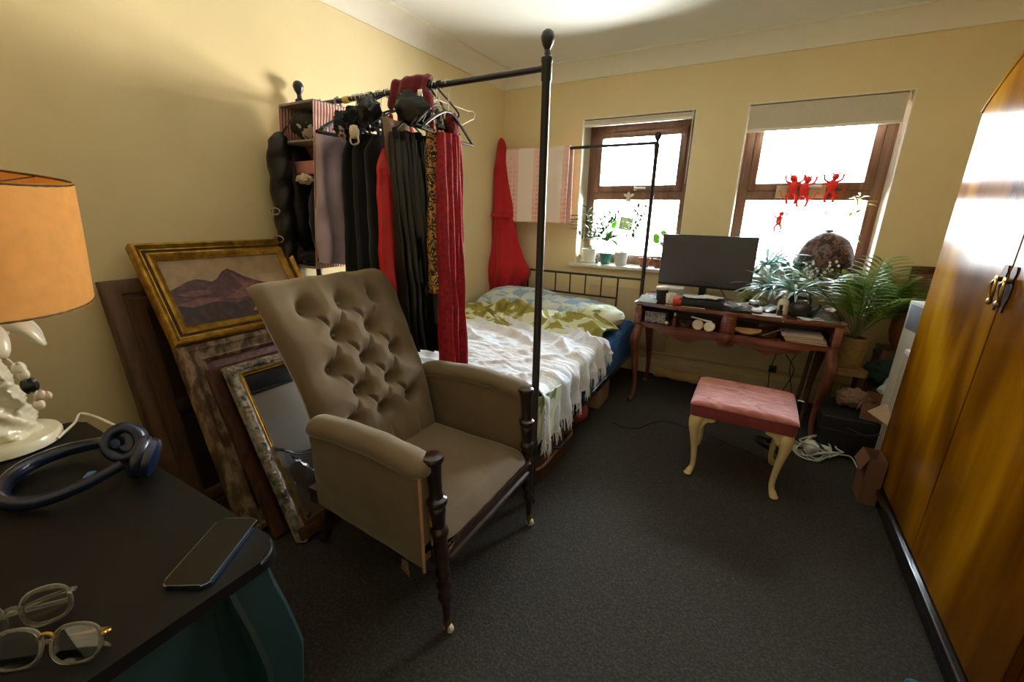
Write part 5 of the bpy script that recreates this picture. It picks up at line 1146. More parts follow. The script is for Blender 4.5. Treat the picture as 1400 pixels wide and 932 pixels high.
b = B(LRS((2.355, 3.075, zc), .25)); b.box(-.045, .045, -.03, .03, 0, .006); b.box(-.045, -.040, -.03, .03, .006, .036); b.box(.040, .045, -.03, .03, .006, .036); b.box(-.04, .04, -.03, -.025, .006, .036); b.box(-.04, .04, .025, .03, .006, .036); b.build('box_tray', M['casewood'], t)
b = B(LRS((2.355, 3.075, zc), .25)); b.box(-.045, .045, .028, .032, .036, .075, .001); b.build('box_lid', M['casewood'], t)
for k in range(4):
    t = thing('book', ('thin brown-covered book lowest in the flat stack inside the desk', 'cream-covered book second from the bottom of the flat stack inside the desk', 'black-covered book third from the bottom of the flat stack inside the desk', 'pale thin book on top of the flat stack inside the desk')[k], 'book', (2.57, 3.06, zc + .012 * k), 'books in the right desk compartment')
    Mb = LRS((2.565 - .010 * k, 3.085, zc + .0125 * k), -.04 + .05 * (k % 2)); b = B(Mb); b.box(-.105, .105, -.070, .070, .0015, .0105); b.build('pages', mat('page_block_%d' % k, srgb(214, 186, 164), .8, var=.08), t, smooth=False)
    b = B(Mb)
    for z in (.0004, .0105): b.box(-.107, .107, -.072, .072, z, z + .0013)
    b.box(-.107, .107, .070, .072, .0004, .0118); b.build('cover', [M['casewood'], M['creamlace'], M['blackmatt'], M['paper']][k], t, smooth=False)
# ---------------------------------------------------------------- plants
M['leafg'] = leaf_mat('mid_green_leaf', srgb(66, 112, 40), srgb(104, 152, 60), srgb(150, 184, 96), tl=.4)
M['leafb'] = leaf_mat('blue_green_leaf', srgb(112, 158, 140), srgb(172, 206, 196), srgb(216, 234, 228), tl=.18)
M['leafy'] = leaf_mat('yellow_green_leaf', srgb(140, 150, 50), srgb(180, 180, 70), srgb(206, 200, 110), tl=.2)
M['leafd'] = leaf_mat('dark_green_leaf', srgb(46, 76, 46), srgb(66, 100, 62), srgb(92, 124, 80), tl=.12)
M['soil'] = mat('potting_soil', srgb(40, 28, 20), .95, var=.3, scale=60, bmp=.5)
M['stem'] = mat('green_stem', srgb(96, 110, 60), .6)
M['twig'] = mat('brown_twig', srgb(84, 62, 46), .8)
def pot(t, c, r0, r1, h, m, rim=.006, flut=None, saucer=None, nm='pot'):
    b = B(); b.lathe([(r0 * .9, 0), (r0, .004), (r1, h - .012), (r1 + rim, h - .011), (r1 + rim, h), (r1 - .004, h), (r1 - .006, h - .012), (0, h - .014)], 40, c, mod=flut); b.build(nm, m, t, ang=50)
    b = B(); b.lathe([(r1 - .007, h - .013), (r1 * .5, h - .009), (0, h - .008)], 24, c); b.build('soil', M['soil'], t)
    if saucer:
        b = B(); b.lathe([(r0 * .9, -.0005), (r0 * 1.35, .004), (r0 * 1.4, .012), (r0 * 1.32, .012), (r0 * 1.0, .006)], 30, (c[0], c[1], c[2] + .001)); b.build('saucer', m, t)
def keep_in(b, win=None, ymax=None):
    """leaves bend against the glass and the wall instead of passing through"""
    for v in b.bm.verts:
        c_ = v.co
        if win and c_.y > D - .006:
            lim = D + REC - .022 if c_.z > ZS else D - .006
            c_.y = min(c_.y, lim - .004 * (1 + nz(c_.x * 40, c_.z * 40)))
            c_.x = clamp(c_.x, win[0] + .012, win[1] - .012)
            if c_.z < ZS + .004: c_.y = min(c_.y, D - .056)
        if ymax and c_.y > ymax: c_.y = ymax - .004 * (1 + nz(c_.x * 40, c_.z * 40))
    return b
def zz(t, base, n, L, rr, m, mstem, lw=.014, ll=.045, spread=.55, leafn=9, droop=.3, side=None):
    """upright stems with paired leaflets"""
    bs = B(); bl = B(); base = Vector(base)
    for k in range(n):
        a = rr.uniform(0, 2 * pi) if side is None else rr.uniform(*side); sp_ = rr.uniform(.15, spread); l_ = L * rr.uniform(.65, 1.05)
        d = Vector((cos(a) * sp_, sin(a) * sp_ * .7, 1)).normalized(); P = []
        for i in range(9): q = i / 8; P.append(base + d * (l_ * q) + Vector((cos(a), sin(a), 0)) * (.12 * l_ * q * q) + Vector((0, 0, -.10 * l_ * q * q)) + Vector((cos(a), sin(a), 0)) * .008)
        bs.tube(P, [.0028 - .0018 * i / 8 for i in range(9)], 6)
        for i in range(leafn):
            q = .28 + .72 * i / leafn; j = min(7, int(q * 8)); p = P[j].lerp(P[j + 1], q * 8 - j); tg = (P[j + 1] - P[j]).normalized(); sd_ = tg.cross(Vector((rr.uniform(-.4, .4), rr.uniform(-.4, .4), 1))).normalized() if abs(tg.z) < .98 else Vector((1, 0, 0))
            for s in (-1, 1): bl.leaf(p, (sd_ * s + tg * .8 + Vector((0, 0, rr.uniform(-.2, .3)))), ll * rr.uniform(.7, 1.1), lw * rr.uniform(.8, 1.2), droop=droop, n=4)
    w_ = W1 if base.x < 1.8 else W2
    keep_in(bs, w_); keep_in(bl, w_); bs.build('stems', mstem, t); bl.build('foliage', m, t, ang=80)
def blades(t, base, n, L, W, rr, m, spread=1.0, droop=1.4, ang=(0, 2 * pi), zk=1.0, nm='foliage'):
    b = B()
    for k in range(n):
        a = rr.uniform(*ang); e = rr.uniform(.25, spread); d = Vector((cos(a) * e, sin(a) * e, zk * rr.uniform(.6, 1.1)))
        b.leaf(Vector(base) + Vector((cos(a) * .012, sin(a) * .012, 0)), d, L * rr.uniform(.6, 1.1), W * rr.uniform(.7, 1.2), droop=droop * rr.uniform(.6, 1.2), n=8, fold=.2)
    keep_in(b, W1 if base[0] < 1.8 else W2); b.build(nm, m, t, ang=80)
rr = random.Random(21); ZSL = ZS + .001; YS = D + .085
def flut(k, t): return 1 + .02 * cos(2 * pi * k * 24)
c = (.885, YS - .01, ZSL); t = thing('potted_plant', 'feathery plant in a white ribbed pot with saucer, leftmost large pot on the left sill', 'plant', c, 'plants on the left window sill'); pot(t, c, .052, .066, .125, M['white'], flut=flut, saucer=True)
zz(t, (c[0], c[1], c[2] + .115), 10, .48, rr, M['leafd'], M['stem'], ll=.072, lw=.028, spread=.75, leafn=8)
c = (1.045, YS - .03, ZSL); t = thing('potted_plant', 'yellow-green leafy plant in a teal pot on the left window sill', 'plant', c, 'plants on the left window sill'); pot(t, c, .040, .052, .098, mat('teal_glaze', srgb(40, 120, 122), .25, var=.3, scale=14, coat=.4))
blades(t, (c[0], c[1], c[2] + .20), 26, .20, .040, rr, M['leafg'], spread=1.6, droop=1.1); b = B(); b.tube([(c[0], c[1], c[2] + .085), (c[0] + .004, c[1], c[2] + .21)], .004, 8); b.build('stem', M['stem'], t)
c = (1.185, YS - .035, ZSL); t = thing('potted_plant', 'twiggy little-leaved plant in a grey-white pot, third large pot along the left sill', 'plant', c, 'plants on the left window sill'); pot(t, c, .050, .058, .112, mat('grey_white_glaze', srgb(196, 196, 190), .4, var=.06))
b = B()
for P in ([(0, 0, .10), (.0, 0, .15), (-.04, 0, .20), (-.05, .01, .24)], [(0, 0, .10), (.03, 0, .17), (.06, .0, .26), (.10, .01, .36), (.12, .0, .46)], [(.03, 0, .17), (.09, 0, .22), (.15, 0, .30)]): b.tube(bez([Vector(c) + Vector(p) for p in P], 12), .003, 6)
b.build('stems', M['twig'], t)
b = B()
for k in range(90): q = rr.uniform(.2, 1); p = Vector(c) + Vector((lerp(.02, .14, q) + rr.uniform(-.05, .05), rr.uniform(-.03, .03), lerp(.14, .50, q))); b.leaf(p, (rr.uniform(-1, 1), rr.uniform(-.6, .6), rr.uniform(-.2, .8)),    .046 * rr.uniform(.6, 1.2), .024, droop=.4, n=4)
keep_in(b, W1); b.build('foliage', M['leafd'], t, ang=80)
c = (1.395, YS - .05, ZSL); t = thing('potted_plant', 'tiny sprig in a terracotta pot beside the bedpost on the left sill', 'plant', c, 'plants on the left window sill'); pot(t, c, .034, .045, .078, mat('terracotta', srgb(160, 88, 66), .8, var=.08))
zz(t, (c[0], c[1], c[2] + .07), 3, .10, rr, M['leafg'], M['stem'], ll=.022, lw=.010, leafn=4)
c = (1.50, YS + .01, ZSL); t = thing('potted_plant', 'round-leaved plant in a small brown pot half behind the monitor on the left sill', 'plant', c, 'plants on the left window sill'); pot(t, c, .034, .042, .07, mat('brown_clay', srgb(120, 74, 58), .8))
b = B()
for k in range(5): a = k * 1.3; p0 = Vector(c) + Vector((0, 0, .06)); p1 = p0 + Vector((.05 * cos(a), .03 * sin(a), .10 + .03 * k)); b.tube([p0, p0.lerp(p1, .5) + Vector((0, 0, .02)), p1], .0018, 5)
b.build('stems', M['stem'], t)
b = B()
for k in range(5): a = k * 1.3; p1 = Vector(c) + Vector((.05 * cos(a), .03 * sin(a), .16 + .03 * k)); b.ball(p1, (.032, .026, .004), 14, 6, Matrix.Rotation(.6, 4, 'Y') @ Matrix.Rotation(.5 * k, 4, 'X'))
b.build('foliage', M['leafg'], t)
c = (.802, D + .05, ZSL); t = thing('egg_cup', 'small cream cup at the far left end of the left window sill', 'cup', c); b = B(); b.lathe([(.016, 0), (.017, .004), (.010, .012), (.012, .02), (.022, .045), (.020, .045), (.010, .024), (0, .022)], 20, c); b.build('cup_bowl', M['creamlace'], t)
b = B(); b.ball((c[0], c[1], c[2] + .05), (.016, .016, .02), 14, 8); b.build('candle', mat('ochre_wax', srgb(190, 160, 100), .5), t)
b = B(); b.lathe([(.012, 0), (.013, .03), (.006, .038), (.006, .05), (0, .05)], 14, (.975, D + .03, ZSL)); single('bottle', b, mat('blue_glass', srgb(90, 130, 150), .15, trans=.4), 'tiny blue-grey bottle between the white pot and the teal pot on the left sill', 'bottle')
# hanging plaque and angel in the left window
t = thing('window_ornament', 'small white angel ornament hanging from the middle bar of the left window', 'ornament', (1.165, D + .17, 1.45)); yo = D + REC - .028
b = B(); b.lathe([(.024, 0), (.020, .02), (.010, .05), (.008, .055)], 16, (1.17, yo, 1.455)); b.ball((1.17, yo, 1.522), .013, 12, 8); b.build('angel_body', M['white'], t)
for s in (-1, 1): b = B(); b.ball((1.17 + s * .026, yo + .006, 1.508), (.022, .004, .013), 12, 6, Matrix.Rotation(s * -.5, 4, 'Y')); b.build('wing', M['white'], t)
b = B(); b.tube([(1.17, yo, 1.534), (1.17, yo, 1.555)], .001, 4); b.build('thread', M['white'], t)
t = thing('window_ornament', 'square grey-green glass suncatcher hanging in the lower left window pane', 'ornament', (1.165, D + .15, 1.14))
b = B(LRS((1.17, D + .17, 1.27), 0, 0, .12)); b.box(-.055, .055, -.004, .004, -.05, .05, .002); b.build('glass_square', sheer_mat('greenish_glass', srgb(128, 136, 108), .5), t)
b = B(LRS((1.17, D + .17, 1.27), 0, 0, .12)); moulding_pts = [(-.057, 0, -.052), (.057, 0, -.052), (.057, 0, .052), (-.057, 0, .052)]; b.tube(moulding_pts, .003, 6, closed=True); b.build('lead_edge', M['steel'], t)
b = B(); b.tube([(1.12, D + .17, 1.325), (1.165, D + .172, 1.46), (1.22, D + .17, 1.315)], .0009, 4); b.build('thread', M['steel'], t)
b = B(LRS((1.06, D + .168, 1.27))); b.ball((0, 0, 0), (.030, .004, .046), 14, 8); single('glass_leaf', b, sheer_mat('green_glass', srgb(96, 150, 50), .6), 'green oval glass leaf stuck on the left window pane beside the suncatcher', 'ornament')
# ---- right window: mushroom lamp, spider plants, red imps
wl = thing('table_lamp', 'mushroom-shaped lamp with dark purple mosaic dome shade on the right window sill', 'lamp', (2.635, D + .03, ZSL))
lc = (2.635, D + .045, ZSL)
b = B(); b.lathe([(.075, 0), (.078, .005), (.07, .012), (.03, .022), (.014, .04), (.012, .09), (.016, .12), (.012, .14), (.010, .19), (0, .19)], 28, lc); b.build('base', M['gilt_dark'], wl)
b = B(); b.ball((lc[0], lc[1], lc[2] + .215), .03, 14, 9); b.build('bulb', mat('opal_bulb', srgb(226, 220, 200), .4), wl)
mos = voronoi_mat('mosaic_glass', [(0, srgb(86, 50, 58)), (.30, srgb(60, 30, 42)), (.52, srgb(120, 90, 84)), (.62, srgb(34, 16, 22))], scale=20, rough=.35, const=False)
b = B(); b.lathe([(.165, .100), (.172, .100), (.176, .12), (.172, .175), (.158, .225), (.13, .275), (.085, .318), (.04, .338), (.028, .342), (.028, .350), (.012, .352), (.012, .340), (.04, .332), (.083, .312), (.127, .270), (.154, .222), (.167, .175), (.170, .12)], 48, lc, mod=lambda k, t: 1 + .02 * cos(2 * pi * k * 12) * (1 if t < .12 or t > .9 else .2)); b.build('lamp_shade', mos, wl, ang=60)
b = B()
for k in range(26): a = 2 * pi * k / 26; b.tube([(lc[0] + .170 * cos(a), lc[1] + .170 * sin(a), lc[2] + .104), (lc[0] + .171 * cos(a), lc[1] + .171 * sin(a), lc[2] + .070 + .008 * (k % 2))], [.003, .006], 6)
b.build('bead_fringe', mat('plum_glass_beads', srgb(70, 34, 44), .15, coat=.4), wl)
for k, (x, y, n, L, mm, lab) in enumerate((
    (2.30, D + .05, 60, .36, 'leafb', 'pale blue-green spider plant on the right sill just beside the monitor'),
    (2.46, D - .005, 40, .25, 'leafb', 'pale variegated spider plant on the right sill in front of the mushroom lamp'))):
    c = (x, y, ZSL); t = thing('spider_plant', lab, 'plant', c, 'spider plants on the right window sill'); pot(t, c, .04, .05, .07, M['white']); blades(t, (x, y, ZSL + .065), n, L, .024, rr, M[mm], spread=1.7, droop=1.7)
c = (2.355, 3.41, DZ + .001); t = thing('spider_plant', 'big pale blue-green spider plant on the desk beside the right edge of the monitor', 'plant', c); pot(t, c, .05, .06, .10, M['white']); blades(t, (c[0], c[1], c[2] + .095), 60, .29, .020, rr, M['leafb'], spread=1.7, droop=1.6)
c = (2.235, 3.30, DZ + .001); t = thing('trailing_plant', 'small yellow-green trailing plant on the desk under the right corner of the monitor', 'plant', c); pot(t, c, .030, .036, .045, M['blackmatt']); blades(t, (c[0], c[1], c[2] + .045), 30, .10, .016, rr, M['leafy'], spread=2.0, droop=1.5)
c = (2.475, 3.235, DZ + .001); t = thing('potted_plant', 'leafy plant in a black square pot with a pale rim on the desk', 'plant', c)
b = B(); b.box(c[0] - .060, c[0] + .060, c[1] - .055, c[1] + .055, c[2], c[2] + .115, .006); b.build('pot', M['blackmatt'], t)
b = B(); b.box(c[0] - .066, c[0] + .066, c[1] - .061, c[1] + .061, c[2] + .115, c[2] + .127, .003); b.build('pot_rim', M['paper'], t)
blades(t, (c[0], c[1], c[2] + .125), 40, .20, .022, rr, M['leafb'], spread=1.9, droop=1.6)
# fine twigs and white sprigs before the lamp
t = thing('dried_twigs', 'bare dried twigs fanning out in front of the right window pane', 'twigs', (2.45, D + .06, ZSL + .05))
b = B(); o_ = Vector((2.47, D + .11, ZSL + .02))
for P in ([(0, 0, 0), (-.08, .0, .14), (-.15, 0, .28)], [(0, 0, 0), (-.10, 0, .10), (-.19, 0, .20)], [(0, 0, 0), (-.10, 0, .06), (-.21, 0, .12)], [(0, 0, 0), (-.02, 0, .2), (-.04, 0, .36), (.05, 0, .42), (.14, 0, .40)], [(-.03, 0, .3), (-.11, 0, .38), (-.2, 0, .36)], [(.12, 0, .3), (.11, 0, .40), (.15, 0, .47)]): b.tube(bez([o_ + Vector(p) for p in P], 10), .0028, 5)
b.build('twigs', M['twig'], t)
b = B(); b.lathe([(.03, 0), (.035, .01), (.03, .05), (.02, .07), (.016, .07), (.016, .02), (0, .015)], 20, (2.47, D + .11, ZSL)); b.build('vase', M['bluewhite'], t)
t = thing('flower_sprig', 'sprigs of small white blossoms in a slim vase in front of the mushroom lamp', 'flowers', (2.56, 3.60, DZ))
vx = (2.575, 3.465, DZ + .001)
b = B(); b.lathe([(.022, 0), (.024, .006), (.020, .06), (.012, .09), (.014, .10), (.010, .10), (.009, .03), (0, .02)], 18, vx); b.build('vase', M['bowlglass'], t)
bs = B(); bl = B()
for k, (dx, dz) in enumerate(((-.06, .30), (-.03, .33), (.0, .27), (.10, .34), (.12, .30))):
    P = bez([Vector(vx) + Vector((0, 0, .05)), Vector(vx) + Vector((dx * .4, 0, dz * .6)), Vector(vx) + Vector((dx, 0, dz))], 10); bs.tube(P, .0016, 5)
    for j in range(9): p = P[4 + j * 6 // 9]; bl.ball(p + Vector((rr.uniform(-.014, .014), rr.uniform(-.012, .012), rr.uniform(-.01, .02))), (.008, .007, .010), 7, 5)
bs.build('stems', M['leafd'], t); bl.build('blossoms', M['paper'], t)
t = thing('climbing_plant', 'thin climbing stems with yellow-green leaves up the right edge of the right window', 'plant', (2.80, D + .10, ZSL)); pot(t, (2.83, D + .12, ZSL), .03, .036, .05, M['white'])
b = B(); P = bez([(2.83, D + .12, ZSL + .04), (2.82, D + .12, 1.2), (2.78, D + .13, 1.38), (2.70, D + .13, 1.45), (2.60, D + .14, 1.40), (2.52, D + .14, 1.33)], 40); b.tube(P, .0022, 5); b.build('stems', M['twig'], t)
b = B()
for k in range(34): p = P[8 + k % 32]; b.leaf(p, (rr.uniform(-1, 1), rr.uniform(-.5, .5), rr.uniform(-.8, .5)), .03, .010, droop=.4, n=4)
b.build('small_leaves', M['leafd'], t)
b = B()
for k in range(15): p = Vector((2.775 + rr.uniform(-.03, .03), D + .11, 1.44 + rr.uniform(-.05, .05))); b.leaf(p, (rr.uniform(-1.2, .8), rr.uniform(-1, .2), rr.uniform(-.4, .9)), .085, .024, droop=.9, n=5)
b.build('foliage', M['leafy'], t, ang=80)
M['imp'] = mat('red_foam', srgb(226, 40, 28), .5, var=.12, bmp=.05)
def imp(x, z, s, lab, y=None, arms=True, flip=1):
    y = y if y is not None else D + REC - .03; t = thing('imp_figure', lab, 'figure', (x, y, z - .06 * s), 'red imp figures in the right window')
    b = B(); b.ball((x, y, z), (.026 * s, .016 * s, .045 * s), 16, 10); b.ball((x + .010 * s * flip, y, z + .058 * s), (.021 * s, .018 * s, .022 * s), 14, 9)
    for q in (-1, 1): b.tube(bez([(x + .018 * s * q, y, z + .025 * s), (x + .045 * s * q, y - .004, z + .04 * s), (x + .055 * s * q, y, z + .075 * s)], 8), [.009 * s, .008 * s, .008 * s, .007 * s, .007 * s, .006 * s, .006 * s, .007 * s, .009 * s], 8)
    for q in (-1, 1): b.tube(bez([(x + .012 * s * q, y, z - .035 * s), (x + .028 * s * q, y - .006, z - .07 * s), (x + .020 * s * q, y, z - .105 * s)], 8), [.011 * s, .010 * s, .010 * s, .009 * s, .008 * s, .008 * s, .007 * s, .008 * s, .010 * s], 8)
    b.build('imp_body', M['imp'], t)
    for q in (-1, 1): b = B(); b.tube(bez([(x + .010 * s * flip + .012 * s * q, y, z + .072 * s), (x + .010 * s * flip + .022 * s * q, y, z + .088 * s), (x + .010 * s * flip + .018 * s * q, y, z + .10 * s)], 6), [.006 * s, .005 * s, .005 * s, .004 * s, .003 * s, .002 * s, .001 * s], 7); b.build('horn', M['imp'], t)
    b = B(); b.tube(bez([(x, y + .01, z - .03 * s), (x + .05 * s * flip, y + .01, z - .06 * s), (x + .07 * s * flip, y + .01, z - .02 * s), (x + .085 * s * flip, y + .01, z - .03 * s)], 10), .003 * s, 6); b.build('tail', M['imp'], t)
imp(2.375, 1.560, 1.1, 'red imp figure hanging on the window bar, leftmost of the row', flip=-1); imp(2.445, 1.545, 1.15, 'red imp figure hanging on the window bar, second in the row'); imp(2.605, 1.565, 1.05, 'red imp figure hanging alone at the right end of the window bar')
imp(2.325, 1.325, .8, 'tiny red imp dangling on its own in the lower right window pane', y=D + REC - .02)
for k, (x0, x1) in enumerate(((2.27, 2.345), (2.475, 2.575))):
    b = B(); b.box(x0, x1, D + REC - .022, D + REC - .0165, 1.485, 1.575, .001); single('stuck_paper', b, mat('faded_paper_%d' % k, srgb(190, 168, 130), .8), ('faded beige paper stuck on the bar of the right window left of the imps', 'faded beige paper stuck on the window bar between the red imps')[k], 'paper')
# palm in a basket pot
c = (2.848, 3.36, .43)
M['palmleaf'] = leaf_mat('palm_leaf', srgb(86, 132, 48), srgb(138, 176, 78), srgb(190, 210, 130), tl=.4)
M['basket'] = ramp_mat('woven_tan_pot', [(.3, srgb(146, 116, 66)), (.6, srgb(182, 150, 92)), (.8, srgb(200, 170, 112))], scale=30, rough=.85, stretch=(1, 1, 5), bmp=.4)
t = thing('potted_palm', 'parlour palm in a tan woven pot standing right of the desk', 'palm', c); pot(t, c, .062, .082, .20, M['basket'], rim=.005)
bs = B(); bl = B()
for k in range(17):
    a = rr.uniform(-pi, pi); e = rr.uniform(.15, .75); L = rr.uniform(.36, .62); p0 = Vector((c[0], c[1], c[2] + .185)); d = Vector((cos(a) * e, sin(a) * e * .75, 1)).normalized(); P = []
    for i in range(11): q = i / 10; P.append(p0 + d * (L * q) + Vector((cos(a), sin(a) * .75, 0)) * (.20 * L * q * q) - Vector((0, 0, .15 * L * q ** 2.6)))
    bs.tube(P, [.0038 - .0028 * i / 10 for i in range(11)], 6)
    for i in range(11):
        q = .34 + .66 * i / 11; j = min(9, int(q * 10)); p = P[j].lerp(P[j + 1], q * 10 - j); tg = (P[j + 1] - P[j]).normalized(); sd_ = tg.cross(Vector((0, 0, 1))).normalized()
        for s in (-1, 1): bl.leaf(p, sd_ * s * .9 + tg * .9 + Vector((0, 0, -.05)), .20 * sin(pi * (.28 + .55 * i / 11)), .027, droop=.55, n=5, fold=.12)
keep_in(bs, None, D - .01); keep_in(bl, None, D - .01); bs.build('fronds', M['stem'], t); bl.build('leaflets', M['palmleaf'], t, ang=80)
t = thing('plant_stand', 'small wooden stool carrying the tan palm pot', 'stand', (2.848, 3.36, 0))
M['palewood'] = wood('pale_pine', srgb(140, 104, 60), srgb(186, 146, 92), 'X', rough=.55, coat=.05)
b = B(); b.prism(roundrect(2.748, 2.948, 3.27, 3.45, .02), .385, .429); b.build('seat', M['palewood'], t)
for x in (2.772, 2.924):
    for y in (3.292, 3.428): b = B(); b.tube([(x, y, 0), (x, y, .386)], [.015, .018], 10); b.build('leg', M['brownwood'], t)
# ================================================================ stool
M['pink'] = ramp_mat('pink_crushed_velvet', [(.3, srgb(150, 78, 74)), (.5, srgb(180, 106, 98)), (.7, srgb(204, 138, 126))], scale=9, rough=.75, stretch=(1, 2.4, 1), detail=5, dist=1.5, bmp=.3, sheen=.4)
M['pinkside'] = mat('rose_velvet_side', srgb(132, 52, 52), .75, var=.15, scale=14, bmp=.15, sheen=.35)
M['creamleg'] = mat('cream_painted_wood', srgb(226, 206, 152), .4, var=.05, coat=.15)
sx0, sx1, sy0, sy1 = 2.048, 2.512, 2.200, 2.605
stl = thing('dressing_stool', 'low dressing stool with crushed pink velvet seat and cream cabriole legs', 'stool', (2.28, 2.40, 0))
def sideband(u, v):
    P = roundrect(sx0, sx1, sy0, sy1, .022, 5); n = len(P); q = u * n; i = int(q) % n; a, b_ = P[i], P[(i + 1) % n]; t = q - int(q)
    x, y = lerp(a[0], b_[0], t), lerp(a[1], b_[1], t); bul = .004 * sin(pi * v)
    cx_, cy_s = (sx0 + sx1) / 2, (sy0 + sy1) / 2; d = Vector((x - cx_, y - cy_s, 0)).normalized()
    return (x + d.x * bul + .002 * nz(x * 20, y * 20, v * 3), y + d.y * bul, lerp(.362, .432, v))
b = B(); b.surf(sideband, 96, 6, cu=True); b.prism(roundrect(sx0 + .01, sx1 - .01, sy0 + .01, sy1 - .01, .02), .360, .430); b.build('seat_band', M['pinkside'], stl, ang=60)
def sq(u, v):
    X, Y = (u - .5) * 2, (v - .5) * 2; e = max(0, 1 - abs(X) ** 8) * max(0, 1 - abs(Y) ** 8)
    rx = 1 - .012 * (abs(Y) ** 6); ry = 1 - .012 * (abs(X) ** 6)
    fold = .006 * (1 - abs(sin(Y * 4 + .7 * sin(X * 2) + 2 * nz(X * 1.5, Y * 3)))) ** 4 * e
    return ((sx0 + sx1) / 2 + X * rx * (sx1 - sx0 + .012) / 2, (sy0 + sy1) / 2 + Y * ry * (sy1 - sy0 + .012) / 2, .430 + .022 * e ** .5 + .004 * nz(X * 3, Y * 3, 2) * e + fold)
b = B(); b.surf(sq, 60, 60); b.surf(lambda u, v: (lerp(sx0 - .006, sx1 + .006, u), lerp(sy0 - .006, sy1 + .006, v), .424), 2, 2, flip=True)
b.surf(lambda u, v: Vector(sq(u, 0)).lerp(Vector((sq(u, 0)[0], sq(u, 0)[1] + .002, .424)), v), 60, 2); b.surf(lambda u, v: Vector(sq(u, 1)).lerp(Vector((sq(u, 1)[0], sq(u, 1)[1] - .002, .424)), v), 60, 2)
b.surf(lambda u, v: Vector(sq(0, u)).lerp(Vector((sq(0, u)[0] + .002, sq(0, u)[1], .424)), v), 60, 2); b.surf(lambda u, v: Vector(sq(1, u)).lerp(Vector((sq(1, u)[0] - .002, sq(1, u)[1], .424)), v), 60, 2)
bmesh.ops.remove_doubles(b.bm, verts=b.bm.verts, dist=.0004); b.build('seat', M['pink'], stl, ang=70)
for x, sx in ((sx0 + .045, -1), (sx1 - .045, 1)):
    for y, sy in ((sy0 + .045, -1), (sy1 - .045, 1)):
        b = B(); path = [(.010, .362, .034), (.020, .325, .034), (.024, .29, .027), (.016, .23, .0195), (.004, .15, .0155), (-.002, .08, .0135), (.002, .045, .0135), (.014, .022, .018), (.026, .012, .013)]
        P = bez([(x + sx * a * .75, y + sy * a * .75, z) for a, z, r in path], 40); rs = [interp([(k / 8, path[k][2]) for k in range(9)], i / 40) for i in range(41)]
        b.tube(P, rs, 14)
        for dx, dy in ((-sx, 0), (0, -sy)):   # scrolled ear where the leg meets the seat
            mE = Matrix(((dx if dx else 0, 0, (0 if dx else 1), x + dx * .012), (dy if dy else 0, 0, (1 if dx else 0), y + dy * .012), (0, 1, 0, .362), (0, 0, 0, 1)))
            b.prism([(0, 0), (.062, 0), (.066, -.010), (.060, -.022), (.046, -.028), (.032, -.030), (.022, -.040), (.012, -.058), (0, -.075)], -.014 + (sy if dx else sx) * .012, .014 + (sy if dx else sx) * .012, mE)
        b.ball((P[-3].x, P[-3].y, .0105), (.020, .020, .0105), 16, 9); b.build('leg', M['creamleg'], stl, ang=50)
# ================================================================ wardrobe
def veneer():
    m, nt, p = _nodes('flame_veneer'); v = tc(nt, (1, 1.7, .38)); n1 = noise_n(nt, v, 2.0, 2, .45, .6); n2 = noise_n(nt, tc(nt, (2, 5, .8)), 4, 3, .5, .4)
    mx = nt.nodes.new('ShaderNodeMixRGB'); mx.inputs[0].default_value = .12; nt.links.new(n1.outputs['Fac'], mx.inputs[1]); nt.links.new(n2.outputs['Fac'], mx.inputs[2])
    c = ramp(nt, mx.outputs[0], [(.30, srgb(74, 38, 2)), (.45, srgb(118, 72, 3)), (.56, srgb(154, 104, 5)), (.70, srgb(190, 140, 16))]); nt.links.new(c, p.inputs['Base Color'])
    p.inputs['Roughness'].default_value = .17; p.inputs['Specular IOR Level'].default_value = .16; p.inputs['Coat Weight'].default_value = .0; p.inputs['Coat Roughness'].default_value = .08
    n3 = noise_n(nt, tc(nt, (1, 1, .5)), 4, 1); bump(nt, p, n3.outputs['Fac'], .03, .01); return m
M['veneer'] = veneer()
WX, WY0, WY1 = 2.925, 1.29, 2.612
wr = thing('wardrobe', 'tall polished amber veneer wardrobe with arched top along the right wall', 'wardrobe', (3.2, 1.95, 0))
def wtop(y): t = (y - WY0) / (WY1 - WY0); s = abs(2 * t - 1); return 1.775 + .235 * (1 - s ** 2.2)
def yz(x0): return Matrix(((0, 0, 1, x0), (1, 0, 0, 0), (0, 1, 0, 0), (0, 0, 0, 1)))
N = 40
prof = [(WY0, .10)] + [(WY1, .10)] + [(lerp(WY1, WY0, k / N), wtop(lerp(WY1, WY0, k / N))) for k in range(N + 1)]
b = B(yz(0)); b.prism(prof, WX + .022, XR - .02); b.build('carcase', M['veneer'], wr, ang=35)
ym = (WY0 + WY1) / 2 
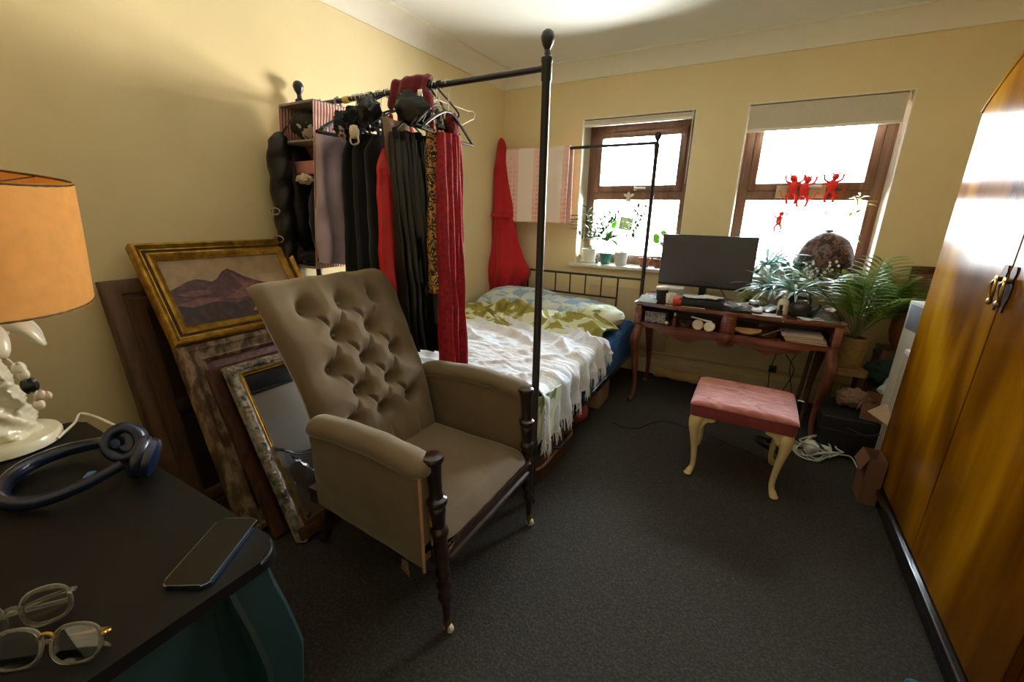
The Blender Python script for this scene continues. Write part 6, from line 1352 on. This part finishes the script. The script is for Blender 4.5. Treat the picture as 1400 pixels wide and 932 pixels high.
for y0, y1 in ((WY0 + .004, ym - .0015), (ym + .0015, WY1 - .004)):
    pr = [(y0, .106), (y1, .106)] + [(lerp(y1, y0, k / 24), wtop(lerp(y1, y0, k / 24)) - .012) for k in range(25)]
    b = B(yz(0)); b.prism(pr, WX, WX + .021)
    es = [e for e in b.bm.edges if all(abs(v.co.x - WX) < 1e-5 for v in e.verts)]
    bmesh.ops.bevel(b.bm, geom=es, offset=.004, segments=2, affect='EDGES'); d = b.build('door', M['veneer'], wr, ang=35)
    b = B(); yh = ym + (.028 if y0 > ym - .1 else -.028); 
    mH = Matrix(((0, 0, -1, WX), (1, 0, 0, yh), (0, 1, 0, 1.140), (0, 0, 0, 1)))
    esc = [(-.012, .075), (.012, .075), (.018, .055), (.012, .035), (.022, .01), (.020, -.02), (.010, -.045), (.006, -.07), (-.006, -.07), (-.010, -.045), (-.020, -.02), (-.022, .01), (-.012, .035), (-.018, .055)]
    b.prism(esc, .0, .004, mH); h = b.build('escutcheon', mat('dark_bronze_%d' % int(y0 * 10), srgb(52, 36, 24), .35, .8), d)
    b = B(mH); b.lathe([(.008, .004), (.008, .014), (.012, .018), (0, .022)], 12, (0, .03, 0)); b.tube(bez([(0, .03, .016), (.014, .012, .020), (.013, -.022, .018), (0, -.042, .016), (-.013, -.022, .018), (-.014, .012, .020), (0, .03, .016)], 26), .0042, 8); b.ball((0, -.044, .016), (.010, .012, .008), 10, 7); b.build('drop_handle', M['brass'], h)
b = B(); ed = [(WX + .004, y, wtop(y) + .004) for y in [lerp(WY0 - .01, WY1 + .006, k / N) for k in range(N + 1)]]; b.tube(ed, .008, 10); b.build('arched_cornice', M['veneer'], wr)
b = B(); b.box(WX - .004, XR - .02, WY0 + .01, WY1 - .01, 0, .075, .004); b.box(WX - .022, XR - .02, WY0, WY1 - .001, .066, .100, .008, 3); b.build('plinth', mat('ebonised_plinth', srgb(20, 18, 20), .25, coat=.6), wr)
b = B(); b.lathe([(.028, 0), (.032, .01), (.030, .03), (.02, .04), (0, .04)], 16, (2.83, 1.38, 0)); single('teal_reflection_stub', b, mat('teal_reflection_tint', srgb(34, 90, 104), .4), 'small teal stub standing in for a bluish reflection by the wardrobe plinth', 'stub')  # added teal stub, stands in for a bluish reflection near the plinth
# ================================================================ right-hand corner clutter
M['card'] = mat('brown_cardboard', srgb(142, 112, 84), .9, var=.06, scale=10, bmp=.05)
M['cardb'] = mat('dark_cardboard', srgb(120, 84, 60), .9, var=.06)
def open_box(label, cx_, cy_, w, d, h, rz, m, z=0, flap=.06, fl=(1, 1, 1, 1), grp='cardboard boxes in the right corner', inn=.003):
    t = thing('cardboard_box', label, 'box', (cx_, cy_, z), grp); Mb = LRS((cx_, cy_, z + .001), rz)
    b = B(Mb); b.box(-w / 2, w / 2, -d / 2, d / 2, 0, .004); b.box(-w / 2, -w / 2 + inn, -d / 2, d / 2, .004, h); b.box(w / 2 - inn, w / 2, -d / 2, d / 2, .004, h); b.box(-w / 2 + inn, w / 2 - inn, -d / 2, -d / 2 + inn, .004, h); b.box(-w / 2 + inn, w / 2 - inn, d / 2 - inn, d / 2, .004, h); b.build('box_body', m, t, smooth=False)
    for k, (px, py, L, a) in enumerate(((w / 2, 0, d, 0), (0, d / 2, w, pi / 2), (-w / 2, 0, d, pi), (0, -d / 2, w, -pi / 2))):
        if not fl[k]: continue
        Mf = Mb @ LRS((px, py, h), a) @ Matrix.Rotation(radians(30 + 20 * k), 4, 'Y'); b = B(Mf); b.box(-.001, flap, -L / 2, L / 2, -.0015, .0015); b.build('flap', m, t, smooth=False)
    return t
open_box('tall narrow open cardboard box standing against the wardrobe front', 2.878, 2.475, .070, .13, .245, .04, M['cardb'], flap=.07, fl=(0, 0, 1, 1))
open_box('flat open cardboard box raised on the black case beside the palm stand', 2.975, 2.97, .16, .22, .10, -.25, M['cardb'], z=.262, flap=.06, fl=(0, 1, 1, 1))
t = thing('black_case', 'large black case on the floor below the right end of the desk', 'case', (2.84, 3.02, 0))
b = B(); b.box(2.70, 3.10, 2.86, 3.20, .002, .255, .012, 3); b.build('case_body', mat('black_ballistic_cloth', srgb(15, 15, 16), .75, bmp=.2), t)
b = B(); b.tube([(2.698, 2.858, .17), (3.102, 2.858, .17), (3.102, 3.202, .17), (2.698, 3.202, .17)], .004, 6, closed=True); b.build('zip', M['blackmatt'], t)
b = B(); b.tube(bez([(2.83, 2.858, .20), (2.84, 2.835, .205), (2.90, 2.83, .19), (2.96, 2.835, .205), (2.97, 2.858, .20)], 14), .007, 8, flat=.5); b.build('carry_handle', M['blackmatt'], t)
lump('paper_bag', 'crumpled brown paper bag lying in front of the palm stand on the black case', 'bag', (2.855, 3.05, .318), (.085, .075, .055), mat('kraft_paper', srgb(132, 104, 86), .85, bmp=.3), 4, .3)
lump('carrier_bag', 'crumpled white carrier bag beside the wardrobe corner behind the boxes', 'bag', (3.06, 3.14, .36), (.075, .07, .10), mat('white_polythene', srgb(206, 214, 214), .4, bmp=.3), 7, .35)
lump('dark_green_cloth', 'dark green cloth heaped against the back wall right of the palm', 'cloth', (3.02, 3.34, .42), (.085, .08, .08), mat('bottle_green_cloth', srgb(22, 52, 40), .85, bmp=.2), 8, .35)
t = thing('card_folder', 'pale cardboard folder tipped against the wardrobe corner above the narrow box', 'folder', (2.90, 2.68, .30)); Mf = LRS((2.945, 2.70, .37), .5, .2, -.5); b = B(Mf); b.box(-.045, .045, -.08, .08, -.004, .004, .002); b.build('folder_cover', mat('pale_card', srgb(176, 150, 126), .85), t)
b = B(Mf); b.box(-.040, .048, -.075, .075, -.0025, .0025); b.build('papers', M['paper'], t)
# stack of white boxes between palm and wardrobe
t = thing('storage_box', 'tall white and blue-grey box standing between the palm and the wardrobe', 'box', (3.02, 2.87, 0)); Mb = LRS((3.045, 2.865, 0), .12)
b = B(Mb); b.box(-.075, .075, -.09, .09, .002, .945, .004); b.build('box_body', mat('white_box_card', srgb(198, 198, 190), .6, var=.05), t)
b = B(Mb); b.box(-.0765, -.072, -.065, .065, .80, .93, .001); b.box(-.055, .055, -.0915, -.088, .80, .93, .001); b.build('box_label', mat('blue_grey_print', srgb(130, 142, 156), .5), t)
b = B(Mb)
for k in range(5): b.box(-.06, .05, -.0912, -.089, .70 + .018 * k, .706 + .018 * k, .0004)
b.build('printed_lines', mat('grey_print', srgb(150, 148, 140), .6), t)
t = thing('storage_box', 'shorter grey-white box in front of the tall white box by the wardrobe', 'box', (2.98, 2.72, 0)); Mb = LRS((2.985, 2.725, 0), .05); b = B(Mb); b.box(-.035, .055, -.04, .04, .002, .72, .003); b.build('box_body', mat('grey_box_card', srgb(176, 168, 156), .6), t)
b = B(Mb); b.box(-.036, .056, -.041, .041, .70, .724, .002); b.build('box_lid', M['paper'], t)
t = thing('brown_board', 'plain brown board leaning on the back wall behind the white box', 'board', (3.2, 3.6, 0)); b = B(LRS((3.21, 3.625, 0), .0, radians(-4.2))); b.box(-.10, .16, -.010, .010, .002, 1.066, .003); b.build('board', mat('chocolate_board', srgb(116, 78, 58), .6, var=.05), t)
b = B(LRS((3.21, 3.625, 0), .0, radians(-4.2))); b.box(-.10, .16, -.014, -.0095, 1.02, 1.064, .002); b.build('top_batten', M['casewood'], t)
t = thing('leather_bag', 'rust brown leather bag propped behind the tall white box', 'bag', (3.06, 3.33, .5)); b = B(LRS((3.085, 3.40, .705), .2)); b.ball((0, 0, 0), (.075, .05, .14), 22, 14, fn=lambda d: 1 + .1 * nz(d.x * 3, d.y * 3, d.z * 3)); b.build('bag_body', mat('rust_leather', srgb(110, 58, 26), .5, bmp=.15), t)
b = B(); b.tube(bez([(3.03, 3.40, .79), (3.05, 3.40, .88), (3.10, 3.40, .90), (3.13, 3.40, .80)], 14), .007, 8, flat=.5); b.build('bag_strap', M['casewood'], t)
t = thing('storage_crate', 'dark wooden crate stack carrying the leather bag at the back wall', 'crate', (3.09, 3.45, 0)); b = B(); b.box(3.0, 3.20, 3.36, 3.56, .002, .33, .004); b.box(3.0, 3.18, 3.36, 3.55, .334, .562, .004); b.build('crate_body', M['brownwood'], t)
b = B()
for z in (.1, .2, .42, .5): b.box(2.996, 3.002, 3.37, 3.55, z, z + .02)
b.build('slat', M['casewood'], t)
# tripod easel legs leaning behind the desk
t = thing('folded_easel', 'dark folded wooden easel leaning under the right end of the desk', 'easel', (2.7, 3.3, 0))
for k, (x0, y0, x1, y1, zt) in enumerate(((2.60, 3.26, 2.66, 3.42, .585), (2.655, 3.24, 2.695, 3.44, .575))):
    b = B(); d = Vector((x1 - x0, y1 - y0, zt)); b.tube([(x0, y0, .002), (x1, y1, zt)], .013, 4); b.build('strut', M['brownwood'], t)
b = B(); b.tube([(2.61, 3.30, .15), (2.66, 3.29, .15)], .006, 6); b.build('crossbar', M['steel'], t)
# white cable coil and plug board
M['cable'] = mat('white_cable', srgb(198, 202, 190), .5)
t = thing('cable_coil', 'tangled heap of white cables on the carpet behind the stool', 'cable', (2.70, 2.80, 0))
rr = random.Random(4)
for k in range(6):
    b = B(); r = rr.uniform(.06, .115); c0 = Vector((2.70 + rr.uniform(-.03, .03), 2.80 + rr.uniform(-.03, .03), 0)); a0 = rr.uniform(0, 6)
    P = [(c0.x + r * (1 + .2 * sin(3 * a + k)) * cos(a), c0.y + r * .8 * sin(a), max(.006, .012 + .012 * k + .022 * sin(2 * a + k) + (.03 if k > 3 else 0) * sin(a + a0))) for a in [a0 + 2 * pi * 1.5 * j / 60 for j in range(61)]]
    b.tube(P, .0042, 7); b.build('cable_loop', M['cable'], t)
t = thing('power_adapter', 'white and dark green plug adapter lying in the heap of white cables', 'adapter', (2.72, 2.86, 0)); Mp_ = LRS((2.715, 2.87, .028), .5, .3); b = B(Mp_); b.box(-.065, .065, -.04, .04, -.024, .040, .016, 3); b.build('adapter_body', M['white'], t)
b = B(Mp_); b.box(-.022, .012, -.042, .042, -.026, .042, .012); b.build('dark_band', mat('dark_green_plastic', srgb(20, 60, 56), .4), t)
b = B(); b.tube(bez([(2.78, 2.83, .03), (2.83, 2.82, .045), (2.87, 2.80, .05), (2.90, 2.70, .012)], 12), .003, 6); b.build('lead', M['cable'], t)
t = thing('shoe', 'black flat shoe with a shiny gold toe under the desk behind the stool', 'shoe', (2.46, 2.78, 0)); Mq = LRS((2.478, 2.80, .001), 2.4)
def sho(u, v):
    x = lerp(-.11, .11, u); w = .040 * (1 - abs(2 * u - 1) ** 3.2) ** .5 * (1 + .18 * sin(2.6 * u)) if 0 < u < 1 else .001; h = interp([(0, .050), (.35, .058), (.6, .040), (1, .018)], u); a = pi * v
    return (x, -w * cos(a), .006 + h * sin(a) * (1 if not .12 < u < .55 else (.75 if abs(v - .5) > .2 else .35)))
b = B(Mq); b.surf(sho, 36, 16); b.build('upper', M['leather'], t, ang=70)
b = B(Mq); P = [(lerp(-.112, .112, k / 20), .042 * (1 - abs(2 * k / 20 - 1) ** 3.2) ** .5 * (1 + .18 * sin(2.6 * k / 20))) for k in range(21)]; b.prism(P + [(x, -y) for x, y in P[-2:0:-1]], 0, .008); b.build('sole', M['blackmatt'], t)
b = B(Mq); b.ball((.088, 0, .015), (.028, .026, .013), 16, 9); b.build('toe_cap', M['brass'], t)
# cable on the carpet by the desk leg
b = B(); b.tube(bez([(1.57, 2.585, .006), (1.63, 2.56, .004), (1.72, 2.60, .004), (1.765, 2.70, .004), (1.86, 2.80, .004), (2.0, 2.78, .004), (2.2, 2.72, .004), (2.42, 2.62, .004)], 50), .0035, 6); b.tube([(1.555, 2.595, .007), (1.572, 2.584, .007)], .006, 6)
single('charging_cable', b, M['blackmatt'], 'thin black charging cable curving over the carpet in front of the desk', 'cable')
b = B()
for P in ([(2.46, 3.47, .58), (2.47, 3.60, .42), (2.45, 3.66, .22), (2.46, 3.68, .06)], [(2.58, 3.47, .58), (2.52, 3.6, .40), (2.60, 3.66, .25), (2.56, 3.68, .06)], [(2.50, 3.48, .58), (2.60, 3.62, .44), (2.57, 3.66, .28), (2.62, 3.68, .06)]): b.tube(bez(P, 18), .0032, 6)
single('hanging_cables', b, M['blackmatt'], 'dark cables hanging down the wall behind the desk', 'cable')
b = B(); b.box(2.44, 2.49, 3.665, 3.698, .20, .25, .004); b.box(2.445, 2.485, 3.655, 3.667, .21, .24, .003); single('plug', b, M['blackmatt'], 'black plug in the wall socket behind the desk', 'plug')
# pipe boxing and loose skirting piece along the back wall
b = B(); b.tube([(1.47, D - .035, .20), (3.0, D - .035, .20)], .011, 10); o = b.build('trim_5', M['skirt']); o['kind'] = 'structure'
t = thing('rolled_mat', 'rolled beige mat lying against the skirting under the desk', 'mat', (1.80, 3.66, 0))
b = B(); P = bez([(1.60, 3.63, .045), (1.72, 3.635, .047), (1.86, 3.63, .046), (1.965, 3.632, .045)], 16); b.tube(P, [.040 + .003 * sin(k) for k in range(17)], 14, flat=1.05); b.build('roll', mat('beige_underlay', srgb(206, 172, 122), .85, var=.1, bmp=.2), t)
b = B(); b.tube([(1.966 + .0004 * k, 3.632 + (.034 - .0012 * k) * cos(k * .5), .045 + (.034 - .0012 * k) * sin(k * .5)) for k in range(26)], .003, 6); b.build('roll_end', M['casewood'], t)
# radiator panel low behind the bed head
t = thing('radiator', 'slim white radiator on the back wall under the left window', 'radiator', (1.3, 3.68, .2)); b = B(); b.box(.95, 1.66, D - .055, D - .03, .22, .74, .008); b.build('radiator_panel', M['skirt'], t)
b = B()
for k in range(17): b.box(.975 + k * .04, .990 + k * .04, D - .060, D - .053, .26, .70, .003)
b.build('ribs', M['skirt'], t)
for x in (1.05, 1.55): b = B(); b.box(x - .02, x + .02, D - .032, D, .30, .66); b.build('wall_bracket', M['skirt'], t)

# neighbouring outbuilding seen through the right window
t = thing('outbuilding', 'white outbuilding with scalloped ridge tiles outside beyond the right window', 'building', (3.3, 18.2, -2.5))
zr = 3.95
b = B(); b.box(2.44, 4.25, 18.05, 18.35, -2.5, zr - .05); b.build('gable_wall', mat('white_render', srgb(232, 232, 228), .8), t, smooth=False)
b = B()
for k in range(10): b.tube([(2.44 + .18 * k, 18.0, zr - .01), (2.61 + .18 * k, 18.0, zr - .02)], [.075, .055], 10)
b.build('ridge_tiles', mat('dark_slate_tile', srgb(50, 46, 44), .8), t)
b = B(); b.box(2.42, 4.27, 17.98, 18.4, zr - .095, zr - .06, .004); b.build('coping', mat('pale_coping', srgb(220, 218, 212), .8), t)
WORLD_STOPS = [(0, (.8, .78, .72)), (.40, (.8, .78, .74)), (.455, (.19, .195, .2)), (.565, (.19, .2, .205)), (.66, (.74, .88, 1)), (1, (.72, .87, 1))]
WORLD_STRENGTH = 50.0
GLOW = (Vector((.42, .90, .03)).normalized(), 40, 62.0, (1, .86, .66))
EXPOSURE = 1.22
# ================================================================ light, camera
wd = bpy.data.worlds.new('daylight'); SC.world = wd; wd.use_nodes = True
nt = wd.node_tree; bg = nt.nodes['Background']
tcn = nt.nodes.new('ShaderNodeTexCoord'); sep = nt.nodes.new('ShaderNodeSeparateXYZ')
nt.links.new(tcn.outputs['Generated'], sep.inputs[0])
rp = nt.nodes.new('ShaderNodeValToRGB')
for k, (p, c) in enumerate(WORLD_STOPS):
    if k >= 2: rp.color_ramp.elements.new(.5)
    rp.color_ramp.elements[k].position = p; rp.color_ramp.elements[k].color = C4(c)
mr = nt.nodes.new('ShaderNodeMapRange'); mr.inputs['From Min'].default_value = -1; mr.inputs['From Max'].default_value = 1
nt.links.new(sep.outputs['Z'], mr.inputs['Value']); nt.links.new(mr.outputs[0], rp.inputs['Fac'])
nt.links.new(rp.outputs['Color'], bg.inputs['Color']); bg.inputs['Strength'].default_value = WORLD_STRENGTH
# hazy brighter patch of sky low on the sunny side
dt = nt.nodes.new('ShaderNodeVectorMath'); dt.operation = 'DOT_PRODUCT'; dt.inputs[1].default_value = GLOW[0]
nt.links.new(tcn.outputs['Generated'], dt.inputs[0])
mxm = nt.nodes.new('ShaderNodeMath'); mxm.operation = 'MAXIMUM'; mxm.inputs[1].default_value = 0; nt.links.new(dt.outputs['Value'], mxm.inputs[0])
pw = nt.nodes.new('ShaderNodeMath'); pw.operation = 'POWER'; pw.inputs[1].default_value = GLOW[1]; nt.links.new(mxm.outputs[0], pw.inputs[0])
ml = nt.nodes.new('ShaderNodeMath'); ml.operation = 'MULTIPLY'; ml.inputs[1].default_value = GLOW[2]; nt.links.new(pw.outputs[0], ml.inputs[0])
bg2 = nt.nodes.new('ShaderNodeBackground'); bg2.inputs['Color'].default_value = C4(GLOW[3]); nt.links.new(ml.outputs[0], bg2.inputs['Strength'])
ads = nt.nodes.new('ShaderNodeAddShader'); nt.links.new(bg.outputs[0], ads.inputs[0]); nt.links.new(bg2.outputs[0], ads.inputs[1])
nt.links.new(ads.outputs[0], nt.nodes['World Output'].inputs['Surface'])
for w in (W1, W2):
    l = bpy.data.lights.new('daylight_portal', 'AREA'); l.shape = 'RECTANGLE'; l.size = w[1] - w[0]; l.size_y = ZT - ZS
    l.cycles.is_portal = True
    o = bpy.data.objects.new('daylight_portal', l); COL.objects.link(o)
    o.location = ((w[0] + w[1]) / 2, D + REC + .10, (ZS + ZT) / 2); o.rotation_euler = (radians(-90), 0, 0)
cam = bpy.data.cameras.new('camera'); co = bpy.data.objects.new('camera', cam); COL.objects.link(co)
f, pit, yaw, rol = 579.944, radians(16.87075), radians(-29.31559), radians(1.02293)
cp, sp, cy, sy, cr, sr = cos(pit), sin(pit), cos(yaw), sin(yaw), cos(rol), sin(rol)
fw = Vector((sy * cp, cy * cp, -sp)); rt = Vector((cy, -sy, 0)); up = rt.cross(fw)
r2 = rt * cr + up * sr; u2 = -rt * sr + up * cr
mm = Matrix((( r2.x, u2.x, -fw.x, 2.2167), (r2.y, u2.y, -fw.y, 0), (r2.z, u2.z, -fw.z, 1.35), (0, 0, 0, 1)))
co.matrix_world = mm
cam.sensor_width = 36; cam.sensor_fit = 'HORIZONTAL'; cam.lens = f / 1400 * 36; cam.clip_start = .01
SC.camera = co
vs = SC.view_settings; vs.view_transform = 'Standard'; vs.look = 'None'; vs.exposure = EXPOSURE; vs.gamma = 1; vs.use_curve_mapping = False
cy_ = SC.cycles
cy_.max_bounces = 14; cy_.diffuse_bounces = 8; cy_.glossy_bounces = 5; cy_.transmission_bounces = 6; cy_.transparent_max_bounces = 16
cy_.caustics_reflective = False; cy_.caustics_refractive = False; cy_.sample_clamp_indirect = 6
cy_.use_denoising = True
try: cy_.denoiser = 'OPENIMAGEDENOISE'
except Exception: pass
